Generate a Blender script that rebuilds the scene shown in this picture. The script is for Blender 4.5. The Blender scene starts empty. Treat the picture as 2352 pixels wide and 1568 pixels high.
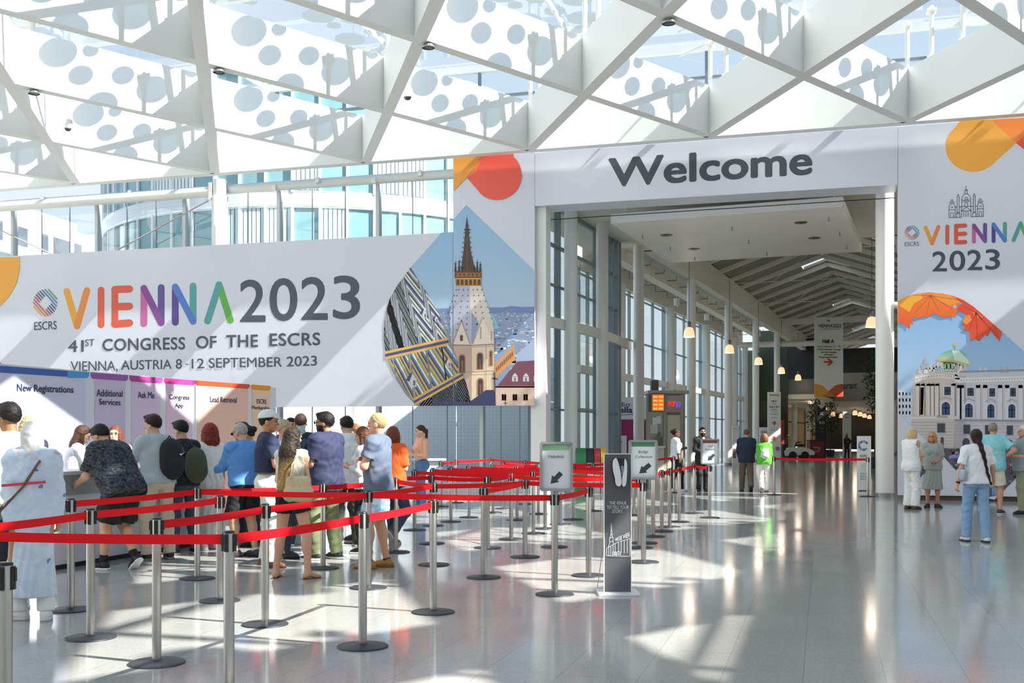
import bpy, bmesh, math, random
import numpy as np
from mathutils import Vector, Matrix
from mathutils.geometry import tessellate_polygon
SC = bpy.context.scene
COL = SC.collection
random.seed(7)
# ---------------------------------------------------------------- camera
F = 2507.0            # focal length in pixels of the 2352 px wide frame
EYE = 1.56
YAW = math.atan(712.0 / F)
SN, CS = math.sin(YAW), math.cos(YAW)
cam = bpy.data.cameras.new('camera'); cam_o = bpy.data.objects.new('camera', cam); COL.objects.link(cam_o)
cam.sensor_width = 36.0; cam.lens = F / 2352.0 * 36.0
cam.shift_y = 216.0 / 2352.0; cam.clip_end = 600; cam.clip_start = 0.05
cam_o.location = (0, 0, EYE); cam_o.rotation_euler = (math.pi / 2, 0, YAW)
SC.camera = cam_o
# ---------------------------------------------------------------- sky, sun, exposure
SUN = Vector((0.75, -0.09, 0.645)).normalized()
w = bpy.data.worlds.new('sky'); SC.world = w; w.use_nodes = True
nt = w.node_tree; bg = nt.nodes['Background']
tcw = nt.nodes.new('ShaderNodeTexCoord'); sx = nt.nodes.new('ShaderNodeSeparateXYZ'); ramp = nt.nodes.new('ShaderNodeValToRGB')
nt.links.new(tcw.outputs['Generated'], sx.inputs[0]); nt.links.new(sx.outputs[2], ramp.inputs[0]); nt.links.new(ramp.outputs[0], bg.inputs[0])
el = ramp.color_ramp.elements; el[0].position = 0.0; el[0].color = (.90, .92, .94, 1); el[1].position = .9; el[1].color = (.20, .39, .70, 1)
e_ = el.new(.12); e_.color = (.78, .87, .96, 1)
bg.inputs[1].default_value = 1.25
sl = bpy.data.lights.new('sun', 'SUN'); sl.energy = 16.5; sl.angle = math.radians(0.55); sl.color = (1.0, 0.955, 0.88)
sun_o = bpy.data.objects.new('sun', sl); COL.objects.link(sun_o)
sun_o.rotation_euler = (-SUN).to_track_quat('-Z', 'Y').to_euler(); sun_o.location = (30, -6, 30)
SC.view_settings.view_transform = 'Standard'; SC.view_settings.look = 'None'
SC.view_settings.gamma = 1.0; SC.view_settings.use_curve_mapping = False
SC.view_settings.exposure = -0.15
SC.cycles.use_denoising = True
SC.cycles.max_bounces = 8; SC.cycles.diffuse_bounces = 4; SC.cycles.glossy_bounces = 3
SC.cycles.transparent_max_bounces = 10; SC.cycles.caustics_reflective = False; SC.cycles.caustics_refractive = False
SC.cycles.sample_clamp_indirect = 8.0
# ---------------------------------------------------------------- pixel helpers (photo pixels of the 2352x1568 frame)
def cam_pt(px, zf, z=0.0):
    xr = (px - 1176.0) / F * zf
    return Vector((xr * CS - zf * SN, xr * SN + zf * CS, z))
def at_floor(px, py, z=0.0):
    return cam_pt(px, F * (EYE - z) / (py - 1000.0), z)
def at_y(px, py, Y):
    t = (px - 1176.0) / F; zf = Y / (t * SN + CS)
    return cam_pt(px, zf, EYE - (py - 1000.0) * zf / F)
def at_x(px, py, X):
    t = (px - 1176.0) / F; zf = X / (t * CS - SN)
    return cam_pt(px, zf, EYE - (py - 1000.0) * zf / F)
def at_depth(px, py, zf):
    return cam_pt(px, zf, EYE - (py - 1000.0) * zf / F)
# ---------------------------------------------------------------- materials
def lin(h):
    if isinstance(h, str):
        h = h.lstrip('#'); v = [int(h[i:i + 2], 16) / 255 for i in (0, 2, 4)]
    else: v = [c / 255 for c in h[:3]]
    return tuple(c / 12.92 if c <= .04045 else ((c + .055) / 1.055) ** 2.4 for c in v)
MATS = {}
def mat(name, col='#cccccc', rough=.5, metal=0., bump=0., bscale=60., emit=None, estr=0., spec=.5, trans=0., coat=0., vary=0., vscale=8.):
    if name in MATS: return MATS[name]
    m = bpy.data.materials.new(name); m.use_nodes = True; n = m.node_tree.nodes; L = m.node_tree.links
    b = n['Principled BSDF']; c = lin(col) + (1,)
    b.inputs['Base Color'].default_value = c; b.inputs['Roughness'].default_value = rough
    b.inputs['Metallic'].default_value = metal; b.inputs['Specular IOR Level'].default_value = spec
    b.inputs['Coat Weight'].default_value = coat
    if trans: b.inputs['Transmission Weight'].default_value = trans
    if emit: b.inputs['Emission Color'].default_value = lin(emit) + (1,); b.inputs['Emission Strength'].default_value = estr
    if vary or bump:
        tc = n.new('ShaderNodeTexCoord')
    if vary:
        no = n.new('ShaderNodeTexNoise'); no.inputs['Scale'].default_value = vscale; no.inputs['Detail'].default_value = 4
        mx = n.new('ShaderNodeMix'); mx.data_type = 'RGBA'
        mx.inputs[6].default_value = tuple(x * (1 - vary) for x in c[:3]) + (1,)
        mx.inputs[7].default_value = tuple(min(1, x * (1 + vary)) for x in c[:3]) + (1,)
        L.new(tc.outputs['Object'], no.inputs['Vector']); L.new(no.outputs[0], mx.inputs[0]); L.new(mx.outputs[2], b.inputs['Base Color'])
    if bump:
        no = n.new('ShaderNodeTexNoise'); no.inputs['Scale'].default_value = bscale; no.inputs['Detail'].default_value = 5
        bp = n.new('ShaderNodeBump'); bp.inputs['Strength'].default_value = bump; bp.inputs['Distance'].default_value = .02
        L.new(tc.outputs['Object'], no.inputs['Vector']); L.new(no.outputs[0], bp.inputs['Height']); L.new(bp.outputs[0], b.inputs['Normal'])
    MATS[name] = m; return m
def glass_mat(name, tint=(.93, .97, .97), refl=.08, haze=0., hazecol=(.8, .9, .95)):
    if name in MATS: return MATS[name]
    m = bpy.data.materials.new(name); m.use_nodes = True; n = m.node_tree.nodes; L = m.node_tree.links
    n.remove(n['Principled BSDF']); out = n['Material Output']
    tr = n.new('ShaderNodeBsdfTransparent'); tr.inputs[0].default_value = tint + (1,)
    gl = n.new('ShaderNodeBsdfGlossy'); gl.inputs['Roughness'].default_value = .02
    lw = n.new('ShaderNodeFresnel'); lw.inputs[0].default_value = 1.35
    mt = n.new('ShaderNodeMath'); mt.operation = 'MULTIPLY_ADD'; mt.inputs[1].default_value = .8; mt.inputs[2].default_value = refl * .4
    mt.use_clamp = True
    mx = n.new('ShaderNodeMixShader'); L.new(lw.outputs[0], mt.inputs[0]); L.new(mt.outputs[0], mx.inputs[0])
    src = tr
    if haze:
        df = n.new('ShaderNodeBsdfDiffuse'); df.inputs[0].default_value = hazecol + (1,)
        m2 = n.new('ShaderNodeMixShader'); m2.inputs[0].default_value = haze
        L.new(tr.outputs[0], m2.inputs[1]); L.new(df.outputs[0], m2.inputs[2]); src = m2
    L.new(src.outputs[0], mx.inputs[1]); L.new(gl.outputs[0], mx.inputs[2]); L.new(mx.outputs[0], out.inputs[0])
    MATS[name] = m; return m
def print_mat(name='printed_vinyl', rough=.45):
    if name in MATS: return MATS[name]
    m = mat(name, '#ffffff', rough); n = m.node_tree.nodes
    a = n.new('ShaderNodeAttribute'); a.attribute_name = 'Col'
    m.node_tree.links.new(a.outputs['Color'], n['Principled BSDF'].inputs['Base Color']); return m
# ---------------------------------------------------------------- mesh builder
class MB:
    def __init__(s): s.v = []; s.f = []; s.m = []; s.s = []; s.c = []; s.cc = None; s.mi = 0
    def add(s, vs, fs, smooth=False, col=None):
        o = len(s.v); s.v += [tuple(p) for p in vs]
        for f in fs:
            s.f.append([i + o for i in f]); s.m.append(s.mi); s.s.append(smooth); s.c.append(col)
        return s
    def box(s, c, d, rz=0., rx=0., bev=0.):
        x, y, z = [q / 2 for q in d]
        R = Matrix.Rotation(rz, 3, 'Z') @ Matrix.Rotation(rx, 3, 'X')
        if bev:
            b = min(bev, x * .9, y * .9, z * .9); vs = []; idx = {}
            bm = bmesh.new(); bmesh.ops.create_cube(bm, size=1)
            for q in bm.verts: q.co = Vector((q.co.x * 2 * x, q.co.y * 2 * y, q.co.z * 2 * z))
            bmesh.ops.bevel(bm, geom=bm.edges[:], offset=b, segments=2, affect='EDGES', profile=.5)
            bm.verts.index_update()
            s.add([R @ q.co + Vector(c) for q in bm.verts], [[q.index for q in f.verts] for f in bm.faces]); bm.free(); return s
        vs = [R @ Vector((a * x, b * y, e * z)) + Vector(c) for a in (-1, 1) for b in (-1, 1) for e in (-1, 1)]
        return s.add(vs, [(0, 1, 3, 2), (4, 6, 7, 5), (0, 4, 5, 1), (2, 3, 7, 6), (0, 2, 6, 4), (1, 5, 7, 3)])
    def bar(s, p, q, wd, ht, up=(0, 0, 1)):
        p, q = Vector(p), Vector(q); d = (q - p).normalized(); u = Vector(up)
        sd = d.cross(u)
        if sd.length < 1e-4: sd = d.cross(Vector((1, 0, 0)))
        sd.normalize(); u = sd.cross(d)
        vs = [b + sd * (i * wd / 2) + u * (j * ht / 2) for b in (p, q) for i, j in ((-1, -1), (1, -1), (1, 1), (-1, 1))]
        return s.add(vs, [(3, 2, 1, 0), (4, 5, 6, 7), (0, 1, 5, 4), (1, 2, 6, 5), (2, 3, 7, 6), (3, 0, 4, 7)])
    def tube(s, pts, r, n=10, caps=True, closed=False):
        pts = [Vector(p) for p in pts]; k = len(pts); rs = r if hasattr(r, '__len__') else [r] * k
        vs = []; fs = []; prev = None
        for i, p in enumerate(pts):
            if closed: d = pts[(i + 1) % k] - pts[i - 1]
            else: d = pts[min(i + 1, k - 1)] - pts[max(i - 1, 0)]
            d.normalize()
            if prev is None:
                a = Vector((0, 0, 1)) if abs(d.z) < .9 else Vector((1, 0, 0))
                u = d.cross(a).normalized()
            else:
                u = (prev - d * prev.dot(d)).normalized()
            prev = u; v = d.cross(u)
            for j in range(n):
                t = 2 * math.pi * j / n; vs.append(p + (u * math.cos(t) + v * math.sin(t)) * rs[i])
        for i in range(k if closed else k - 1):
            for j in range(n):
                a = i * n + j; b = i * n + (j + 1) % n; c = ((i + 1) % k) * n + (j + 1) % n; e = ((i + 1) % k) * n + j
                fs.append((a, b, c, e))
        s.add(vs, fs, True)
        if caps and not closed: s.add(vs[:n], [tuple(range(n))[::-1]]); s.add(vs[-n:], [tuple(range(n))])
        return s
    def lathe(s, prof, n=24, c=(0, 0, 0), sx=1., sy=1., smooth=True, cap=True):
        vs = []; fs = []; C = Vector(c)
        for r, z in prof:
            for j in range(n):
                t = 2 * math.pi * j / n; vs.append(C + Vector((r * sx * math.cos(t), r * sy * math.sin(t), z)))
        for i in range(len(prof) - 1):
            for j in range(n):
                fs.append((i * n + j, i * n + (j + 1) % n, (i + 1) * n + (j + 1) % n, (i + 1) * n + j))
        s.add(vs, fs, smooth)
        if cap:
            if prof[0][0] > 1e-5: s.add(vs[:n], [tuple(range(n))[::-1]])
            if prof[-1][0] > 1e-5: s.add(vs[-n:], [tuple(range(n))])
        return s
    def ball(s, c, r, n=14, m=9):
        r = r if hasattr(r, '__len__') else (r, r, r)
        pr = [(math.sin(math.pi * i / m), -math.cos(math.pi * i / m)) for i in range(m + 1)]
        vs = []; fs = []
        for a, z in pr:
            for j in range(n):
                t = 2 * math.pi * j / n; vs.append((c[0] + a * r[0] * math.cos(t), c[1] + a * r[1] * math.sin(t), c[2] + z * r[2]))
        for i in range(m):
            for j in range(n): fs.append((i * n + j, i * n + (j + 1) % n, (i + 1) * n + (j + 1) % n, (i + 1) * n + j))
        return s.add(vs, fs, True)
    def prism(s, poly, fn, t):
        """poly: 2-D outline, fn maps (a, b, depth) to 3-D, extruded by t"""
        k = len(poly); vs = [fn(a, b, 0) for a, b in poly] + [fn(a, b, t) for a, b in poly]
        tri = tessellate_polygon([[Vector((a, b, 0)) for a, b in poly]])
        fs = [tuple(q) for q in tri] + [tuple(i + k for i in q)[::-1] for q in tri]
        fs += [(i, (i + 1) % k, (i + 1) % k + k, i + k) for i in range(k)]
        return s.add(vs, fs)
    def build(s, name, m, parent=None, loc=None, rz=0.):
        me = bpy.data.meshes.new(name); me.from_pydata(s.v, [], s.f)
        ms = m if isinstance(m, (list, tuple)) else [m]
        for q in ms: me.materials.append(q)
        me.polygons.foreach_set('material_index', s.m); me.polygons.foreach_set('use_smooth', s.s)
        if any(c is not None for c in s.c):
            at = me.color_attributes.new('Col', 'FLOAT_COLOR', 'CORNER'); k = 0
            buf = np.ones((len(me.loops), 4), np.float32)
            for p, c in zip(s.f, s.c):
                if c is not None:
                    cc = np.array(c, np.float32)
                    if cc.ndim == 1: buf[k:k + len(p), :3] = cc
                    else: buf[k:k + len(p), :3] = cc
                k += len(p)
            at.data.foreach_set('color', buf.ravel())
        me.validate(); me.update()
        bm = bmesh.new(); bm.from_mesh(me)
        if not any(c is not None for c in s.c): bmesh.ops.recalc_face_normals(bm, faces=bm.faces[:])
        bm.to_mesh(me); bm.free()
        return link(name, me, parent, loc, rz)
def link(name, me, parent=None, loc=None, rz=0.):
    o = bpy.data.objects.new(name, me); COL.objects.link(o)
    if parent: o.parent = parent
    if loc is not None: o.location = loc
    if rz: o.rotation_euler = (0, 0, rz)
    return o
def tag(o, label=None, cat=None, group=None, kind=None):
    if label: o['label'] = label
    if cat: o['category'] = cat
    if group: o['group'] = group
    if kind: o['kind'] = kind
    return o
def thing(name, label, cat, loc=(0, 0, 0), rz=0., group=None):
    o = bpy.data.objects.new(name, None); COL.objects.link(o); o.empty_display_size = .2
    o.location = loc; o.rotation_euler = (0, 0, rz); return tag(o, label, cat, group)
def struct(o): o['kind'] = 'structure'; return o
def dup(root, loc=None, rz=None, label=None, group=None):
    def cp(o, par):
        c = o.copy(); COL.objects.link(c)
        if par: c.parent = par
        for ch in list(o.children): cp(ch, c)
        return c
    r = cp(root, None)
    if loc is not None: r.location = loc
    if rz is not None: r.rotation_euler = (0, 0, rz)
    if label: r['label'] = label
    if group: r['group'] = group
    return r
# ---------------------------------------------------------------- flat printed artwork on a plane
def text_mesh(txt, bold=0., space=1.):
    cu = bpy.data.curves.new('lettering', 'FONT'); cu.body = txt; cu.offset = bold; cu.space_character = space; cu.resolution_u = 5
    cu.align_x = 'LEFT'; o = bpy.data.objects.new('lettering', cu); COL.objects.link(o)
    bpy.context.view_layer.update()
    dg = bpy.context.evaluated_depsgraph_get(); me = o.evaluated_get(dg).to_mesh()
    vs = [(v.co.x, v.co.y) for v in me.vertices]; fs = [list(p.vertices) for p in me.polygons]
    o.evaluated_get(dg).to_mesh_clear(); bpy.data.objects.remove(o); bpy.data.curves.remove(cu)
    return vs, fs
def clip_convex(poly, clip):
    def area(p): return sum(p[i - 1][0] * p[i][1] - p[i][0] * p[i - 1][1] for i in range(len(p)))
    if area(clip) < 0: clip = clip[::-1]
    out = list(poly)
    for i in range(len(clip)):
        a, b = clip[i - 1], clip[i]; inp = out; out = []
        if not inp: break
        def side(p): return (b[0] - a[0]) * (p[1] - a[1]) - (b[1] - a[1]) * (p[0] - a[0])
        for j in range(len(inp)):
            p, q = inp[j - 1], inp[j]; sp, sq = side(p), side(q)
            if (sp >= 0) != (sq >= 0):
                t = sp / (sp - sq); out.append((p[0] + (q[0] - p[0]) * t, p[1] + (q[1] - p[1]) * t))
            if sq >= 0: out.append(q)
    return out
class Art(MB):
    """collects flat coloured shapes; fn maps (a, b, lift) to the plane; each call sits a hair above the last layer"""
    def __init__(s, fn, step=.0006): super().__init__(); s.fn = fn; s.step = step; s.l = 1; s.clip = None
    def lay(s): s.l += 1; return s
    def poly(s, pts, col, col2=None):
        if s.clip: pts = clip_convex(pts, s.clip)
        if len(pts) < 3: return s
        c = lin(col); tri = tessellate_polygon([[Vector((a, b, 0)) for a, b in pts]])
        if col2:
            c2 = lin(col2); ys = [p[1] for p in pts]; y0, y1 = min(ys), max(ys)
            g = lambda p: tuple(c[k] + (c2[k] - c[k]) * (p[1] - y0) / (y1 - y0 + 1e-9) for k in range(3))
        o = len(s.v); s.v += [tuple(s.fn(a, b, s.l * s.step)) for a, b in pts]
        for t in tri:
            s.f.append([i + o for i in t]); s.m.append(s.mi); s.s.append(False)
            s.c.append([g(pts[i]) for i in t] if col2 else c)
        return s
    def rect(s, a0, b0, a1, b1, col): return s.poly([(a0, b0), (a1, b0), (a1, b1), (a0, b1)], col)
    def stroke(s, pts, wd, col, cap=True, n=8):
        for i in range(len(pts) - 1):
            (x0, y0), (x1, y1) = pts[i], pts[i + 1]; d = math.hypot(x1 - x0, y1 - y0) + 1e-9
            t = math.atan2(y1 - y0, x1 - x0); r = wd / 2; out = []
            if cap:
                for j in range(n + 1): a = t - math.pi / 2 + math.pi * j / n; out.append((x1 + r * math.cos(a), y1 + r * math.sin(a)))
                for j in range(n + 1): a = t + math.pi / 2 + math.pi * j / n; out.append((x0 + r * math.cos(a), y0 + r * math.sin(a)))
            else:
                nx, ny = -math.sin(t) * r, math.cos(t) * r
                out = [(x0 - nx, y0 - ny), (x1 - nx, y1 - ny), (x1 + nx, y1 + ny), (x0 + nx, y0 + ny)]
            s.poly(out, col)
        return s
    def disc(s, cx, cy, rx, col, ry=None, n=28, a0=0, a1=360):
        ry = ry or rx
        pts = [(cx + rx * math.cos(math.radians(a0 + (a1 - a0) * i / n)), cy + ry * math.sin(math.radians(a0 + (a1 - a0) * i / n))) for i in range(n + (a1 - a0 < 360))]
        return s.poly(pts, col)
    def text(s, txt, quad, col, bold=.012, space=1.):
        """quad: bottom-left, bottom-right, top-right, top-left of the ink box, in the plane's coordinates"""
        vs, fs = text_mesh(txt, 0., space)
        if not vs: return s
        xs = [p[0] for p in vs]; ys = [p[1] for p in vs]; x0, x1, y0, y1 = min(xs) - bold, max(xs) + bold, min(ys) - bold, max(ys) + bold
        bl, br, tr, tl = [Vector(q) for q in quad]; c = lin(col)
        offs = [(0, 0)] if bold < .004 else [(bold * math.cos(k * math.pi / 3), bold * math.sin(k * math.pi / 3)) for k in range(6)]
        for ox, oy in offs:
            o = len(s.v)
            for x, y in vs:
                u = (x + ox - x0) / (x1 - x0 + 1e-9); v = (y + oy - y0) / (y1 - y0 + 1e-9)
                p = (bl * (1 - u) + br * u) * (1 - v) + (tl * (1 - u) + tr * u) * v
                s.v.append(tuple(s.fn(p[0], p[1], s.l * s.step)))
            for f in fs: s.f.append([i + o for i in f]); s.m.append(s.mi); s.s.append(False); s.c.append(c)
            s.l += .1
        s.l += .4
        return s
def box_quad(x0, y0, x1, y1): return [(x0, y1), (x1, y1), (x1, y0), (x0, y0)]   # photo pixels: y grows downward
PRINT = print_mat()
WHITE = mat('white_paint', '#e9e8e4', .5)
# ================================================================ the hall's shell
def floor_mat():
    m = bpy.data.materials.new('terrazzo'); m.use_nodes = True; n = m.node_tree.nodes; L = m.node_tree.links; b = n['Principled BSDF']
    tc = n.new('ShaderNodeTexCoord'); mp = n.new('ShaderNodeMapping'); mp.inputs['Location'].default_value = (.117, .2, 0)
    L.new(tc.outputs['Object'], mp.inputs[0])
    br = n.new('ShaderNodeTexBrick'); br.offset = 0.; br.inputs['Scale'].default_value = 1.
    br.inputs['Brick Width'].default_value = .5095; br.inputs['Row Height'].default_value = 1.019; br.inputs['Mortar Size'].default_value = .0016
    br.inputs['Mortar Smooth'].default_value = .2; br.inputs['Bias'].default_value = 0
    br.inputs['Color1'].default_value = lin('#b1b0ab') + (1,); br.inputs['Color2'].default_value = lin('#b6b5b0') + (1,); br.inputs['Mortar'].default_value = lin('#82817d') + (1,)
    L.new(mp.outputs[0], br.inputs[0])
    v = n.new('ShaderNodeTexVoronoi'); v.inputs['Scale'].default_value = 120; L.new(tc.outputs['Object'], v.inputs['Vector'])
    cr = n.new('ShaderNodeValToRGB'); e = cr.color_ramp.elements; e[0].position = .1; e[0].color = (.84, .84, .82, 1); e[1].position = .75; e[1].color = (1.05, 1.05, 1.05, 1)
    L.new(v.outputs['Color'], cr.inputs[0])
    no = n.new('ShaderNodeTexNoise'); no.inputs['Scale'].default_value = 1.3; no.inputs['Detail'].default_value = 3; L.new(tc.outputs['Object'], no.inputs['Vector'])
    c2 = n.new('ShaderNodeValToRGB'); c2.color_ramp.elements[0].color = (.93, .93, .93, 1); c2.color_ramp.elements[1].color = (1.05, 1.05, 1.05, 1); L.new(no.outputs[0], c2.inputs[0])
    def mul(a, bb):
        x = n.new('ShaderNodeMix'); x.data_type = 'RGBA'; x.blend_type = 'MULTIPLY'; x.inputs[0].default_value = 1; L.new(a, x.inputs[6]); L.new(bb, x.inputs[7]); return x.outputs[2]
    L.new(mul(mul(br.outputs['Color'], cr.outputs[0]), c2.outputs[0]), b.inputs['Base Color'])
    rr = n.new('ShaderNodeMapRange'); rr.inputs[3].default_value = .07; rr.inputs[4].default_value = .15; L.new(no.outputs[0], rr.inputs[0]); L.new(rr.outputs[0], b.inputs['Roughness'])
    b.inputs['Specular IOR Level'].default_value = .5
    bp = n.new('ShaderNodeBump'); bp.inputs['Strength'].default_value = .012; bp.inputs['Distance'].default_value = .01
    n3 = n.new('ShaderNodeTexNoise'); n3.inputs['Scale'].default_value = 2.2; L.new(tc.outputs['Object'], n3.inputs['Vector']); L.new(n3.outputs[0], bp.inputs['Height']); L.new(bp.outputs[0], b.inputs['Normal'])
    return m
mb = MB(); mb.box((-8, 45, -.1), (64, 134, .2)); struct(mb.build('floor', floor_mat()))
mb = MB(); mb.box((-20, 150, -.35), (700, 500, .2)); struct(mb.build('ground_outside', mat('asphalt', '#8f8f8c', .9)))
WALL = mat('wall_white', '#e8e8e6', .55)
XR, XL, YB, YF = 12.6, -31.5, -9.5, 28.0
mb = MB(); mb.box((XR + .15, (YB + 29) / 2, 5.7), (.3, 29 - YB, 11.4)); struct(mb.build('wall_right', WALL))
mb = MB(); mb.box((XL - .15, (YB + 29) / 2, 5.0), (.3, 29 - YB, 10.)); struct(mb.build('wall_left', WALL))
mb = MB(); mb.box(((XR + XL) / 2, YB - .15, 4.6), (XR - XL, .3, 9.2)); struct(mb.build('wall_back', WALL))
mb = MB(); mb.box(((XR + 1.95) / 2, 28.5, 4.5), (XR - 1.95, .3, 9.0)); struct(mb.build('wall_front', WALL))
# ---- diagrid ceiling: two families of deep white beams, posts, glass roof with printed dots
BEAM = mat('beam_white', '#eeeeea', .6)
ceil = thing('ceiling', None, None); struct(ceil)
PX_, PY_, NX0, NY0 = 4.63, 4.08, 1.95, 27.5
ZB, ZT, ZG = 9.0, 10.2, 11.4
def node(k, r): return Vector((NX0 - PX_ * k - PX_ / 2 * r, NY0 - PY_ * r, 0))
def lat_line(x0, sgn):
    ts = []
    for t in np.linspace(0, 9, 721):
        x = x0 + sgn * PX_ / 2 * t
        if XL < x < XR: ts.append(t)
    if len(ts) < 5: return
    P = lambda t: Vector((x0 + sgn * PX_ / 2 * t, NY0 - PY_ * t, (ZB + ZT) / 2))
    m = MB(); dz = .003 if sgn > 0 else 0.; m.bar(P(ts[0]) - Vector((0, 0, dz)), P(ts[-1]) - Vector((0, 0, dz)), .26, ZT - ZB); m.build('lattice_beam', BEAM, ceil)
for k in range(-14, 16):
    x = NX0 - PX_ * k
    lat_line(x, -1); lat_line(x, 1)
mb = MB(); mb.box(((XR + XL) / 2, 27.62, 9.6), (XR - XL, .3, 1.2)); mb.build('edge_beam', BEAM, ceil)
post0 = None
for r in range(0, 9):
    for k in range(-3, 8):
        for fx, fr in ((0, 0), (1, .2), (1, .44)):
            p = node(k, 0); x = p.x - PX_ / 2 * (r + fr) - (PX_ * 0 if fx == 0 else 0); y = NY0 - PY_ * (r + fr)
            if fx: x = p.x + PX_ / 2 * (r + fr)
            if not (XL + .3 < x < XR - .3) or y < 3: continue
            if post0 is None:
                mb = MB(); mb.tube([(0, 0, ZT - .05), (0, 0, ZG)], .055, 10); mb.box((0, 0, ZT + .02), (.2, .2, .04)); mb.box((0, 0, ZG - .12), (.22, .3, .06))
                post0 = mb.build('roof_post', WHITE, ceil, (x, y, 0))
            else:
                c = post0.copy(); COL.objects.link(c); c.location = (x, y, 0)
rb = mat('roof_steel', '#dcdfdf', .45)
YS = [28.25 - 2.04 * i for i in range(19)]; YS = YS[:1] + YS[1::2]
for y in YS:
    mb = MB(); mb.box(((XR + XL) / 2, y, ZG + .1), (XR - XL, .14, .2)); mb.build('roof_purlin', rb, ceil)
x = XR - .1
XS = []
while x > XL: XS.append(x); x -= 4.63
for x in XS:
    mb = MB(); mb.box((x, (28.25 + YB) / 2, ZG + .08), (.05, 28.25 - YB, .16)); mb.build('roof_rafter', rb, ceil)
for k in range(1, 3):           # diagonal tension rods under the glass
    for j in range(0, 5):
        y0 = 26.2 - 4.08 * j; x0 = 8 - 9.26 * (k - 1) + (j % 2) * 2
        mb = MB(); mb.tube([(x0, y0, ZG - .08), (x0 - 2.3, y0 + 2.04, ZG - .08)], .025, 8); mb.build('roof_brace', rb, ceil)
GLASS = glass_mat('roof_glass', (.90, .94, .95), .12)
mb = MB(); mb.add([(XL, YB, ZG + .24), (XR, YB, ZG + .24), (XR, 28.3, ZG + .24), (XL, 28.3, ZG + .24)], [(0, 1, 2, 3)]); mb.build('glass_pane', GLASS, ceil)
def frit_mat():
    m = bpy.data.materials.new('frit_blue'); m.use_nodes = True; n = m.node_tree.nodes; L = m.node_tree.links
    n.remove(n['Principled BSDF']); out = n['Material Output']
    t = n.new('ShaderNodeBsdfTransparent'); t.inputs[0].default_value = (.06, .12, .20, 1)
    d = n.new('ShaderNodeBsdfTranslucent'); d.inputs[0].default_value = (.27, .30, .29, 1)
    x = n.new('ShaderNodeMixShader'); x.inputs[0].default_value = .72; L.new(t.outputs[0], x.inputs[1]); L.new(d.outputs[0], x.inputs[2]); L.new(x.outputs[0], out.inputs[0]); return m
# the printed dots of one roof bay, repeated with the lattice
def dots():
    n1, n2 = node(3, 3), node(2, 2)      # bay of a lit beam seen in the photo
    n1 = at_floor(469, 148, 9.0); n2 = at_floor(885, 257, 9.0)
    d = (n2 - n1).normalized(); nn = Vector((d.y, -d.x, 0)); C = Vector((0, 0, EYE)); out = []
    for px, py, r in ((559, 84, 39), (628, 80, 17), (607, 140, 26), (697, 141, 24), (760, 176, 35), (722, 62, 36), (844, 133, 16), (796, 112, 18), (652, 212, 34)):
        q = at_depth(px, py, 1.0) - C; t = (n1 - C).dot(nn) / q.dot(nn); P = C + q * t
        zf = t; rm = r * zf / F; P = P + SUN * ((ZG + .24 - P.z) / SUN.z)
        out.append((P.x, P.y, rm * 1.12))
    return out
mb = MB(); seen = []
for i in range(-9, 10):
    for j in range(-9, 10):
        for x, y, r in dots():
            X = x + PX_ * i + PX_ / 2 * (j % 2); Y = y + PY_ * j
            if XL + .5 < X < XR - .4 and 0 < Y < 27.9 and all((X - a) ** 2 + (Y - b) ** 2 > (.9 * (r + c)) ** 2 for a, b, c in seen):
                seen.append((X, Y, r)); nseg = 28
                mb.add([(X + r * math.cos(2 * math.pi * q / nseg), Y + r * math.sin(2 * math.pi * q / nseg), ZG + .22) for q in range(nseg)], [tuple(range(nseg))])
mb.build('printed_dots', frit_mat(), ceil)
# clerestory between the edge beam and the roof
ALU = mat('aluminium', '#aab3b8', .4, .3); ALUD = mat('aluminium_dark', '#7d878d', .4, .3)
PANE = glass_mat('facade_glass', (.84, .92, .93), .10)
n_w = 0
xs = [XR - .2 - 3.05 * i for i in range(15)]
cl = thing('window_1', None, None); struct(cl)
mb = MB(); mb.box(((XR + XL) / 2, 28.3, 10.74), (XR - XL, .08, .07)); mb.build('window_transom', ALUD, cl)
for x in xs:
    mb = MB(); mb.box((x, 28.3, 10.65), (.07, .1, 1.5)); mb.build('window_mullion', ALUD, cl)
def vpane(p, q, z0, z1, nm, par, m=None):
    b = MB(); b.add([(p[0], p[1], z0), (q[0], q[1], z0), (q[0], q[1], z1), (p[0], p[1], z1)], [(0, 1, 2, 3)]); return b.build(nm, m or PANE, par)
vpane((XL, 28.3), (XR, 28.3), 9.9, 11.4, 'window_glass', cl)
# ---- glass facade behind the banner: one window per bay
fx = [at_y(p, 600, 28.9).x for p in (33, 226, 427, 643, 870, 1108)]
st = fx[1] - fx[0]; fx = [fx[0] - st * 2, fx[0] - st] + fx + [-7.45]
MUL = mat('mullion_paint', '#c9ced0', .4, .1)
for i in range(len(fx) - 1):
    a, b = fx[i], fx[i + 1]
    wdw = thing('window_%d' % (i + 2), None, None); struct(wdw)
    mb = MB(); mb.box((a, 28.9, 4.45), (.10, .22, 8.9)); mb.build('window_mullion', MUL, wdw)
    mb = MB(); mb.box(((a + b) / 2, 28.9, .12), (b - a, .14, .24)); mb.build('window_sill', MUL, wdw)
    vpane((a + .05, 28.9), (b - .05, 28.9), .24, 8.85, 'window_glass', wdw)
    if i >= 2:
        for q in (1, 2):
            xq = a + (b - a) * q / 3
            mb = MB(); mb.box((xq, 28.9, 4.5), (.02, .03, 8.7)); mb.build('glazing_joint', ALUD, wdw)
mb = MB(); mb.tube([(XL, 28.7, 8.82), (-7.5, 28.7, 8.82)], .14, 12); struct(mb.build('trim_rail', WHITE))
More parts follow.
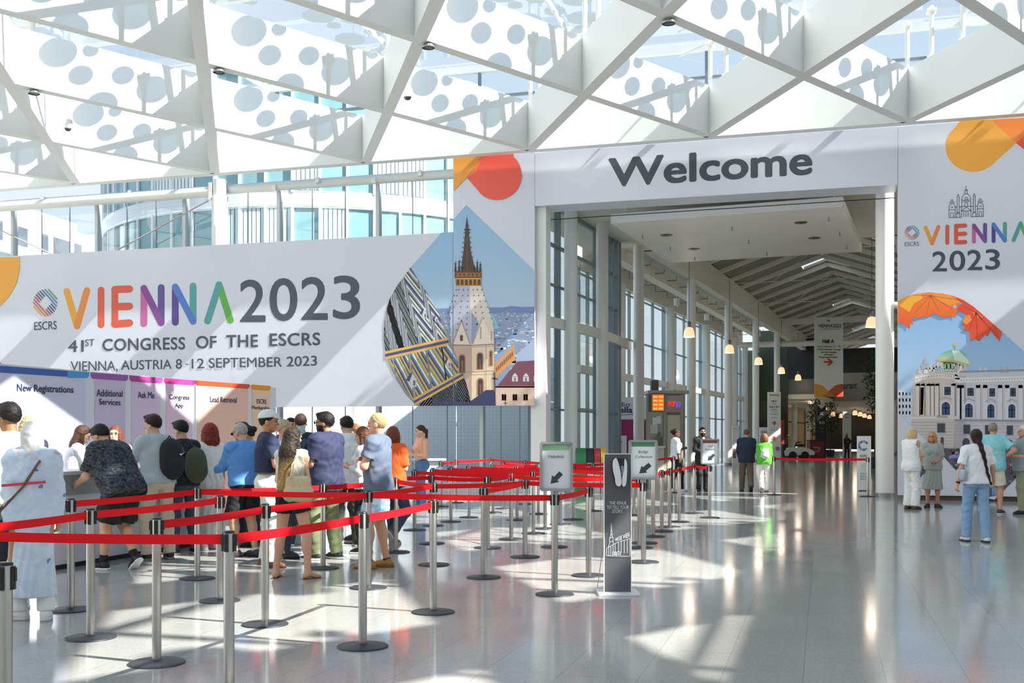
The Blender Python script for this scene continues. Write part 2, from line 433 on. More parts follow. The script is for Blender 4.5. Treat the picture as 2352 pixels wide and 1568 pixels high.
for i, x in enumerate(fx[:-1]):
    mb = MB(); mb.box((x, 28.55, 8.74), (.1, .16, .14)); mb.box((x + 1.4, 28.5, 8.86), (.1, .1, .16)); struct(mb.build('trim_bracket', WHITE))
# column and brace pipe in front of the facade
cx0 = at_y(505, 500, 28.45).x
for x in (cx0, cx0 - 2 * PX_):
    mb = MB(); mb.lathe([(.235, 0), (.235, 8.55), (.2, 8.6)], 28, (x, 28.45, 0)); mb.lathe([(.2, 8.55), (.2, 9.05)], 16, (x, 28.45, 0)); struct(mb.build('column_facade', WHITE))
a, b = at_y(484, 441, 28.4), at_y(-120, 484, 28.4)
mb = MB(); mb.tube([a, b], .15, 16); mb.box(a + Vector((.06, 0, 0)), (.1, .3, .5)); struct(mb.build('trim_pipe', WHITE))
for p, q in (((478, 461), (264, 577)), ((-60, 500), (124, 586))):
    mb = MB(); mb.tube([at_y(*p, 28.4), at_y(*q, 28.4)], .022, 8); struct(mb.build('trim_brace_rod', mat('rod', '#b9b2aa', .5)))
# white pier at the left of the portal and the columns beside the right panel
mb = MB(); mb.box((-7.27, 28.42, 4.5), (.42, .5, 9.0)); struct(mb.build('pier_left', WHITE))
# ================================================================ buildings seen through the glass
TOWER_G = mat('tower_glass', '#7fa8ae', .08, .0, vary=.25, vscale=.35, spec=.9)
SPAN = mat('tower_panel', '#e3e6ea', .5)
def dotted():
    m = mat('dotted_panel', '#e4e5ea', .5); n = m.node_tree.nodes; L = m.node_tree.links
    tc = n.new('ShaderNodeTexCoord'); v = n.new('ShaderNodeTexVoronoi'); v.inputs['Randomness'].default_value = 0; v.inputs['Scale'].default_value = 6.5
    sp_ = n.new('ShaderNodeSeparateXYZ'); cb_ = n.new('ShaderNodeCombineXYZ'); L.new(tc.outputs['Object'], sp_.inputs[0]); L.new(sp_.outputs[0], cb_.inputs[0]); L.new(sp_.outputs[2], cb_.inputs[1]); v.voronoi_dimensions = '2D'; L.new(cb_.outputs[0], v.inputs['Vector']); r = n.new('ShaderNodeValToRGB'); e = r.color_ramp.elements
    e[0].position = .10; e[0].color = lin('#c6c9d0') + (1,); e[1].position = .16; e[1].color = lin('#eceef0') + (1,)
    L.new(v.outputs['Distance'], r.inputs[0]); L.new(r.outputs[0], n['Principled BSDF'].inputs['Base Color']); return m
DOT = dotted()
tw = thing('office_tower', 'round glass office tower with white spandrel bands outside the glass wall', 'building')
tc_ = cam_pt(760, 62); R_ = 12.2
def arc_pts(r, a0, a1, n, z): return [(tc_.x + r * math.cos(a0 + (a1 - a0) * i / n), tc_.y + r * math.sin(a0 + (a1 - a0) * i / n), z) for i in range(n + 1)]
def ring(name, r, z0, z1, m, n=60, a0=math.pi * .62, a1=math.pi * 2.05):
    b = MB(); p = arc_pts(r, a0, a1, n, z0); q = arc_pts(r, a0, a1, n, z1)
    b.add(p + q, [(i, i + 1, n + 2 + i, n + 1 + i) for i in range(n)], True); return b.build(name, m, tw)
for k in range(-3, 2):
    z = 12.05 + 3.35 * k
    ring('spandrel', R_, z, z + .62, DOT); ring('window_band', R_ - .12, z + .62, z + 3.35, TOWER_G)
    b = MB()
    a0, a1 = math.pi * .62, math.pi * 2.05
    for i in range(0, 44):
        a = a0 + (a1 - a0) * i / 44; x, y = tc_.x + (R_ - .06) * math.cos(a), tc_.y + (R_ - .06) * math.sin(a)
        b.box((x, y, z + 1.98), (.10 if i % 3 else .2, .12, 2.74), a)
    for zz in (z + .66, z + 3.3):
        pts = arc_pts(R_ - .05, a0, a1, 44, zz); b.tube(pts, .05, 6)
    b.build('mullions', SPAN, tw)
CURT = mat('tower_blind', '#dfeceb', .8)
for k, i0, n_ in ((0, 24, 2), (0, 30, 1), (-1, 20, 1), (-1, 27, 3), (-1, 31, 1), (1, 25, 2), (0, 33, 2)):
    b = MB(); a0, a1 = math.pi * .62, math.pi * 2.05
    for j in range(n_ * 6):
        a = a0 + (a1 - a0) * (i0 + (j + .3) / 6) / 44
        b.box((tc_.x + (R_ - .08) * math.cos(a), tc_.y + (R_ - .08) * math.sin(a), 12.05 + 3.35 * k + 2.0), (.02, .16, 2.5), a)
    b.build('blind', CURT, tw)
pd = thing('dotted_podium', 'white dotted panel wall outside behind the lower glass', 'wall')
PA = math.radians(20.4)
for i in range(8):
    o_ = -23.5 + i * 4.4; q = Vector((-20 + o_ * math.cos(PA), 43 + o_ * math.sin(PA), 0))
    mb = MB(); mb.box((0, 0, 1.5), (4.36, .3, 3.0)); mb.build('panel', DOT, pd, q, PA)
    mb = MB(); mb.box((0, 0, 4.0), (4.36, .3, 1.9)); mb.build('panel', DOT, pd, q, PA)
wb = thing('apartment_block', 'white terraced apartment block outside at the far left', 'building')
APT = mat('render_white', '#f1f0ee', .8); APD = mat('window_dark', '#59606b', .25)
a = at_depth(-60, 445, 62); b = at_depth(215, 553, 74)
d = Vector((b.x - a.x, b.y - a.y, 0)); ln_ = d.length; d.normalize(); nn = Vector((d.y, -d.x, 0)); ang = math.atan2(d.y, d.x)
def apt_box(name, s0, s1, z0, z1, off, th, m, par=wb):
    c = Vector((a.x, a.y, 0)) + d * ((s0 + s1) / 2) + nn * (off - th / 2); mb = MB(); mb.box((c.x, c.y, (z0 + z1) / 2), (s1 - s0, th, z1 - z0), ang); return mb.build(name, m, par)
ztop = a.z - .3
apt_box('facade', -6, ln_ + .5, 0, 15.0, 0, 6, APT)
apt_box('upper_floor', 6, ln_ + 6, 13, 17.2, -5, 6, APT); apt_box('wing', ln_ + 1, ln_ + 14, 0, 15.4, 1.5, 8, APT)
apt_box('balcony', -6, ln_ + .5, 10.9, 12.0, 1.6, 1.6, APT); apt_box('balcony', ln_ + 1, ln_ + 14, 10.2, 11.2, 2.4, 1., APT)
for s0, w_ in ((4.0, .9), (6.4, .6), (7.6, 1.7), (9.9, .8), (1.5, 1.0)): apt_box('window', s0, s0 + w_, 13.1, 14.2, .05, .1, APD)
for s0, w_, z0 in ((ln_ + 2, 1.2, 12.6), (ln_ + 5.5, 2.4, 12.2)): apt_box('window', s0, s0 + w_, z0, z0 + 1.3, 1.55, .1, APD)
for s0, w_ in ((ln_ * .45, 1.8), (ln_ * .62, 1.6)): apt_box('window', s0, s0 + w_, 14.3, 15.6, -4.95, .1, APD)
# ================================================================ printed banners on the front wall
VINYL = mat('banner_vinyl', '#d3d5df', .4)
INK = '#454d59'
YBN = 28.0
def wall_fn(Y): return lambda a, b, l: at_y(a, b, Y - .001 - l)
def board(name, parent, quad, Y, t, m=VINYL):
    x0 = at_y(quad[0], 900, Y).x; x1 = at_y(quad[1], 900, Y).x
    mb = MB(); mb.box(((x0 + x1) / 2, Y + t / 2, (quad[2] + quad[3]) / 2), (x1 - x0, t, quad[3] - quad[2])); return mb.build(name, m, parent)
def sub(o, x0, y0, s): return [(x0 + a * s, y0 + b * s) for a, b in o]
class Map:
    """wraps Art so that shapes can be given in a zoomed crop's coordinates"""
    def __init__(s, art, x0, y0, k): s.a, s.x, s.y, s.k = art, x0, y0, k
    def P(s, pts): return [(s.x + a * s.k, s.y + b * s.k) for a, b in pts]
    def poly(s, pts, c, c2=None): s.a.poly(s.P(pts), c, c2); return s
    def rect(s, x0, y0, x1, y1, c, c2=None): return s.poly([(x0, y0), (x1, y0), (x1, y1), (x0, y1)], c, c2)
    def stroke(s, pts, w, c, cap=True): s.a.stroke(s.P(pts), w * s.k, c, cap); return s
    def disc(s, x, y, r, c, ry=None, a0=0, a1=360): s.a.disc(s.x + x * s.k, s.y + y * s.k, r * s.k, c, (ry or r) * s.k, 28, a0, a1); return s
    def arch(s, x0, y0, x1, y1, c):
        r = (x1 - x0) / 2; cx = (x0 + x1) / 2
        return s.poly([(x0, y1), (x1, y1)] + [(cx + r * math.cos(math.pi * i / 10), y0 + r - r * math.sin(math.pi * i / 10)) for i in range(11)], c)
    def text(s, t, q, c, bold=.012, space=1.): s.a.text(t, s.P(q), c, bold, space); return s
    def lay(s): s.a.lay(); return s
def vienna(m, L, w):
    V, I, E, N, N2, A = L
    m.stroke(V[:2], w, '#e5a238').lay().stroke(V[1:], w, '#e3883d'); m.stroke(I, w, '#d65b43'); m.stroke(E[0], w, '#d8553f')
    for e in E[1:]: m.lay().stroke(e, w * 1.08, '#d8553f')
    m.stroke(N[0], w, '#c4609a').stroke(N[1], w, '#584a8e').lay().stroke([N[0][0], N[1][1]], w, '#80408e')
    m.stroke(N2[0], w, '#4d3f8f').stroke(N2[1], w, '#4f9b97').lay().stroke([N2[0][0], N2[1][1]], w, '#4b78c6')
    m.stroke(A[:2][::-1], w, '#4f9b9a'); m.a.l -= 1; m.stroke(A[1:], w, '#59a944'); m.a.l += 1
def escrs_mark(m, cx, cy, rx, ry):
    cols = ['#4f9b62', '#4a8f9b', '#4b6fb5', '#3f4f86', '#4a4468', '#5c3f55', '#a3485a', '#c9503f', '#d9763f', '#e0a04a']
    for i, c in enumerate(cols):
        t = (i - 4.5) / 5.0; h = math.sqrt(max(0.02, 1 - t * t * .92)); cut = .42 if abs(t) < .5 else 0
        n = (.66 * t * rx, -.75 * t * ry * -1)
        ax, ay = cx - t * rx * -.72 * -1, cy
        ox, oy = (-t * .72 * rx * -1) * -1, t * .72 * ry
        for a, b in (((-h, -cut), (cut, h)) if cut else ((-h, h),)):
            m.stroke([(cx + ox + a * .70 * rx, cy + oy + a * .70 * ry), (cx + ox + b * .70 * rx, cy + oy + b * .70 * ry)], rx * .105, c)
# ---- long congress banner
cb = thing('congress_banner', 'long white congress banner with VIENNA 2023 in rainbow letters across the glass wall', 'banner', (-18, 28, 0))
cb.location = (0, 0, 0)
xl = -31.0
mb = MB(); xr = at_y(1040, 900, YBN).x
mb.box(((xl + xr) / 2, YBN + .06, (2.37 + 7.065) / 2), (xr - xl, .12, 7.065 - 2.37)); mb.build('board', VINYL, cb)
A = Art(wall_fn(YBN), .0004); m = Map(A, 40, 620, .3486)
vienna(m, ([(325, 140), (393, 368), (458, 135)], [(551, 132), (551, 360)],
    ([(642, 126), (642, 356)], [(642, 128), (738, 125)], [(642, 242), (738, 239)], [(642, 356), (738, 348)]),
    ([(833, 120), (833, 352)], [(947, 115), (947, 347)]), ([(1040, 111), (1040, 344)], [(1157, 105), (1157, 338)]), [(1253, 335), (1328, 96), (1402, 330)]), 45)
for ch, x0, y0, x1, y1 in (('2', 1465, 62, 1635, 343), ('0', 1660, 52, 1845, 337), ('2', 1868, 44, 2045, 330), ('3', 2078, 35, 2258, 325)):
    m.text(ch, box_quad(x0, y0, x1, y1), INK, .012)
def word(t, x0, x1, yt0, yt1, yb0, yb1, bold=.02, c=INK, sp=1.): m.text(t, [(x0, yb0), (x1, yb1), (x1, yt1), (x0, yt0)], c, bold, sp)
word('41', 333, 437, 462, 460, 541, 538); word('ST', 445, 507, 457, 454, 501, 499, .01)
word('CONGRESS', 560, 1105, 453, 440, 534, 524, .02, INK, 1.06); word('OF', 1175, 1312, 434, 432, 518, 515); word('THE', 1375, 1585, 428, 424, 511, 507, .02, INK, 1.06); word('ESCRS', 1660, 1995, 417, 410, 503, 496, .02, INK, 1.06)
word('VIENNA,', 350, 660, 601, 597, 678, 672, .006); word('AUSTRIA', 683, 1015, 595, 588, 658, 652, .006); word('8', 1043, 1083, 586, 585, 651, 650, .006)
word('-', 1105, 1127, 618, 618, 624, 624, .006); word('12', 1147, 1230, 584, 582, 649, 647, .006); word('SEPTEMBER', 1260, 1743, 580, 572, 645, 637, .006); word('2023', 1773, 1972, 570, 563, 636, 630, .006)
escrs_mark(m, 183, 216, 76, 86)
word('ESCRS', 110, 258, 342, 334, 396, 390, .004)
A.poly([(-60, 593), (45, 590), (45, 618), (38, 650), (22, 679), (0, 703), (-60, 745)], '#eaa53b')
A.poly([(-40, 800), (8, 838), (-40, 870)], '#e0503a')
A.build('lettering', PRINT, cb)
# ---- the picture with the church tower: left half on the long banner, right half on the tall panel
Z3 = (860, 450, .3125)
DROP = [(675, 65), (1182, 553), (1182, 1425), (1120, 1490), (1040, 1542), (310, 1542), (230, 1460), (160, 1350), (105, 1230), (80, 1150), (68, 1050), (70, 940), (85, 850), (110, 760), (165, 660), (265, 525)]
def tower_picture(A):
    m = Map(A, *Z3); rnd = random.Random(5)
    m.poly(DROP, '#8db6d8', '#c9d3df').lay()
    m.poly([(455, 850), (1182, 835), (1182, 1542), (455, 1542)], '#8c9dba').lay()
    m.poly([(450, 828), (560, 822), (850, 818), (940, 818), (1010, 808), (1090, 815), (1182, 812), (1182, 862), (450, 862)], '#7288b3').lay()
    for i in range(240):
        y = 850 + 420 * rnd.random() ** 1.3; s = .35 + (y - 850) / 300; x = rnd.uniform(860, 1180) if rnd.random() < .86 else rnd.uniform(470, 560)
        c = rnd.choice(['#c3cfdf', '#aebfd6', '#7f94ba', '#6a7fa8', '#dfe3ea', '#9db4cf', '#b9a79f', '#5d74a0'])
        wd = 26 * s * rnd.uniform(.6, 1.5); h = 11 * s
        m.poly([(x, y), (x + wd, y - 3 * s), (x + wd, y + h), (x, y + h)], c)
        if i % 40 == 0: m.lay()
    m.lay().poly([(880, 1180), (1030, 1080), (1030, 1130), (885, 1240)], '#8ea3c4').lay()
    m.poly([(880, 1235), (1030, 1085), (1035, 1200), (890, 1340)], '#d59a68').lay()
    for i in range(9):
        t = i / 9; m.poly([(893 + t * 130, 1262 - t * 130), (903 + t * 130, 1252 - t * 130), (903 + t * 130, 1285 - t * 125), (893 + t * 130, 1297 - t * 125)], '#8a5b3f')
    m.poly([(1040, 1170), (1182, 1040), (1182, 1210), (1050, 1215)], '#a9bbd4').lay()
    m.poly([(900, 1400), (1050, 1215), (1182, 1208), (1182, 1400)], '#7a4757').lay()
    m.rect(885, 1398, 1182, 1542, '#dcbfae').rect(885, 1396, 1182, 1408, '#b98e78').lay()
    for x in (1012, 1093, 1172):
        m.rect(x, 1325, x + 42, 1362, '#d8cfd0').poly([(x - 3, 1328), (x + 21, 1300), (x + 45, 1328)], '#c9d2e0').lay().rect(x + 14, 1334, x + 28, 1360, '#6a6f86')
    for x in (935, 1015, 1094): m.rect(x, 1455, x + 35, 1503, '#9c5f49').rect(x + 3, 1458, x + 16, 1500, '#d8c7b8').rect(x + 19, 1458, x + 32, 1500, '#d8c7b8')
    m.poly([(840, 865), (862, 865), (890, 900), (912, 960), (905, 980), (850, 980)], '#8fc0cf').lay()
    # patterned roof
    R = [(265, 525), (460, 830), (545, 1010), (770, 1500), (780, 1542), (310, 1542), (230, 1460), (160, 1350), (105, 1230), (80, 1150), (68, 1050), (70, 940), (85, 850), (110, 760), (165, 660)]
    keep = A.clip
    def zig(clip, base, off, n, cols, w):
        cl = m.P(clip)
        if keep: cl = clip_convex(cl, keep)
        if len(cl) < 3: return
        A.clip = cl
        for i in range(-9, n):
            for j in range(len(base) - 1):
                p, q = base[j], base[j + 1]; o = (off[0] * i, off[1] * i)
                m.poly([(p[0] + o[0], p[1] + o[1]), (q[0] + o[0], q[1] + o[1]), (q[0] + o[0], q[1] + o[1] - w), (p[0] + o[0], p[1] + o[1] - w)], cols[i % len(cols)])
        A.clip = keep
    m.poly(R, '#8b8e98').lay()
    up = [(265, 525), (460, 830), (533, 1050), (80, 1146), (68, 1050), (70, 940), (85, 850), (110, 760), (165, 660)]
    base = [(20, 930), (120, 1130), (100, 880), (245, 1200), (215, 930), (360, 1210), (320, 960), (470, 1150), (440, 940), (600, 1150)]
    cu = ['#e1e2e4', '#46424f', '#8f957f', '#dcdee2', '#5b6d9c', '#413d49', '#e4e4e6', '#7f8676']
    zig(up, base, (-8, -27), 27, cu, 18); m.lay()
    lo = [(92, 1210), (545, 1085), (650, 1295), (290, 1500), (230, 1460), (160, 1350), (105, 1230)]
    b2 = [(60, 1230), (160, 1420), (150, 1250), (290, 1520), (270, 1220), (420, 1480), (395, 1190), (530, 1400), (500, 1130), (640, 1330)]
    zig(lo, b2, (-4, -30), 12, ['#d9b04c', '#4a3f4a', '#5479b2', '#e2e2e0', '#8a9a6a', '#d7ac48', '#3f5b98'], 21); m.lay()
    b3 = [(330, 1560), (420, 1440), (470, 1570), (540, 1400), (600, 1560), (620, 1370), (720, 1560), (700, 1400), (800, 1560)]
    zig([(305, 1530), (655, 1330), (770, 1500), (780, 1542), (310, 1542)], b3, (0, 26), 8, ['#e0e0e2', '#3d4a86', '#7b8f9a', '#413d49'], 16)
    zig([(305, 1530), (655, 1330), (770, 1500), (780, 1542), (310, 1542)], b3, (0, -26), 6, ['#e0e0e2', '#3d4a86', '#7b8f9a', '#413d49'], 16); m.lay()
    for p, q, w in (((78, 1172), (545, 1068), 60), ((290, 1515), (655, 1308), 58)):
        for o, ww, c in ((0, w, '#dcb05c'), (0, w * .36, '#4b4a7a')):
            m.lay().poly([(p[0], p[1] - ww / 2), (q[0], q[1] - ww / 2), (q[0], q[1] + ww / 2), (p[0], p[1] + ww / 2)], c)
    for x, y, s in ((365, 870, 1.), (280, 1360, 1.5), (542, 1230, 1.), (452, 905, .7)):
        m.lay().poly([(x - 18 * s, y - 8 * s), (x, y - 38 * s), (x + 20 * s, y - 8 * s), (x + 20 * s, y + 28 * s), (x - 2 * s, y + 30 * s)], '#c9cdd4').lay().poly([(x - 32 * s, y - 6 * s), (x - 12 * s, y - 40 * s), (x, y - 38 * s), (x - 16 * s, y + 4 * s)], '#3c4668').rect(x + 4 * s, y - 4 * s, x + 13 * s, y + 22 * s, '#5d4f48')
    # tower
    m.lay().poly([(570, 1085), (712, 1085), (712, 1542), (690, 1430), (655, 1310), (610, 1200)], '#c6a496').poly([(712, 1085), (882, 1078), (884, 1542), (712, 1542)], '#e9d1b4').lay()
    m.poly([(610, 655), (700, 655), (712, 1090), (566, 1090), (553, 860)], '#b3b5c6').poly([(700, 655), (782, 655), (835, 810), (872, 930), (880, 1080), (712, 1090)], '#dacec5').lay()
    m.poly([(712, 850), (770, 935), (720, 1085), (712, 1085)], '#8f9cbc')
    for j in range(8):
        y = 690 + j * 42; hw = 85 + (y - 660) * .36
        for t in (-1, -.82, -.45, -.1, .3, .62, .95):
            x = 695 + t * hw; m.poly([(x - 5, y + 4), (x + 2, y - 9), (x + 9, y - 3), (x + 3, y + 6)], '#6f6a74' if t < .2 else '#8d7c70')
    m.lay().poly([(640, 918), (572, 1088), (706, 1092)], '#e1cfbf').poly([(795, 890), (722, 1088), (876, 1080)], '#ecdcc8').lay()
    m.stroke([(640, 915), (575, 1085)], 8, '#a58d80').stroke([(640, 915), (702, 1085)], 8, '#a58d80').arch(629, 1020, 650, 1064, '#4f3f3c').stroke([(795, 888), (724, 1085)], 8, '#b79f8a')
    m.arch(775, 960, 787, 1050, '#c2a78f').arch(855, 990, 866, 1060, '#c2a78f')
    for y, c in ((1095, '#8a6a60'), (1108, '#c7ab98'), (1290, '#b79a82'), (1312, '#c9b096')): m.stroke([(572 if y < 1200 else 655, y), (712, y + 3), (882, y - 6)], 6, c, False)
    for a in ((624, 1168, 664, 1300), (757, 1155, 794, 1272), (760, 1343, 797, 1462), (850, 1143, 862, 1245)):
        m.lay().arch(a[0] - 8, a[1] - 9, a[2] + 8, a[3] + 4, '#b98b62').lay().arch(*a, '#4a3b4a').lay().rect(a[0] + 14, a[1] + 40, a[2] - 10, a[3], '#8a5a36')
    for x in (712, 820, 880): m.stroke([(x, 1090), (x, 1540)], 4, '#b99f86', False)
    m.lay().poly([(590, 552), (786, 552), (788, 606), (588, 606)], '#6b4529').poly([(594, 604), (784, 604), (782, 660), (598, 660)], '#bf8236').lay()
    for i in range(6):
        x = 604 + i * 31; m.arch(x, 612, x + 20, 654, '#5f3b1d').stroke([(x, 562), (x + 20, 594)], 4, '#b57f3a', False).stroke([(x + 20, 562), (x, 594)], 4, '#b57f3a', False)
    m.stroke([(588, 606), (788, 606)], 7, '#dca558', False)
    m.lay().poly([(678, 145), (690, 240), (705, 400), (742, 555), (634, 555), (655, 400), (668, 240)], '#4b372c').lay()
    for j in range(8):
        y = 270 + j * 36; hw = 9 + (y - 240) * .105
        for sg in (-1, 1): m.poly([(680 + sg * hw, y), (680 + sg * (hw + 13), y - 8), (680 + sg * (hw + 10), y + 4)], '#3f3029')
    m.stroke([(664, 247), (700, 247)], 10, '#332823').stroke([(674, 215), (690, 215)], 7, '#332823').stroke([(680, 300), (684, 550)], 5, '#7a5838', False)
    for x, y in ((595, 470), (622, 455), (755, 460), (778, 475), (645, 500), (736, 505)): m.poly([(x, y), (x + 9, 556), (x - 9, 556)], '#3f3029').stroke([(x - 6, y + 28), (x + 6, y + 28)], 5, '#3f3029')
    m.lay().poly([(465, 1468), (520, 1505), (700, 1512), (820, 1425), (888, 1425), (892, 1542), (470, 1542)], '#33365c').lay()
    m.stroke([(676, 1445), (676, 1540)], 9, '#23243c').stroke([(655, 1500), (700, 1500)], 7, '#23243c').stroke([(880, 1300), (884, 1430)], 14, '#6b5a58').stroke([(868, 1340), (905, 1345)], 9, '#5f5157').stroke([(962, 1505), (962, 1538)], 5, '#3b3340').stroke([(950, 1522), (975, 1522)], 5, '#3b3340')
A = Art(wall_fn(YBN), .0003); A.l = 3; A.clip = [(700, 400), (1040, 400), (1040, 932), (700, 932)]; 
A.clip = [(700, 551.5), (1040, 532.5), (1040, 932), (700, 932)]; tower_picture(A); A.build('printed_picture', PRINT, cb)
tp = thing('tower_banner', 'tall white banner with a gothic tower picture left of the hall entrance', 'banner')
b = board('board', tp, (1041, 1228, 2.36, 9.06), YBN, .14)
A = Art(wall_fn(YBN), .0003); A.l = 3; A.clip = [(1041.5, 358), (1227.5, 352), (1227.5, 931), (1041.5, 931.5)]; tower_picture(A)
A.poly([(1041, 361), (1112, 358), (1072, 407), (1041, 439)], '#efa03c'); A.lay()
arc = [(1141 + 57 * math.cos(math.radians(t)), 402 + 57 * math.sin(math.radians(t))) for t in range(-48, 136, 8)]
A.poly([(1072, 407), (1090, 385), (1112, 350), (1180, 350)] + arc, '#ee5a4a'); A.lay(); A.poly([(1112, 350), (1072, 407), (1092, 396)], '#ec7a3c')
A.build('printed_picture', PRINT, tp)
# ---- welcome sign over the entrance
ws = thing('welcome_sign', 'big white sign box reading Welcome above the hall entrance', 'sign')
x0, x1 = at_y(1228.6, 900, YBN).x, at_y(2061.5, 900, YBN).x
mb = MB(); mb.box(((x0 + x1) / 2, YBN + .45, (7.64 + 9.05) / 2), (x1 - x0, .9, 9.05 - 7.64)); mb.build('board', VINYL, ws)
A = Art(wall_fn(YBN), .0004); m = Map(A, 1150, 0, .511)
m.text('Welcome', [(483, 843), (1402, 786), (1402, 648), (483, 711)], '#3f444c', .028)
A.build('lettering', PRINT, ws)
mb = MB(); mb.tube([(x0, 28.95, 7.45), (x1, 28.95, 7.52)], .012, 6); mb.build('cable', mat('cable_black', '#2a2a2a', .6), ws)
# ---- right banner with the palace picture
rbn = thing('palace_banner', 'huge white banner with a domed palace picture right of the hall entrance', 'banner')
x0 = at_y(2062.5, 900, YBN).x
mb = MB(); mb.box(((x0 + 8.5) / 2, YBN + .07, (.12 + 9.04) / 2), (8.5 - x0, .14, 9.04 - .12)); mb.build('board', VINYL, rbn)
A = Art(wall_fn(YBN), .0003); A.l = 3; m = Map(A, 2050, 260, .2551)
orange = [(605, 72), (1500, 20), (1184, 205), (900, 462)] + [(725 + 248 * math.cos(math.radians(t)), 300 + 228 * math.sin(math.radians(t))) for t in range(48, 236, 8)]
m.poly(orange, '#eca63e').lay(); m.poly([(890, 58), (1400, 30), (1184, 205), (1110, 266)], '#f38b40').lay(); m.poly([(1110, 266), (1330, 80), (1600, 60), (1600, 640), (1184, 326)], '#e35640')
escrs_mark(m, 175, 1075, 64, 62); m.text('ESCRS', [(110, 1197), (238, 1193), (238, 1155), (110, 1159)], '#39414e', .004)
vienna(m, ([(298, 1030), (355, 1172), (413, 1022)], [(493, 1020), (493, 1166)],
    ([(572, 1015), (572, 1162)], [(572, 1015), (653, 1011)], [(572, 1088), (653, 1084)], [(572, 1162), (653, 1158)]),
    ([(733, 1010), (733, 1155)], [(833, 1004), (833, 1151)]), ([(910, 1000), (910, 1150)], [(1012, 995), (1012, 1147)]), [(1090, 1142), (1153, 990), (1216, 1135)]), 36)
for ch, a, b_, c, d in (('2', 358, 1242, 490, 1424), ('0', 512, 1235, 655, 1419), ('2', 672, 1228, 806, 1413), ('3', 835, 1222, 968, 1409)): m.text(ch, box_quad(a, b_, c, d), '#3f4855', .014)
# line drawing of a domed church
def ln(*p, w=5): m.stroke(list(p), w, '#39434f', False)
def arcl(cx, cy, r, a0, a1, ry=None): ln(*[(cx + r * math.cos(math.radians(a0 + (a1 - a0) * i / 14)), cy - (ry or r) * math.sin(math.radians(a0 + (a1 - a0) * i / 14))) for i in range(15)])
ln((510, 940), (620, 937)); ln((705, 933), (820, 927)); arcl(663, 783, 42, 0, 180, 58); arcl(663, 768, 13, 0, 360); ln((620, 783), (706, 780)); ln((620, 795), (706, 792)); ln((624, 795), (624, 840)); ln((703, 792), (703, 838))
ln((653, 724), (653, 695), (673, 695), (673, 724)); ln((650, 687), (676, 686)); ln((662, 680), (662, 653)); arcl(663, 818, 14, 0, 180); ln((649, 818), (649, 838)); ln((677, 818), (677, 838))
ln((618, 882), (664, 843), (710, 878)); ln((616, 840), (708, 837)); ln((620, 840), (620, 937)); ln((706, 838), (706, 932)); ln((622, 880), (706, 877))
for x in (640, 655, 671, 686): ln((x, 884), (x, 932), w=4)
for x in (591, 736):
    dy = -6 if x > 700 else 0
    ln((x - 9, 750 + dy), (x - 9, 893 + dy)); ln((x + 9, 750 + dy), (x + 9, 893 + dy)); ln((x - 10, 750 + dy), (x + 10, 750 + dy)); ln((x - 7, 744 + dy), (x, 728 + dy), (x + 7, 744 + dy)); ln((x - 14, 893 + dy), (x + 14, 893 + dy)); ln((x - 15, 937 + dy), (x - 15, 902 + dy), (x + 15, 902 + dy), (x + 15, 937 + dy))
for x in (536, 791):
    dy = -10 if x > 700 else 0
    arcl(x, 842 + dy, 27, 0, 180); ln((x - 27, 842 + dy), (x - 27, 940 + dy)); ln((x + 27, 842 + dy), (x + 27, 938 + dy)); ln((x - 27, 870 + dy), (x + 27, 869 + dy)); arcl(x, 905 + dy, 12, 0, 180); ln((x - 12, 905 + dy), (x - 12, 938 + dy)); ln((x + 12, 905 + dy), (x + 12, 938 + dy)); ln((x - 4, 840 + dy), (x - 4, 855 + dy)); ln((x + 5, 840 + dy), (x + 5, 855 + dy))
    for i, h in enumerate((28, 20, 11)): ln((x - h, 806 - i * 13 + dy), (x + h, 805 - i * 13 + dy))
ln((563, 842), (582, 842)); ln((600, 842), (620, 841)); ln((706, 838), (727, 837)); ln((745, 836), (764, 834))
A.build('lettering', PRINT, rbn)
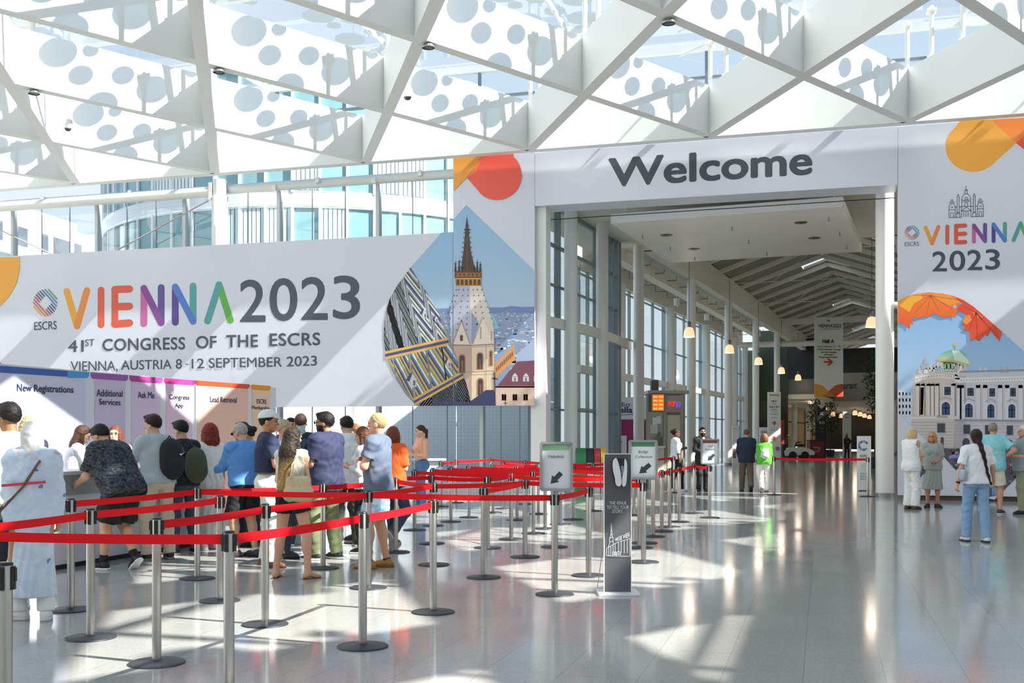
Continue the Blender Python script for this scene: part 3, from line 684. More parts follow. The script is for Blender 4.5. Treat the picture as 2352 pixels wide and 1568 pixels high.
def palace(A):
    m = Map(A, 2050, 640, .3251); rnd = random.Random(11)
    D = [(38, 155), (110, 122), (180, 103), (260, 96), (350, 103), (430, 120), (500, 150), (570, 195), (640, 255), (930, 512), (1180, 740), (1180, 1100), (720, 1560), (640, 1545), (465, 1370), (185, 1095), (38, 950)]
    m.poly(D, '#7fb0de', '#d3dcea').lay(); A.clip = m.P(D)
    m.poly([(38, 780), (150, 830), (150, 1100), (38, 1000)], '#ccd3df')
    for i in range(16): m.rect(45 + (i % 4) * 24, 800 + (i // 4) * 45, 55 + (i % 4) * 24, 822 + (i // 4) * 45, '#8fa0b8')
    m.lay().poly([(440, 655), (700, 658), (1180, 640), (1180, 1260), (440, 1215)], '#ccc9cf').poly([(150, 700), (165, 672), (250, 655), (350, 650), (440, 668), (470, 690), (455, 1210), (125, 1180), (135, 990)], '#cfc3bd').lay()
    m.poly([(450, 690), (520, 690), (520, 1210), (430, 1210)], '#b5b0b5').lay()
    m.poly([(440, 700), (1180, 680), (1180, 712), (440, 735)], '#e0dcd8').poly([(158, 690), (250, 676), (350, 672), (470, 690), (475, 712), (350, 700), (250, 702), (160, 735)], '#e6dcd2').lay()
    for i in range(34): m.rect(480 + i * 20, 713 - i * .6, 489 + i * 20, 721 - i * .6, '#b7aa9c')
    for i in range(15): m.rect(170 + i * 20, 706 - 26 * math.sin(math.pi * i / 16) ** .7, 178 + i * 20, 716 - 26 * math.sin(math.pi * i / 16) ** .7, '#b59c88')
    # dome
    m.lay().poly([(312, 575)] + [(430 + 116 * math.cos(math.radians(t)), 590 - 88 * math.sin(math.radians(t))) for t in range(172, 6, -8)] + [(548, 612), (430, 590)], '#6fb18b', '#c9dccd').lay()
    m.poly([(420, 505), (470, 508), (530, 570), (545, 605), (500, 590), (440, 575)], '#cfe2d6').lay()
    m.poly([(312, 565), (430, 572), (550, 606), (545, 622), (430, 592), (312, 580)], '#cdb765').poly([(345, 585), (430, 590), (500, 610), (500, 640), (350, 640)], '#3f4a3c').lay().poly([(365, 600), (430, 598), (440, 636), (358, 636)], '#8fc59a')
    for i in range(6): m.stroke([(356 + i * 27, 592 + i * 2), (356 + i * 27, 640)], 8, '#ddd6cc', False)
    m.disc(443, 468, 14, '#c9b565').stroke([(440, 480), (440, 500)], 5, '#8f8a58').lay()
    m.poly([(345, 640), (470, 640), (470, 676), (345, 664)], '#e3ddd8').lay()
    for i in range(9): m.rect(352 + i * 12, 646, 358 + i * 12, 663, '#8f857e')
    for x, y in [(232, 575), (215, 610), (250, 612), (190, 640), (270, 625), (300, 610), (320, 600), (345, 605), (450, 620), (480, 625), (510, 620), (620, 638), (655, 640), (770, 635), (808, 635), (912, 625), (235, 640), (290, 640)]:
        m.poly([(x - 16, y + 28), (x - 8, y - 4), (x + 2, y - 18), (x + 10, y - 2), (x + 18, y + 28)], rnd.choice(['#d9d3cf', '#cfc6c2', '#e6e0da', '#b9b3b5']))
    m.lay().poly([(475, 650), (1180, 632), (1180, 645), (475, 664)], '#8e9aa8')
    # windows and columns
    for x in (455, 475, 590, 640, 745, 795, 890, 940, 1040): m.poly([(x, 750), (x + 30, 750), (x + 30, 992), (x, 992)], '#d9d6da').rect(x - 3, 750, x + 33, 772, '#bdb8bb').rect(x + 31, 772, x + 35, 992, '#a9a4aa')
    for x, w in ((165, 26), (200, 26), (240, 26), (270, 24), (300, 28), (415, 26)): m.poly([(x, 745), (x + w, 738), (x + w, 965), (x, 968)], '#ddd2cb').rect(x + w - 2, 745, x + w + 5, 965, '#9c8a80').rect(x - 3, 736, x + w + 3, 756, '#bfb0a6')
    m.poly([(195, 770), (222, 765), (215, 960), (190, 962)], '#a5694e')
    m.lay()
    def win(x0, y0, x1, y1): m.rect(x0 - 5, y0 - 5, x1 + 5, y1 + 5, '#e4e0e0'); m.a.lay(); m.rect(x0, y0, x1, y1, '#34455f').rect((x0 + x1) / 2 - 1.5, y0, (x0 + x1) / 2 + 1.5, y1, '#8e9bb0').rect(x0, (y0 + y1) / 2 - 1.5, x1, (y0 + y1) / 2 + 1.5, '#8e9bb0')
    for q in ((365, 762, 412, 822), (528, 770, 575, 828), (683, 772, 725, 832), (830, 770, 872, 832), (1000, 766, 1040, 830)): win(*q)
    for x0, y0, x1, y1 in ((347, 870, 406, 962), (512, 880, 567, 978), (670, 885, 720, 982), (818, 885, 868, 982), (990, 885, 1035, 982)):
        m.arch(x0 - 9, y0 - 10, x1 + 9, y1 + 6, '#e2dcda').stroke([(x0 - 14, y0 - 18), ((x0 + x1) / 2, y0 - 34), (x1 + 14, y0 - 16)], 6, '#aaa2a4', False); m.a.lay()
        m.arch(x0, y0, x1, y1, '#2f4a70').rect((x0 + x1) / 2 - 2, y0, (x0 + x1) / 2 + 2, y1, '#7f8fa8').rect(x0, y0 + 40, x1, y0 + 44, '#7f8fa8')
    m.lay().poly([(130, 975), (455, 970), (455, 990), (130, 992)], '#ddd5d0').poly([(440, 992), (1180, 1000), (1180, 1014), (440, 1004)], '#9a94a0').lay()
    for i in range(10): m.rect(315 + i * 8, 964, 319 + i * 8, 984, '#7a7078')
    for j in range(9): m.poly([(130, 1010 + j * 22), (450, 1012 + j * 22), (1180, 1020 + j * 22), (1180, 1023 + j * 22), (450, 1015 + j * 22), (130, 1013 + j * 22)], '#b0abb2')
    for q in ((318, 1022, 370, 1085), (502, 1032, 548, 1095), (655, 1035, 690, 1098), (808, 1038, 850, 1102)): m.rect(q[0] - 4, q[1] - 4, q[2] + 4, q[3] + 4, '#9b969c'); m.a.lay(); m.rect(*q, '#3f3f48')
    for q in ((495, 1125, 545, 1205), (650, 1130, 700, 1212), (800, 1134, 848, 1215), (340, 1118, 362, 1190)): m.arch(*q, '#45424c')
    # parked motorbikes along the kerb
    m.lay().poly([(300, 1190), (400, 1198), (1180, 1215), (1180, 1470), (640, 1545), (465, 1370)], '#57525c').lay()
    for i in range(150):
        x = rnd.uniform(390, 930); y = rnd.uniform(1200, 1440); w = rnd.uniform(8, 34); h = rnd.uniform(5, 18)
        m.poly([(x, y), (x + w, y - h * .4), (x + w * .8, y + h), (x + w * .2, y + h * .8)], rnd.choice(['#25222a', '#3a2f38', '#6e2f2c', '#8a8a92', '#c9c6c8', '#a8332f', '#2c2c3a', '#5c6aa0', '#1d1b22']))
    m.lay().poly([(400, 1250), (470, 1232), (490, 1262), (400, 1268)], '#7f8fd0').disc(452, 1232, 12, '#c98f86')
    # autumn leaves along the top
    m.lay().poly([(38, 150), (110, 118), (180, 100), (260, 92), (350, 99), (430, 118), (480, 160), (455, 205), (460, 232), (440, 278), (415, 262), (360, 274), (330, 262), (290, 245), (250, 270), (215, 268), (180, 283), (150, 262), (140, 285), (146, 322), (125, 318), (120, 358), (85, 322), (38, 315)], '#f0802c', '#e2552a').lay()
    m.poly([(38, 155), (120, 120), (200, 104), (215, 140), (150, 175), (120, 235), (80, 210), (38, 185)], '#f3a92f').poly([(265, 95), (400, 112), (480, 165), (400, 190), (320, 150)], '#ef8f34').lay()
    for q in ((110, 112), (200, 150), (330, 230), (430, 215), (470, 150), (150, 250), (240, 255)): m.stroke([(270, 120), q], 4, '#c9582a', False)
    m.poly([(440, 125), (500, 148), (570, 193), (640, 252), (775, 375), (770, 395), (755, 440), (715, 395), (695, 365), (668, 410), (655, 388), (612, 440), (580, 425), (550, 440), (545, 370), (500, 365), (515, 340), (490, 320), (520, 255), (450, 215), (490, 175)], '#d8402c', '#e2502e').lay()
    m.poly([(520, 258), (545, 255), (560, 290), (520, 325), (495, 300)], '#f08a3c').poly([(560, 225), (640, 262), (625, 285), (580, 270)], '#e86a3a')
    for q in ((600, 430), (540, 365), (690, 360), (755, 420), (500, 190)): m.stroke([(590, 240), q], 4, '#a92f22', False)
    m.disc(440, 196, 12, '#9db8d8'); A.clip = None
A = Art(wall_fn(YBN), .0003); A.l = 2; palace(A); A.build('printed_picture', PRINT, rbn)
mb = MB(); mb.box(((x0 + 8.5) / 2 + .25, YBN + .2, .05), (8.3 - x0, .2, .1)); mb.build('plinth', mat('plinth_brown', '#5d4a40', .6), rbn)
# ================================================================ the long hall behind the entrance
HA = math.radians(5.51); HD = Vector((math.sin(HA), math.cos(HA), 0)); HR = Vector((math.cos(HA), -math.sin(HA), 0))
def HP(L, S, z=0.): return HR * L + HD * S + Vector((0, 0, z))
def hbox(mb, L0, L1, S0, S1, z0, z1):
    c = HP((L0 + L1) / 2, (S0 + S1) / 2, (z0 + z1) / 2); return mb.box(c, (abs(L1 - L0), abs(S1 - S0), z1 - z0), -HA)
LC, LR_, LW = -10.34, -1.3, -13.1
CRM = mat('hall_cream', '#ebe4d7', .6); HWALL = mat('hall_wall', '#d2cdc0', .7); ROOFU = mat('roof_underside', '#8d8878', .8, vary=.08, vscale=2)
COLM = mat('column_paint', '#ecebe7', .45)
def column(S, L=LC, h=8.57, r=.2):
    p = HP(L, S); mb = MB(); mb.lathe([(r, .12), (r, h)], 24, p); o = struct(mb.build('column_hall', COLM))
    mb = MB(); mb.lathe([(r + .015, 0), (r + .015, .12)], 24, p); mb.build('column_base', mat('steel_skirting', '#9a9a98', .35, .6), o)
for S in (31.3, 34.6, 39.3, 48.5, 57.7, 67.0, 76.3, 86, 95.5, 105): column(S, h=8.57 if S < 80 else 4.0)
for S in (57.7, 76.3, 86, 95.5, 105, 114): column(S, LR_ - 2.2 if S > 80 else LR_, 8.57 if S < 80 else 4.)
p = cam_pt(2032, 27.95); mb = MB(); mb.lathe([(.225, .1), (.225, 7.9)], 28, p); o = struct(mb.build('column_entrance', COLM)); mb = MB(); mb.lathe([(.24, 0), (.24, .1)], 28, p); mb.build('column_base', MATS['steel_skirting'], o)
mb = MB(); mb.tube([p + Vector((.2, .1, 4.9)), p + Vector((.8, .3, 4.9))], .09, 10); mb.box(p + Vector((.42, -.05, 4.75)), (.2, .3, .55)); mb.build('bracket', COLM, o)
mb = MB(); hbox(mb, -12.4, .6, 29.5, 40.6, 8.57, 8.8); struct(mb.build('ceiling_soffit', CRM))
sp = thing('ceiling_panel', 'flat white suspended ceiling panel with downlights just inside the entrance', 'ceiling panel')
mb = MB(); hbox(mb, -8.6, -2.33, 29.6, 37.1, 7.52, 7.78); mb.build('panel', mat('panel_white', '#f3ede4', .4), sp)
for L, S in ((-7.55, 31.9), (-3.6, 31.4), (-7.3, 34.6), (-3.5, 34.0)):
    q = HP(L, S, 7.515); mb = MB(); mb.lathe([(.13, -.004), (.16, -.012), (.19, 0)], 20, q); mb.lathe([(.02, -.02), (.12, -.003)], 16, q); mb.build('downlight', mat('downlight_grey', '#6a6762', .3, .7), sp)
for L, S in ((-8.2, 31.6), (-5.5, 31.3), (-2.8, 30.9), (-7.9, 33.9), (-5.4, 33.6), (-2.7, 33.2), (-7.6, 36.2), (-5.2, 36), (-2.7, 35.8)):
    q = HP(L, S, 7.52); mb = MB(); mb.tube([q, q - Vector((0, 0, .1))], .012, 6); mb.lathe([(.03, -.1), (.03, -.11)], 8, q); mb.build('sprinkler', mat('sprinkler', '#8a8782', .4, .6), sp)
for L, S in ((-8.4, 30.5), (-2.6, 30.2), (-8.4, 36.4), (-2.6, 36.4)): 
    mb = MB(); mb.tube([HP(L, S, 7.75), HP(L, S, 8.6)], .02, 6); mb.build('hanger', COLM, sp)
mb = MB(); hbox(mb, LC - .2, LC + .2, 40.4, 118, 8.57, 9.72); struct(mb.build('ceiling_beam', CRM))
mb = MB(); hbox(mb, LR_ - .2, LR_ + .2, 40.4, 118, 8.57, 9.72); struct(mb.build('ceiling_beam', CRM))
mb = MB(); hbox(mb, LC + .2, LR_ - .2, 76.2, 76.5, 9.15, 9.5); struct(mb.build('ceiling_beam', CRM))
mb = MB(); mb.tube([HP(LW, 76.6, 7.85), HP(.5, 76.6, 7.85)], .2, 12); struct(mb.build('trim_duct', CRM))
LM, ZR = (LC + LR_) / 2, 11.3
roof = thing('ceiling_roof', None, None); struct(roof)
sky_s = [(60.6, 63.0), (79.3, 81.7), (98, 100.4), (112, 114)]
def slab(L0, z0, L1, z1, S0, S1, nm='roof_panel', m=ROOFU):
    vs = [HP(L0, S0, z0), HP(L1, S0, z1), HP(L1, S1, z1), HP(L0, S1, z0)]; vs += [v + Vector((0, 0, .15)) for v in vs]
    mb = MB(); mb.add(vs, [(0, 1, 2, 3), (7, 6, 5, 4), (0, 4, 5, 1), (1, 5, 6, 2), (2, 6, 7, 3), (3, 7, 4, 0)]); return mb.build(nm, m, roof)
for sg in (-1, 1):
    e = LC if sg < 0 else LR_; half = abs(LM - e); us = 1.25; zu = ZR - us * (ZR - 9.72) / half
    slab(e, 9.72, LM + sg * us, zu, 40.4, 118)
    s0 = 40.4
    for a, b in sky_s + [(118, 118)]:
        if a > s0: slab(LM + sg * us, zu, LM, ZR, s0, a)
        s0 = b
    S = 42.0
    while S < 118:
        mb = MB(); mb.bar(HP(e, S, 9.66), HP(LM, S, ZR - .1), .16, .26); mb.build('rafter', CRM, roof)
        if sg < 0 and int(S / 3.08) % 3 == 0: mb = MB(); mb.tube([HP(LC, S, 9.5), HP(LR_, S, 9.5)], .018, 6); mb.tube([HP(LM, S, ZR - .2), HP(LM - 2.2, S, 9.5)], .014, 6); mb.tube([HP(LM, S, ZR - .2), HP(LM + 2.2, S, 9.5)], .014, 6); mb.build('tie_rod', COLM, roof)
        S += 3.08
# aisle: glass wall on the left, its roof, ducts and cable brackets
mb = MB(); hbox(mb, LW - .1, LC, 40.6, 78, 9.2, 9.4); struct(mb.build('ceiling_aisle', CRM))
mb = MB(); hbox(mb, LW - .15, LW + .15, 40.0, 78, 8.1, 9.2); struct(mb.build('wall_aisle', CRM))
mb = MB(); hbox(mb, LC - 1.2, LC - .75, 39.6, 74, 8.15, 8.6); struct(mb.build('trim_channel', CRM))
for S in np.arange(42.5, 74, 2.3):
    mb = MB(); mb.tube([HP(LC - .9, S, 8.7), HP(LC - .9, S, 8.35), HP(LC - .35, S, 8.35), HP(LC - .35, S, 8.5)], .025, 6); mb.tube([HP(LW + .9, S, 9.2), HP(LW + .9, S, 8.2), HP(LW + 1.4, S, 8.2)], .025, 6); struct(mb.build('trim_bracket', mat('bracket_steel', '#8f8a7e', .5, .3)))
for i, S in enumerate((44, 51.3, 58.5)):
    t = thing('spotlight', ('small white ceiling spotlight nearest the entrance above the left aisle', 'small white ceiling spotlight second along the left aisle', 'small white ceiling spotlight deepest along the left aisle')[i], 'spotlight', HP(LC - 1.3, S, 0), -HA, 'spotlights above the aisle')
    mb = MB(); mb.lathe([(.14, 7.75), (.14, 8.1)], 16); mb.build('housing', COLM, t); mb = MB(); mb.lathe([(.11, 7.74), (.11, 7.76)], 14); mb.build('lens', mat('lens_grey', '#55585a', .2), t); mb = MB(); mb.tube([(0, 0, 8.1), (0, 0, 8.3)], .02, 6); mb.build('stem', COLM, t)
n_w = len(fx) + 1
wc = [40.3, 45.6, 54.9, 64.1, 73.3, 78]
for i in range(len(wc) - 1):
    a, b = wc[i], wc[i + 1]; n_w += 1; wd = thing('window_%d' % n_w, None, None); struct(wd)
    mb = MB(); mb.lathe([(.22, 0), (.22, 8.1)], 18, HP(LW + .3, b)); mb.build('window_pier', COLM, wd)
    vpane(HP(LW, a), HP(LW, b), .1, 8.1, 'window_glass', wd)
    for q in np.linspace(a + .3, b - .3, 5): mb = MB(); hbox(mb, LW - .06, LW + .06, q - .06, q + .06, 0, 8.1); mb.build('window_mullion', ALU, wd)
    for z in (2.6, 5.9, 7.9): mb = MB(); hbox(mb, LW - .04, LW + .04, a, b, z - .035, z + .035); mb.build('window_transom', ALU, wd)
    mb = MB(); hbox(mb, LW - .05, LW + .2, a, b, 4.0, 4.3); mb.build('window_transom', COLM, wd)
# curtain wall just inside the entrance
LG = -10.85; n_w += 1; wd = thing('window_%d' % n_w, None, None); struct(wd)
vpane(HP(LG, 29.3), HP(LG, 38.4), .1, 8.57, 'window_glass', wd, glass_mat('curtain_glass', (.86, .94, .93), .30, .10, (.68, .80, .73)))
for q, w_ in ((29.4, .25), (31.6, .07), (32.9, .07), (35.6, .07), (37.4, .09), (38.1, .28), (38.4, .1)): mb = MB(); hbox(mb, LG - .12, LG + .08, q - w_ / 2, q + w_ / 2, 0, 8.57); mb.build('window_mullion', mat('curtain_frame', '#8b979d', .4, .3), wd)
for z, h in ((.1, .2), (2.35, .06), (6.1, .06), (7.3, .09), (8.5, .14)): mb = MB(); hbox(mb, LG - .05, LG + .05, 29.3, 38.4, z - h / 2, z + h / 2); mb.build('window_transom', MATS['curtain_frame'], wd)
pts = [HP(LG + .1 + .35 * math.sin(math.pi * i / 16 * 1.0), 29.3 + 10.2 * i / 16, 4.9) for i in range(17)]
mb = MB()
for i in range(16): mb.bar(pts[i], pts[i + 1], .14, .3)
mb.build('window_rail', COLM, wd)
# far end: mezzanine, parapet with lettering, dark upper floor, side walls
hb = lambda nm, m, *q: struct((lambda mb: (hbox(mb, *q), mb.build(nm, m))[1])(MB()))
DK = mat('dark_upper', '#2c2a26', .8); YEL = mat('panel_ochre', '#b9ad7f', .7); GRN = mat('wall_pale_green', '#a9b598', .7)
hb('wall_hall_right', HWALL, .6, .9, 30.2, 130, 0, 9.7)
hb('floor_mezzanine', CRM, -12.9, .6, 99, 130, 4.05, 4.6)
hb('wall_mezzanine', mat('parapet_grey', '#a8a59c', .7), -9.6, .6, 98.8, 99.1, 4.6, 7.0)
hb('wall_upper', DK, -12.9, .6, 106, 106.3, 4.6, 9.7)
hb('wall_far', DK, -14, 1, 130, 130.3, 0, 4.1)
hb('wall_side', YEL, -12.9, -12.6, 84, 128, 0, 4.05)
hb('wall_stair', GRN, -13.2, -13.0, 78, 84, 0, 7.6); hb('wall_stair', GRN, -13.0, -11.9, 78.3, 78.5, 0, 7.6)
hb('wall_stair', mat('wall_dark_green', '#3c4638', .7), -13.0, -10.6, 84, 84.3, 0, 9.5)
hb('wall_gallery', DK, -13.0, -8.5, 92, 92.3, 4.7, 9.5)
hb('floor_gallery', CRM, -13.0, -8.6, 84.3, 99, 4.3, 4.7)
hb('trim_gallery', mat('balustrade_dark', '#5d5f58', .4), -8.75, -8.6, 84.3, 99, 4.7, 5.8); hb('trim_gallery', MATS['balustrade_dark'], -13, -8.6, 84.2, 84.35, 4.7, 5.8)
A = Art(lambda a, b, l: HP(a, 98.78 - l, b), .002); A.text('Restaurant', [(-8.7, 5.62), (-6.62, 5.62), (-6.62, 6.2), (-8.7, 6.2)], '#2a2a2a', .01); A.text('Level 2', [(-6.1, 6.62), (-5.5, 6.62), (-5.5, 6.82), (-6.1, 6.82)], '#4a4a4a', .004)
struct(A.build('wall_lettering', PRINT))
for k in range(6):
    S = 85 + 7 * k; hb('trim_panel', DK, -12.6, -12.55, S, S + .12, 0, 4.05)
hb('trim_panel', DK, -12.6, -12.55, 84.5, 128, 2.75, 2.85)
# stair with glass balustrade beside the last columns
st = thing('staircase', 'dim staircase with glass balustrade beyond the last tall columns', 'staircase')
mb = MB()
for i in range(16): hbox(mb, -12.9, -11.2, 79.0 + i * .32, 79.34 + i * .32, 0 + i * .26, .26 + i * .26)
mb.build('steps', mat('stair_dark', '#4b4c44', .6), st)
mb = MB(); q = [HP(-11.15, 79, .1), HP(-11.15, 84.2, 4.3), HP(-11.15, 84.2, 5.3), HP(-11.15, 79, 1.1)]; mb.add(q, [(0, 1, 2, 3)]); mb.build('glass_panel', glass_mat('rail_glass', (.7, .85, .78), .3, .25, (.5, .6, .5)), st)
mb = MB(); mb.tube([q[3], q[2]], .03, 8); mb.build('handrail', mat('rail_steel', '#a9aca8', .3, .8), st)
# pendants
SHADE = mat('lamp_shade_glow', '#f2d2b8', .4, emit='#ffb68a', estr=1.5)
def pendant(L, S, z, label, top, grp='pendant lamps along the hall'):
    t = thing('pendant_lamp', label, 'lamp', HP(L, S, z), 0, grp)
    mb = MB(); mb.lathe([(.235, -.20), (.225, -.1), (.2, .06), (.15, .17), (.06, .21)], 20, cap=False); mb.build('lamp_shade', SHADE, t)
    mb = MB(); mb.lathe([(.06, .2), (.075, .23), (.075, .42), (.03, .45)], 14); mb.build('lamp_holder', mat('lamp_holder', '#8d8a84', .35, .7), t)
    mb = MB(); mb.tube([(0, 0, .44), (0, 0, top - z)], .012, 6); mb.build('cord', mat('cord_dark', '#4c4944', .6), t)
    mb = MB(); mb.ball((0, 0, -.06), .07); mb.build('bulb', mat('bulb_glow', '#fff0dd', .5, emit='#ffdcb8', estr=6), t)
    pl = bpy.data.lights.new('pendant_light', 'POINT'); pl.energy = 35; pl.color = (1, .86, .7); pl.shadow_soft_size = .22; lo = bpy.data.objects.new('pendant_light', pl); COL.objects.link(lo); lo.parent = t; lo.location = (0, 0, -.3)
    sg_ = 1 if L < -5 else -1.45
    if top > 8.5:
        mb = MB(); mb.tube([(0, 0, top - z), (-.35 * sg_, 0, top - z - .12), (-.75 * sg_, 0, top - z - .3)], .03, 6); mb.build('lamp_arm', CRM, t)
names = ['nearest of the left row, hanging above the kiosk', 'second of the left row from the entrance', 'third of the left row from the entrance', 'fourth of the left row from the entrance', 'fifth of the left row, before the dark staircase']
for i, S in enumerate((44.6, 53.9, 63.2, 72.9, 82)): pendant(-9.6, S, 5.82, 'glowing peach glass pendant lamp, ' + names[i], 9.2)
pendant(-2.42, 44.4, 5.95, 'glowing peach glass pendant lamp half hidden behind the right entrance column', 9.2)
nm = ['nearest', 'second', 'third', 'fourth', 'fifth', 'sixth', 'seventh', 'deepest']
for i, zf in enumerate((88.7, 99, 107, 116, 124)): pendant(-9.6, .3644 * -10.3 + 1.0739 * zf - 1, 4.35 if i == 0 else 3.65 if i > 1 else 4.1, 'small glowing pendant lamp under the mezzanine, %s of the low row' % nm[i], 4.7 if i == 0 else 4.1, 'low pendant lamps under the mezzanine')
for i, (px, zf) in enumerate(((1964, 100), (1976, 106), (1986, 114), (1997, 122))):
    q = cam_pt(px, zf); pendant(q.dot(HR), q.dot(HD), 3.65, 'small glowing pendant lamp at the far hall end, %s from the left of four' % nm[i].replace('nearest', 'first'), 4.1, 'low pendant lamps at the far end')
# hanging hall banner
t = thing('hanging_banner', 'hanging white Hall A banner with red arrow and orange foot', 'banner')
zf = 72.
def camw(zf): return lambda a, b, l: at_depth(a, b, zf - .03 - l)
mb = MB(); q0, q1 = at_depth(1870.5, 731, zf), at_depth(1936.5, 911, zf); mb.bar((q0 + Vector((0, 0, 0)) + Vector((q0.x, q0.y, q1.z))) / 2, (Vector((q1.x, q1.y, q0.z)) + q1) / 2, .05, q0.z - q1.z); mb.build('cloth', mat('banner_cloth', '#e9e8e4', .7), t)
A = Art(camw(zf), .004); m = Map(A, 1740, 820, .2168)
A.poly([(1870.5, 911), (1870.5, 884)] + [(1870.5 + i * 2, 884 - 2.2 * math.sin(math.pi * min(1, (i + 4) / 12))) for i in range(9)] + [(1890, 886), (1903, 898), (1918, 911)], '#e7a233'); A.lay()
A.poly([(1936.5, 911), (1936.5, 884)] + [(1936.5 - i * 2, 884 - 2.2 * math.sin(math.pi * min(1, (i + 4) / 12))) for i in range(9)] + [(1917, 886), (1904, 897), (1889, 911)], '#d9542f'); A.lay(); A.poly([(1904, 897), (1918, 911), (1889, 911)], '#d57f2c')
A.text('VIENNA2023', box_quad(1879, 744, 1932, 752), '#4a4b4e', .02); A.text('41st CONGRESS OF THE ESCRS', box_quad(1881, 754, 1929, 757), '#7d7d7d', 0); A.text('Hall A', box_quad(1889, 779, 1916, 788), '#1f2022', .04)
A.text('Session Rooms: A1 - A2', box_quad(1877, 793, 1931, 797.5), '#6b6b6b', .01); A.text('ESCRS Member Lounge', box_quad(1877, 800.5, 1931, 805), '#1f2022', .03); A.text('Survey Lounge', box_quad(1886, 806.5, 1921, 811), '#1f2022', .03); A.text('e-Posters', box_quad(1892, 812, 1915, 816), '#1f2022', .03); A.text('Presented Posters', box_quad(1881, 818, 1924, 822), '#1f2022', .03)
A.stroke([(1894, 831), (1909, 831)], 4, '#cf3a2b'); A.stroke([(1903, 824.5), (1911, 831), (1903, 838)], 4, '#cf3a2b'); A.disc(1903, 738, 4, '#8a8a8a', None, 12, 180, 360)
A.build('print', PRINT, t); mb = MB(); mb.bar(at_depth(1869, 730, zf), at_depth(1938, 730, zf), .07, .07); mb.build('top_rail', COLM, t)
for px in (1874, 1933): mb = MB(); mb.tube([at_depth(px, 730, zf), at_depth(px, 730, zf) + Vector((0, 0, 1.8))], .012, 6); mb.build('hanger', COLM, t)
def totem(name, label, x0, x1, y0, y1, zf, cat='sign', th=.12, m=None):
    t = thing(name, label, cat); a, b = at_depth(x0, y0, zf), at_depth(x1, y1, zf); mid = (at_depth(x0, (y0 + y1) / 2, zf), at_depth(x1, (y0 + y1) / 2, zf))
    back = Vector((-SN, CS, 0)) * (th / 2 - .027)
    mb = MB(); mb.bar(mid[0] + back, mid[1] + back, th, a.z - b.z); mb.build('panel', m or mat('sign_white', '#e6e6e4', .5), t); return t, Art(camw(zf), .003)
t, A = totem('wayfinding_sign', 'tall white wayfinding pillar for Hall D with two red arrows', 1763.5, 1793, 900, 1061.5, 65.)
for s_, x0, x1, y0, y1, c, bd in (('VIENNA2023', 1767, 1790, 905, 909, '#77787a', .02), ('Hall D', 1772, 1784, 919, 923, '#1f2022', .03), ('Nicolai', 1773, 1783, 925, 928, '#555555', 0), ('Halls B & C', 1767, 1790, 932, 936, '#1f2022', .03), ('Exhibition', 1771, 1785, 938, 941, '#333333', 0), ('Catering', 1772, 1784, 943, 946, '#333333', 0), ('Session Rooms', 1769, 1788, 949, 952, '#555555', 0), ('Posters', 1772, 1785, 957, 960, '#666666', 0), ('Hall C', 1773, 1784, 1000, 1003, '#555555', 0), ('Entrance', 1770, 1787, 985, 988, '#666666', 0)): A.text(s_, box_quad(x0, y0, x1, y1), c, bd)
for y in (968, 1003): A.stroke([(1778.5, y), (1778.5, y + 8)], 2.2, '#cf3a2b'); A.stroke([(1775, y + 4), (1778.5, y), (1782, y + 4)], 2.2, '#cf3a2b')
A.disc(1786, 1030, 5, '#9a86a8', None, 12); A.build('print', PRINT, t)
t, A = totem('info_board', 'small white VIENNA board behind the woman in the green jacket', 1745, 1762, 981, 1062, 64); A.text('VIENNA', box_quad(1747, 989, 1763, 995), '#5a5f6a', .02); A.build('print', PRINT, t)
t, A = totem('exhibition_pillar', 'black pillar sign with a notched top in front of the leafy plants', 1877, 1897, 930, 1052, 75, 'sign', .5, mat('pillar_black', '#161716', .4))
A.poly([(1876, 928.5), (1898, 928.5), (1887, 939)], '#c9c5b4'); A.text('CC', box_quad(1883, 946, 1891, 952), '#b9b9b4', .02); A.text('B-D', box_quad(1882, 967, 1894, 973), '#b9b9b4', .02); A.text('Hall C', box_quad(1882, 982, 1892, 985), '#777777', 0); A.text('Foyer', box_quad(1882, 990, 1892, 993), '#777777', 0); A.build('print', PRINT, t)
t, A = totem('roll_up_banner', 'white standing banner far down the hall behind a dark walking figure', 1936, 1955, 945, 1046, 86); A.text('VIENNA2023', box_quad(1939, 950, 1952, 953), '#77787a', .02); A.text('Hall B', box_quad(1941, 957, 1951, 960), '#333333', .02); A.stroke([(1946, 995), (1946, 1001)], 2, '#555555'); A.build('print', PRINT, t)
t, A = totem('member_stand', 'narrow white stand with a swirl logo beside the right entrance column', 1969, 2000, 1001, 1133.5, 29.3, 'sign', .06)
def swirl(A, cx, cy, r):
    for i in range(26):
        a = math.radians(40 + i * 11.5); c = ['#5f86c4', '#8a9ad0', '#4b5aa5', '#6a4f9a', '#9a86b8', '#c77fa5', '#7fb0d8'][i % 7]
        A.poly([(cx + r * q * math.cos(a + d), cy + r * q * math.sin(a + d)) for q, d in ((1, 0), (1, .17), (.62 + .1 * (i % 3), .3), (.55, .05))], c)
swirl(A, 1983, 1023, 12); A.text('ESCRS', box_quad(1976, 1044, 1991, 1049.5), '#5a5f6a', .01)
for y in (1065, 1069, 1073, 1078): A.rect(1977, y, 1990, y + .8, '#b5b8bd')
for s_, y in (('Take it.', 1085), ('Read it.', 1091), ('Share it!', 1097)): A.text(s_, box_quad(1976, y, 1991, y + 4.5), '#6d7480', 0)
A.rect(1972, 1125, 1997, 1128.5, '#4a4d6e'); A.build('print', PRINT, t)
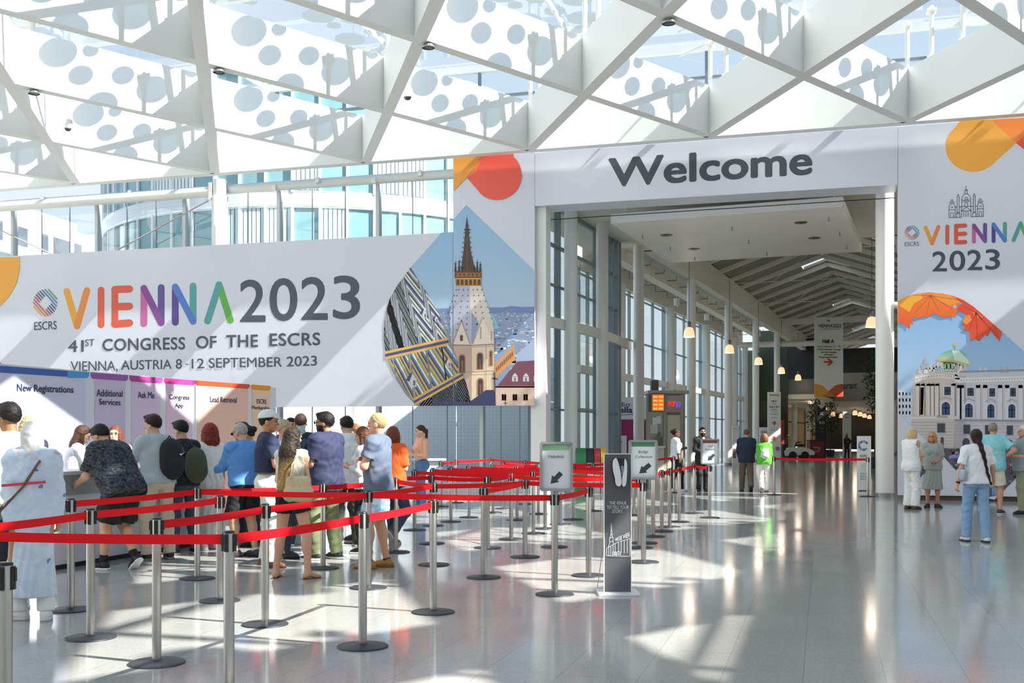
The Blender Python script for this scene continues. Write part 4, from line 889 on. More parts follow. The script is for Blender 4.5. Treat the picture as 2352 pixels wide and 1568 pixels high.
t, A = totem('member_totem', 'white totem with a blue swirl in front of the magenta radio panel', 1410, 1439, 1000, 1110, 40.5, 'sign', .3); swirl(A, 1422, 1018, 8.5); A.text('ESCRS', box_quad(1415, 1036, 1427, 1041), '#4a4f5a', .02); A.build('print', PRINT, t)
t, A = totem('poster_stand', 'pale poster stand at the foot of the third hall column', 1682, 1697, 977, 1071, 56.5); A.text('VIENNA', box_quad(1684, 983, 1695, 986), '#8a8a8a', 0); A.poly([(1684, 1030), (1690, 1030), (1690, 1052), (1684, 1052)], '#8a5a72'); A.build('print', PRINT, t)
# radio studio panel
t, A = totem('radio_panel', 'white and magenta radio studio panel behind the second curtain wall', 1402, 1484, 912, 1112, 42.5, 'sign', .15)
A.rect(1402, 963, 1484, 1112, '#93205d'); A.text('Radio', [(1400, 934), (1447, 934), (1447, 923), (1400, 923)], '#3a4a8c', .01); A.text('Arabella', [(1378, 948), (1453, 948), (1453, 934), (1378, 934)], '#2b3a78', .035); A.stroke([(1395, 951), (1430, 953), (1455, 951)], 1.2, '#2f3c66'); A.build('print', PRINT, t)
# kiosk
kz = 46.; t = thing('kiosk', 'grey shop kiosk with orange and red-blue light signs left of the hall columns', 'kiosk')
def kq(px, py, d=0.): return at_depth(px, py, kz + d)
KG = mat('kiosk_grey', '#a39f95', .5); KD = mat('kiosk_glass', '#8b8672', .12)
def kbar(nm, x0, x1, y0, y1, d, th, m):
    a, b = kq(x0, (y0 + y1) / 2, d), kq(x1, (y0 + y1) / 2, d); mb = MB(); mb.bar(a, b, th, kq(0, y0, d).z - kq(0, y1, d).z); return mb.build(nm, m, t)
kbar('roof', 1480, 1572, 899, 906, 1.2, 2.6, KG); kbar('back_wall', 1483, 1572, 906, 1086, 2.2, .1, mat('kiosk_inside', '#97917c', .7)); kbar('post', 1483, 1489, 906, 1086, 0, .12, KG); kbar('post', 1524, 1531, 906, 1086, 0, .12, KG); kbar('post', 1563, 1569, 906, 1086, 0, .12, KG)
kbar('counter', 1489, 1524, 1026, 1086, 0, .4, mat('kiosk_counter', '#c9c4b8', .5)); kbar('worktop', 1487, 1526, 1024, 1028, -.05, .6, COLM); kbar('door', 1533, 1562, 953, 1085, 0, .05, mat('kiosk_door', '#c8c2b2', .5)); kbar('sign_fascia', 1531, 1564, 908, 946, 0, .1, KG); kbar('window', 1489, 1524, 946, 1024, .1, .02, glass_mat('kiosk_pane', (.8, .85, .8), .2))
kbar('light_sign', 1497, 1525, 904, 944, -.12, .14, mat('led_frame', '#1a1411', .4))
A = Art(lambda a, b, l: at_depth(a, b, kz - .2 - l), .003); A.rect(1498.5, 905.5, 1525, 943, '#c7641f')
for j in range(4):
    for i in range(2): A.lay().rect(1500 + i * 13, 909 + j * 9, 1510 + i * 13, 913 + j * 9, '#f0b060')
o = A.build('light_display', mat('led_orange', '#c7641f', .5), t)
m_ = o.data.materials[0]; nn_ = m_.node_tree.nodes; at_ = nn_.new('ShaderNodeAttribute'); at_.attribute_name = 'Col'; m_.node_tree.links.new(at_.outputs['Color'], nn_['Principled BSDF'].inputs['Emission Color']); nn_['Principled BSDF'].inputs['Emission Strength'].default_value = 1.2
A = Art(lambda a, b, l: at_depth(a, b, kz - .1 - l), .003); A.text('POP', box_quad(1535, 921, 1552, 934), '#d8202c', .03); A.text('SHOP', box_quad(1553, 922, 1564, 936), '#3c4ae0', .03); A.build('neon_letters', m_, t)
for x, y in ((1503, 958), (1513, 955)): kbar('poster', x - 5, x + 5, y, y + 18, .02, .02, COLM)
kbar('poster', 1493, 1510, 975, 995, .02, .02, mat('poster_grey', '#d5d2cb', .6))
tag(kbar('loudspeaker', 1495, 1511, 873, 899, .6, .5, mat('speaker_dark', '#4c4f50', .6)), None); 
# recycling bins
t = thing('recycling_station', 'rounded recycling station with green end and black, red and yellow flaps', 'bin'); c = cam_pt(1355, 30)
R2 = Vector((CS, SN, 0)); B2 = Vector((-SN, CS, 0))
def rb_(o, d, z): return c + R2 * o + B2 * d + Vector((0, 0, z))
for i, (x0, x1, cc) in enumerate(((-.40, -.12, '#2f7d4a'), (-.10, .08, '#23272a'), (.10, .26, '#b5342f'), (.28, .44, '#d9b23a'))):
    prof = [(-.32, .82)] + [(-.32 * math.cos(math.pi * q / 10), .86 + .36 * math.sin(math.pi * q / 10)) for q in range(0, 11)] + [(.32, .82)]
    mb = MB(); mb.prism(prof, lambda a, b, d, x0=x0: rb_(x0 + d, a, b), x1 - x0); mb.build('hood', mat('bin_%d' % i, cc, .45), t)
    mb = MB(); mb.prism([(-.3, 0), (-.3, .82), (.3, .82), (.3, 0)], lambda a, b, d, x0=x0: rb_(x0 + d, a, b), x1 - x0); mb.build('bin', mat('bin_body', '#c9c9c6', .4, .2) if i else MATS['bin_0'], t)
mb = MB(); mb.bar(rb_(.45, 0, .5), rb_(.47, 0, .5), .62, .9); mb.build('end_panel', COLM, t)
# white three-wheeled cart and red stand far in the hall
ct = thing('transport_cart', 'white electric cart with black seat and handlebar parked deep in the hall', 'cart'); zf = 71.; c = cam_pt(1835, zf)
def cp_(o, d, z): return c + R2 * o + B2 * d + Vector((0, 0, z))
body = [(-.95, .25), (-1.0, .55), (-.75, .75), (-.2, .8), (.3, .78), (.8, .62), (.95, .45), (.9, .3), (.55, .3), (.45, .5), (.15, .5), (.05, .3), (-.25, .3), (-.35, .5), (-.62, .5), (-.72, .25)]
mb = MB(); mb.prism(body, lambda a, b, d: cp_(a, d - .35, b), .7); mb.build('body', mat('cart_white', '#d9d6cc', .4), ct)
for o_ in (-.48, .3):
    mb = MB(); mb.tube([cp_(o_, -.36, .27), cp_(o_, .36, .27)], .27, 18); mb.build('wheel', mat('tyre', '#1d1d1c', .7), ct)
mb = MB(); mb.tube([cp_(-.9, 0, .7), cp_(-.72, 0, 1.5)], .03, 8); mb.ball(cp_(-.7, 0, 1.55), .08); mb.tube([cp_(-1.0, 0, .2), cp_(-1.0, 0, 1.0)], .16, 10); mb.build('steering_column', mat('cart_black', '#222120', .5), ct)
mb = MB(); mb.box(cp_(.05, 0, .92), (.5, .4, .16), YAW); mb.tube([cp_(-.3, -.1, .8), cp_(-.2, -.1, 1.1), cp_(.1, -.1, 1.15)], .04, 8); mb.build('seat', MATS['cart_black'], ct)
mb = MB(); mb.tube([cp_(.9, -.2, .5), cp_(1.25, -.2, .55), cp_(1.3, -.2, .75), cp_(.9, -.2, .8)], .03, 8); mb.build('rack', MATS['rail_steel'], ct)
rs = thing('info_counter', 'dark red counter beside the black pillar deep in the hall', 'counter'); mb = MB(); mb.bar(cam_pt(1857, 72, .62), cam_pt(1889, 72, .62), .8, 1.2); mb.build('body', mat('counter_red', '#6e1f1d', .5), rs); mb = MB(); mb.bar(cam_pt(1856, 72, 1.25), cam_pt(1890, 72, 1.25), .9, .06); mb.build('worktop', MATS['cart_black'], rs)
rs = thing('red_panel', 'small red notice panel left of the white cart', 'sign'); mb = MB(); mb.bar(cam_pt(1794, 73, 1.3), cam_pt(1801, 73, 1.3), .1, 2.6); mb.build('panel', mat('notice_red', '#a52a22', .5), rs)
# plants either side of the pillar sign
LEAF = mat('leaf_green', '#2f4a2a', .6, vary=.3, vscale=3)
def plant(px, zf, z0, z1, r, label, seed):
    t = thing('potted_tree', label, 'plant', cam_pt(px, zf)); rnd = random.Random(seed)
    mb = MB(); mb.lathe([(.26, 0), (.32, .5), (.28, .52)], 16); mb.build('pot', MATS['cart_black'], t)
    mb = MB(); mb.tube([(0, 0, .4), (.05, 0, z0), (0, .05, z1 * .8)], .04, 8); mb.build('trunk', mat('trunk_brown', '#4b3a2a', .8), t)
    mb = MB()
    for i in range(420):
        u = rnd.random() ** .6; a = rnd.uniform(0, 6.28); h = rnd.uniform(-1, 1); x = r * u * math.cos(a) * math.sqrt(1 - h * h * .8); y = r * u * math.sin(a) * math.sqrt(1 - h * h * .8); z = (z0 + z1) / 2 + h * (z1 - z0) / 2
        d = Vector((rnd.uniform(-1, 1), rnd.uniform(-1, 1), rnd.uniform(-.9, .5))).normalized() * .22; s_ = d.cross(Vector((rnd.uniform(-1, 1), rnd.uniform(-1, 1), 1))).normalized() * .05; P = Vector((x, y, z))
        mb.add([P, P + d * .5 + s_, P + d, P + d * .5 - s_], [(0, 1, 2, 3)])
    mb.build('foliage', LEAF, t)
plant(1873, 77, 1.6, 4.1, .65, 'dark leafy tree left of the black pillar sign', 1); plant(1907, 80.5, 1.9, 4.0, .75, 'dark leafy tree right of the black pillar sign', 2); plant(2009, 52, 2.8, 5.6, .5, 'hanging foliage beside the right entrance column', 3)
ex = thing('exit_sign', 'small green lit exit sign left of the wayfinding pillar', 'sign'); mb = MB(); mb.tube([at_depth(1757, 930, 84.5), at_depth(1757, 930, 84.5) + Vector((0, 0, .5))], .02, 6); mb.bar(at_depth(1752, 930, 84.5), at_depth(1763, 930, 84.5), .05, .4); mb.build('sign_face', mat('exit_green', '#2f8f62', .5, emit='#2fae74', estr=.5), ex)
A = Art(camw(84.4), .003); A.stroke([(1755, 930), (1760, 930)], 1.5, '#e9f5ee'); A.poly([(1758, 927), (1761, 930), (1758, 933)], '#e9f5ee'); A.build('sign_print', PRINT, ex)
# ================================================================ registration counter and its backdrop
XB = -10.3
bd = thing('registration_backdrop', 'long white registration wall with coloured heading tabs over the service desks', 'backdrop')
ya, yb = at_x(-160, 870, XB).y, at_x(634, 900, XB).y; zt_ = at_x(300, 861, XB).z
mb = MB(); mb.box((XB - .07, (ya + yb) / 2, zt_ / 2), (.14, yb - ya, zt_)); mb.build('wall_panel', mat('backdrop_white', '#dfdfe8', .5), bd)
A = Art(lambda a, b, l: at_x(a, b, XB + .001 + l), .0005)
def top(px): return 839.5 + (px / 622.0) * 46.5
def tabs(x0, x1, c, c2, h0, h1):
    y0, y1 = top(x0), top(x1); r = (x1 - x0) * .06
    A.lay().poly([(x0, y0), (x1, y1), (x1, y1 + h1 - 5), (x1 - 4, y1 + h1), (x0 + 4, y0 + h0), (x0, y0 + h0 - 5)], c)
    if c2: A.lay().poly([(x1 - (x1 - x0) * .14, top(x1 - (x1 - x0) * .14)), (x1, y1), (x1, y1 + h1 - 5), (x1 - 4, y1 + h1), (x1 - (x1 - x0) * .14, y1 + h1)], c2)
for x0, x1, c in ((-150, 196, '#cfd3e6'), (217, 288, '#cfc2dc'), (302, 369, '#dcc8e2'), (382, 441, '#e2c6de'), (454, 570, '#f0c4b0'), (579, 621, '#f1d0b2')):
    A.lay().poly([(x0, top(x0) + 8), (x1, top(x1) + 8), (x1, 1140), (x0, 1220)], c)
for x0, x1, c, c2, h0, h1 in ((-150, 205, '#3d64b4', '#4aa0e2', 18, 13), (209, 294, '#9d5bad', None, 14, 13), (298, 374, '#b73f92', None, 14, 13), (377, 448, '#c7398b', None, 13, 12), (450, 574, '#e9482c', None, 12, 10), (577, 622, '#f19a28', None, 12, 11)): tabs(x0, x1, c, c2, h0, h1)
A.lay()
TX = '#22304f'
def wd_(t, x0, x1, yl0, yl1, yr0, yr1, b=.012): A.text(t, [(x0, yl1), (x1, yr1), (x1, yr0), (x0, yl0)], TX, b)
wd_('New Registrations', 39, 169, 881, 903, 887, 907, .018); wd_('Additional', 222, 282, 893, 910, 897, 911); wd_('Services', 228, 277, 915, 929, 917, 931); wd_('Ask Me', 317, 355, 899, 914, 900, 915)
wd_('Congress', 389, 435, 905, 920, 907, 921); wd_('App', 402, 421, 925, 938, 926, 939); wd_('Lead Retrieval', 483, 544, 910, 923, 912, 925); wd_('ESCRS', 590, 612, 916, 926, 917, 928); wd_('Membership', 579, 619, 931, 942, 933, 944)
A.build('print', PRINT, bd)
mb = MB(); mb.box((XB + .12, yb + .05, .9), (.5, .06, 1.8)); mb.build('end_frame', mat('frame_silver', '#c4c7c9', .35, .6), bd)
def rb2(nm, m, x0, x1, y0, y1, z0, z1, par): mb = MB(); mb.box(((x0 + x1) / 2, (y0 + y1) / 2, (z0 + z1) / 2), (x1 - x0, y1 - y0, z1 - z0)); return mb.build(nm, m, par)
XC = at_floor(336, 1280).x - .2
ct_ = thing('registration_counter', 'long white registration counter with grey worktop below the heading tabs', 'counter')
CW = mat('counter_white', '#dcdde6', .45); CG = mat('counter_grey', '#9fa8a8', .35)
yE = at_floor(492, 1248).y + .4
rb2('front_panel', CW, XC - .5, XC, 7.2, yE, .06, .86, ct_); rb2('plinth', mat('plinth_dark', '#2b2c30', .6), XC - .48, XC - .03, 7.22, yE - .02, 0, .06, ct_)
rb2('upper_panel', CG, XC - .52, XC + .01, 7.2, yE, .86, 1.1, ct_); rb2('worktop', mat('worktop_pale', '#d3d6d6', .3), XC - .56, XC + .05, 7.15, yE + .05, 1.1, 1.14, ct_)
c2 = at_floor(985, 1160); dk = thing('help_counter', 'small white counter in front of the woman in the peach top', 'counter')
mb = MB(); mb.box(c2 + Vector((0, 0, .5)), (.55, .5, 1.0), YAW, bev=.01); mb.build('body', CW, dk); mb = MB(); mb.box(c2 + Vector((0, 0, 1.02)), (.75, .6, .05), YAW, bev=.01); mb.build('worktop', mat('worktop_mint', '#c9d5cd', .4), dk)
# ================================================================ belt barrier posts
STEEL = mat('brushed_steel', '#b0aeaa', .27, 1.0); RUB = mat('base_black', '#34353a', .5, .2); CLIP = mat('clip_black', '#1c1c1e', .4)
RED = mat('belt_red', '#e2141f', .65, spec=.15)
def post_parts(t):
    mb = MB(); mb.lathe([(.19, 0), (.19, .008), (.18, .014), (.05, .022), (.036, .03)], 40); mb.build('base', RUB, t)
    mb = MB(); mb.lathe([(.0315, .02), (.0315, .985), (.028, .992)], 24); mb.build('pole', STEEL, t)
    mb = MB(); mb.lathe([(.0335, .985), (.0335, .995), (.024, 1.0)], 24); mb.build('cap', CLIP, t)
    for k in range(4):
        a = k * math.pi / 2; mb = MB(); mb.box((.036 * math.cos(a), .036 * math.sin(a), .93), (.018, .026, .105), a, bev=.005); mb.box((.046 * math.cos(a), .046 * math.sin(a), .945), (.008, .014, .06), a); mb.build('belt_clip', CLIP, t)
post0 = None; POSTS = {}
def post(key, px, py, label, zf=None):
    global post0
    loc = at_floor(px, py) if zf is None else cam_pt(px, zf)
    if post0 is None:
        post0 = thing('belt_barrier_post', label, 'barrier post', loc, YAW, 'queue barrier posts'); post_parts(post0); t = post0; t['proto'] = 1
        POSTS['_proto'] = [(c.name, c.data) for c in t.children]
    else:
        t = bpy.data.objects.new('belt_barrier_post', None); COL.objects.link(t); t.location = loc; t.rotation_euler = (0, 0, YAW + .2 * math.sin(px)); tag(t, label, 'barrier post', 'queue barrier posts')
        for n_, d_ in POSTS['_proto']: o = bpy.data.objects.new(n_.split('.')[0], d_); COL.objects.link(o); o.parent = t
    POSTS[key] = t
def belt(a, b, sag=.01, w_=.058):
    p, q = POSTS[a].location, POSTS[b].location; d = (q - p); d.normalize(); p2 = p + d * .05; q2 = q - d * .05
    R = Matrix.Rotation(-POSTS[a].rotation_euler.z, 3, 'Z'); n = 10; vs = []; nn = Vector((-d.y, d.x, 0)) * .0012
    for i in range(n + 1):
        t = i / n; c = p2.lerp(q2, t); z = .948 - sag * 4 * t * (1 - t)
        tw = .12 * math.sin(math.pi * t) * (1 if (len(a) + len(b)) % 2 else -1)
        for sd in (1, -1):
            for zz in (-1, 1): vs.append(R @ (Vector((c.x, c.y, z)) + nn * sd + Vector((nn.x * 200 * .03 * tw * zz, nn.y * 200 * .03 * tw * zz, zz * w_ / 2)) - p))
    fs = []
    for i in range(n):
        o = i * 4; fs += [(o, o + 4, o + 5, o + 1), (o + 2, o + 3, o + 7, o + 6), (o + 1, o + 5, o + 7, o + 3), (o, o + 2, o + 6, o + 4)]
    mb = MB(); mb.add(vs, fs, False); mb.build('belt', RED, POSTS[a])
PL = [('s1', 12, None, 'steel belt post cut off by the lower left corner, nearest of all', 4.84), ('s3', 526, None, 'large steel belt post with its foot below the photo, beside the front belt', 6.44),
 ('s2', 360, 1523, 'steel belt post on the shadow-dotted floor, in front of the man in the grey polo'), ('s4', 208, 1465, 'steel belt post just right of the woman in the long pale blue robe'),
 ('s5', 833, 1485, 'front steel belt post standing before the man in the grey T-shirt'), ('s6', 609, 1434, 'steel belt post left of the long-haired woman with the tote bag'),
 ('s7', 163, 1401, 'steel belt post against the white counter behind the pale blue robe'), ('s8', 505, 1380, 'steel belt post below the olive backpack'), ('s9', 453, 1329, 'steel belt post in front of the black backpack'),
 ('s10', 995, 1406, 'steel belt post ending the front belt, right of the grey T-shirt man'), ('s11', 846, 1350, 'steel belt post against the legs of the man in the grey T-shirt'), ('s12', 742, 1305, 'steel belt post beside the olive trousers of the bearded man'),
 ('s13', 1274, 1365, 'steel belt post carrying the Helpdesk sign'), ('s14', 1111, 1326, 'steel belt post standing alone midway between front belt and Helpdesk sign'), ('s15', 1352, 1322, 'steel belt post just left of the grey sanitizer stand'),
 ('s16', 996, 1297, 'steel belt post directly behind the post that ends the front belt'), ('s17', 909, 1268, 'steel belt post in front of the woman in the orange shirt'), ('s18', 820, 1246, 'steel belt post half hidden behind the grey T-shirt man'),
 ('s19', 1206, 1279, 'steel belt post halfway between the lone post and the Helpdesk sign'), ('m1', 991, 1248, 'steel belt post third deep behind the post that ends the front belt'), ('m2', 1120, 1258, 'steel belt post close behind the lone middle post'),
 ('m3', 1273, 1256, 'steel belt post hidden behind the Helpdesk post'), ('m4', 952, 1217, 'steel belt post at the heels of the woman in the peach top'), ('m5', 994, 1207, 'steel belt post right of the peach top woman, second of the receding left row'),
 ('m6', 1035, 1198, 'steel belt post third of the receding left row behind the belts'), ('m7', 1077, 1188, 'steel belt post fourth of the receding left row behind the belts'), ('m8', 1174, 1238, 'steel belt post first of the receding row left of the Helpdesk sign'),
 ('m9', 1225, 1225, 'steel belt post second of the receding row left of the Helpdesk sign'), ('m10', 1252, 1214, 'steel belt post third of the receding row, beside the Helpdesk sign edge'), ('m11', 1287, 1204, 'steel belt post behind the Helpdesk sign pole'),
 ('m12', 1316, 1193, 'steel belt post right of the Helpdesk sign, under the recycling bins'), ('m13', 1132, 1177, 'steel belt post in the back rows below the tower banner edge'), ('m14', 1187, 1194, 'steel belt post in the back rows near the white pier'),
 ('m15', 1157, 1168, 'small far belt post below the tower banner'), ('m16', 1206, 1157, 'small far belt post against the white pier'), ('m17', 1047, 1154, 'small far belt post below the glass, left of two'), ('m18', 1128, 1141, 'farthest small belt post below the tower banner'),
 ('m19', 1236, 1180, 'far belt post just left of the Helpdesk sign'), ('m20', 1362, 1173, 'far belt post under the recycling bins, left of the sanitizer stand'), ('m21', 1456, 1184, 'far belt post hidden low behind the Badge Collection sign'), ('m22', 1013, 1163, 'small far belt post beside the small white counter'),
 ('r1', 1478, 1291, 'steel belt post carrying the Badge Collection sign'), ('r2', 1469, 1258, 'steel belt post tight behind the Badge Collection post'), ('r3', 1480, 1247, 'steel belt post second behind the Badge Collection post'), ('r4', 1500, 1232, 'steel belt post just right of the Badge Collection sign'),
 ('r5', 1520, 1220, 'steel belt post second right of the Badge Collection sign'), ('r6', 1538, 1210, 'steel belt post below the woman in the white shirt'), ('r7', 1560, 1198, 'steel belt post right of the woman in the white shirt'), ('r8', 1548, 1131, 'far belt post at the hand of the woman in the white shirt'),
 ('r9', 1595, 1179, 'steel belt post before the last kiosk column, left of the Lead Retrieval sign'), ('r10', 1630, 1189, 'steel belt post carrying the Lead Retrieval sign'),
 ('h1', 1778, 1136, 'steel belt post at the left end of the hall entrance belt'), ('h2', 1993, 1140, 'steel belt post at the right end of the hall entrance belt'),
 ('o1', -150, None, 'steel belt post left outside the view holding the front belt', 6.75), ('o2', -130, None, 'steel belt post left outside the view holding the second belt', 6.9)]
for p in PL:
    if len(p) == 5: post(p[0], p[1], 0, p[3], p[4])
    else: post(*p)
for a, b in (('o1', 's3'), ('s3', 's5'), ('s5', 's10'), ('o2', 's4'), ('s4', 's8'), ('s2', 's6'), ('s6', 's11'), ('s11', 's16'), ('s7', 's9'), ('s9', 's11'), ('s9', 's12'), ('s12', 's17'), ('s18', 'm1'), ('s17', 's16'), ('s11', 's13'), ('s13', 's15'), ('s16', 's19'), ('s14', 's19'), ('s19', 'r1'),
             ('m1', 'm2'), ('m2', 'm8'), ('m4', 'm8'), ('m5', 'm9'), ('m6', 'm10'), ('m7', 'm11'), ('m8', 'm3'), ('m9', 'm12'), ('m14', 'm12'), ('m22', 'm17'), ('m17', 'm18'), ('m18', 'm16'), ('m15', 'm19'), ('m13', 'm20'), ('m16', 'm20'), ('m12', 'm21'), ('m10', 'm21'), ('m3', 'r3'), ('m11', 'r4'), ('m9', 'r2'),
             ('r4', 'r9'), ('r9', 'r10'), ('r6', 'r7'), ('r5', 'r7'), ('r8', 'm20'), ('h1', 'h2')): belt(a, b)
# ---- signs on the posts
def post_sign(key, label, x0, x1, y0, y1, zf, bar, lines, ar):
    t = thing('direction_sign', label, 'sign', (0, 0, 0), 0, 'signs on belt posts'); a, b = at_depth(x0, y0, zf), at_depth(x1, y1, zf); w_ = (b - a).to_2d().length; h = a.z - b.z
    c = (a + b) / 2; FR = mat('sign_frame', '#a8aaab', .3, .7)
    mb = MB(); ml = at_depth(x0, (y0 + y1) / 2, zf + .02); mr = at_depth(x1, (y0 + y1) / 2, zf + .02); mb.bar(ml, mr, .03, h * .985); mb.build('sheet', mat('sheet_white', '#e9ebec', .3), t)
    mb = MB(); e = .012
    for p, q in (((x0, y0), (x1, y0)), ((x0, y1), (x1, y1))): mb.bar(at_depth(*p, zf), at_depth(*q, zf), .05, .024)
    for x in (x0, x1): mb.bar(at_depth(x, y0, zf), at_depth(x, y1, zf), .05, .024, up=(CS, SN, 0))
    mb.build('frame', FR, t)
    P = POSTS[key].location; mb = MB(); mb.lathe([(.022, .985), (.022, b.z + .02)], 12, (P.x, P.y, 0)); mb.lathe([(.036, .97), (.036, 1.01)], 16, (P.x, P.y, 0)); mb.build('socket', FR, t)
    A = Art(camw(zf + .0335), .0006); W = x1 - x0; H_ = y1 - y0
    A.rect(x0 + W * .07, y0 + H_ * .035, x1 - W * .07, y0 + H_ * .15, bar)
    for s_, u0, u1, v0, v1 in lines: A.text(s_, box_quad(x0 + W * u0, y0 + H_ * v0, x0 + W * u1, y0 + H_ * v1), '#6f7578', .004)
    ax, ay, bx, by = [x0 + W * ar[0], y0 + H_ * ar[1], x0 + W * ar[2], y0 + H_ * ar[3]]; d = math.hypot(ax - bx, ay - by); ux, uy = (bx - ax) / d, (by - ay) / d; nx, ny = -uy, ux; hw = d * .16; hh = d * .32; k = .52
    mx_, my_ = ax + ux * d * k, ay + uy * d * k
    A.poly([(ax + nx * hw, ay + ny * hw), (mx_ + nx * hw, my_ + ny * hw), (mx_ + nx * hh, my_ + ny * hh), (bx, by), (mx_ - nx * hh, my_ - ny * hh), (mx_ - nx * hw, my_ - ny * hw), (ax - nx * hw, ay - ny * hw)], '#3b4247')
    A.build('print', PRINT, t)
post_sign('s13', 'white Helpdesk sign with pale green bar and grey arrow', 1242.5, 1313, 1017, 1124.5, 10.66, '#9ccf9f', [('Helpdesk', .24, .76, .25, .345)], (.66, .64, .31, .87))
post_sign('r1', 'white Badge Collection sign with green bar and grey arrow', 1446.5, 1508, 1012.5, 1098, 13.4, '#4f8f68', [('Badge', .33, .68, .25, .35), ('Collection', .2, .84, .385, .455)], (.76, .63, .35, .87))
post_sign('r10', 'small white Lead Retrieval sign with dark red bar and grey arrow', 1611.5, 1650.5, 1009, 1064.5, 20.6, '#8d4d45', [('Lead', .37, .63, .24, .31), ('Retrieval', .23, .77, .365, .44)], (.74, .62, .36, .87))
# ---- hand sanitizer stand
sz = 10.72; t = thing('sanitizer_stand', 'tall grey hand sanitizer stand with white dispenser and line drawing', 'sanitizer stand')
GB = mat('board_grey', '#5d5e62', .5)
def zb(nm, x0, x1, y0, y1, d, th, m, par=None):
    a, b = at_depth(x0, (y0 + y1) / 2, sz + d), at_depth(x1, (y0 + y1) / 2, sz + d); mb = MB(); mb.bar(a, b, th, at_depth(x0, y0, sz + d).z - at_depth(x0, y1, sz + d).z); return mb.build(nm, m, par or t)
zb('board', 1388.5, 1448.5, 1043, 1358, .03, .03, GB); zb('edge_trim', 1386.5, 1388.6, 1041.5, 1359, .03, .036, COLM); zb('edge_trim', 1448.5, 1450, 1041.5, 1359, .03, .036, COLM); zb('edge_trim', 1386.5, 1450, 1041, 1043, .03, .036, COLM)
mb = MB(); c = cam_pt(1419, sz + .05); mb.box((c.x, c.y, .012), (.40, .36, .024), YAW, bev=.004); mb.build('base', mat('base_white', '#e4e5e4', .35), t)
mb = MB(); mb.tube([cam_pt(1388, sz + .1, .55), cam_pt(1372, sz + .14, .05)], .004, 6); mb.build('strut', MATS['sign_frame'], t)
cx_, cy_ = 1423, 1084
def dq(o, z, d): return at_depth(cx_ + o, cy_ + z, sz - d)
def chk(q, n=2):
    for _ in range(n): q = [tuple(q[i - 1][k] * (1 - t) + q[i][k] * t for k in (0, 1)) for i in range(len(q)) for t in (.25, .75)]
    return q
prof = [(-17, -28), (-12, -33), (11, -33), (17, -27), (18.5, -14), (17, 20), (14, 33), (-10, 32), (-12, 10), (-17, -5)]
mb = MB(); mb.prism([(a * .98 - 1.5, b + 1) for a, b in chk(prof)], lambda a, b, d: dq(a, b, .02 + d), .07); dsp = mb.build('dispenser', mat('dispenser_dark', '#232427', .3), t)
mb = MB(); mb.prism(chk([(-16, -26), (-11, -32), (-6, -33), (1, -8), (4, 10), (5, 33), (-9, 32), (-11, 10), (-16, -6)]), lambda a, b, d: dq(a, b, .085 + d), .03); mb.prism(chk([(11, -33), (16, -27), (18, -14), (16.5, 20), (13.5, 33), (5.6, 33), (6, 10), (10.5, -6)]), lambda a, b, d: dq(a, b, .085 + d), .03); mb.build('cover', mat('dispenser_white', '#eceeed', .2, coat=.4), dsp)
mb = MB(); mb.prism([(3, -14), (9, -15), (9.5, -4), (6, 6), (4.5, 5)], lambda a, b, d: dq(a, b, .095 + d), .012); mb.build('window', mat('dispenser_window', '#8d8f94', .15), dsp)
A = Art(lambda a, b, l: at_depth(a, b, sz + .012 - l), .001)
for s_, x0, x1, y in (('THE VENUE', 1399.5, 1439, 1151), ('TO TELL YOUR', 1394, 1444, 1160.5), ('STORY.', 1406.5, 1431.5, 1170)): A.text(s_, box_quad(x0, y, x1, y + 7.5), '#e4e4e4', .006)
A.text('MESSE WIEN', [(1413, 1244), (1446, 1233), (1446, 1221), (1413, 1236)], '#e4e4e4', .006)
def wl(*p, w=1.): A.stroke(list(p), w, '#dcdcdc', False)
wl((1393, 1259), (1414, 1247), (1447, 1236)); wl((1393, 1259), (1393, 1275)); wl((1398, 1257), (1398, 1277)); wl((1403, 1254), (1403, 1276)); wl((1408, 1251), (1408, 1276)); wl((1413, 1248), (1413, 1276)); wl((1421, 1246), (1421, 1269)); wl((1427, 1243), (1427, 1269)); wl((1434, 1241), (1434, 1270)); wl((1441, 1238), (1441, 1270)); wl((1447, 1236), (1447, 1277)); wl((1393, 1275), (1406, 1277), (1447, 1277))
for x in (1407, 1417): wl((x, 1267), (x + 8, 1267), (x + 8, 1277), (x, 1277), (x, 1267)); wl((x + 4, 1267), (x + 4, 1277)); wl((x, 1272), (x + 8, 1272))
wl((1397, 1256), (1401, 1245), (1400, 1238), (1403, 1226), (1404, 1201), (1406, 1226), (1408, 1238), (1409, 1249)); wl((1401, 1245), (1408, 1242)); wl((1401, 1236), (1407, 1232)); wl((1402, 1230), (1406, 1226)); wl((1403, 1222), (1405, 1216))
A.build('print', PRINT, t)

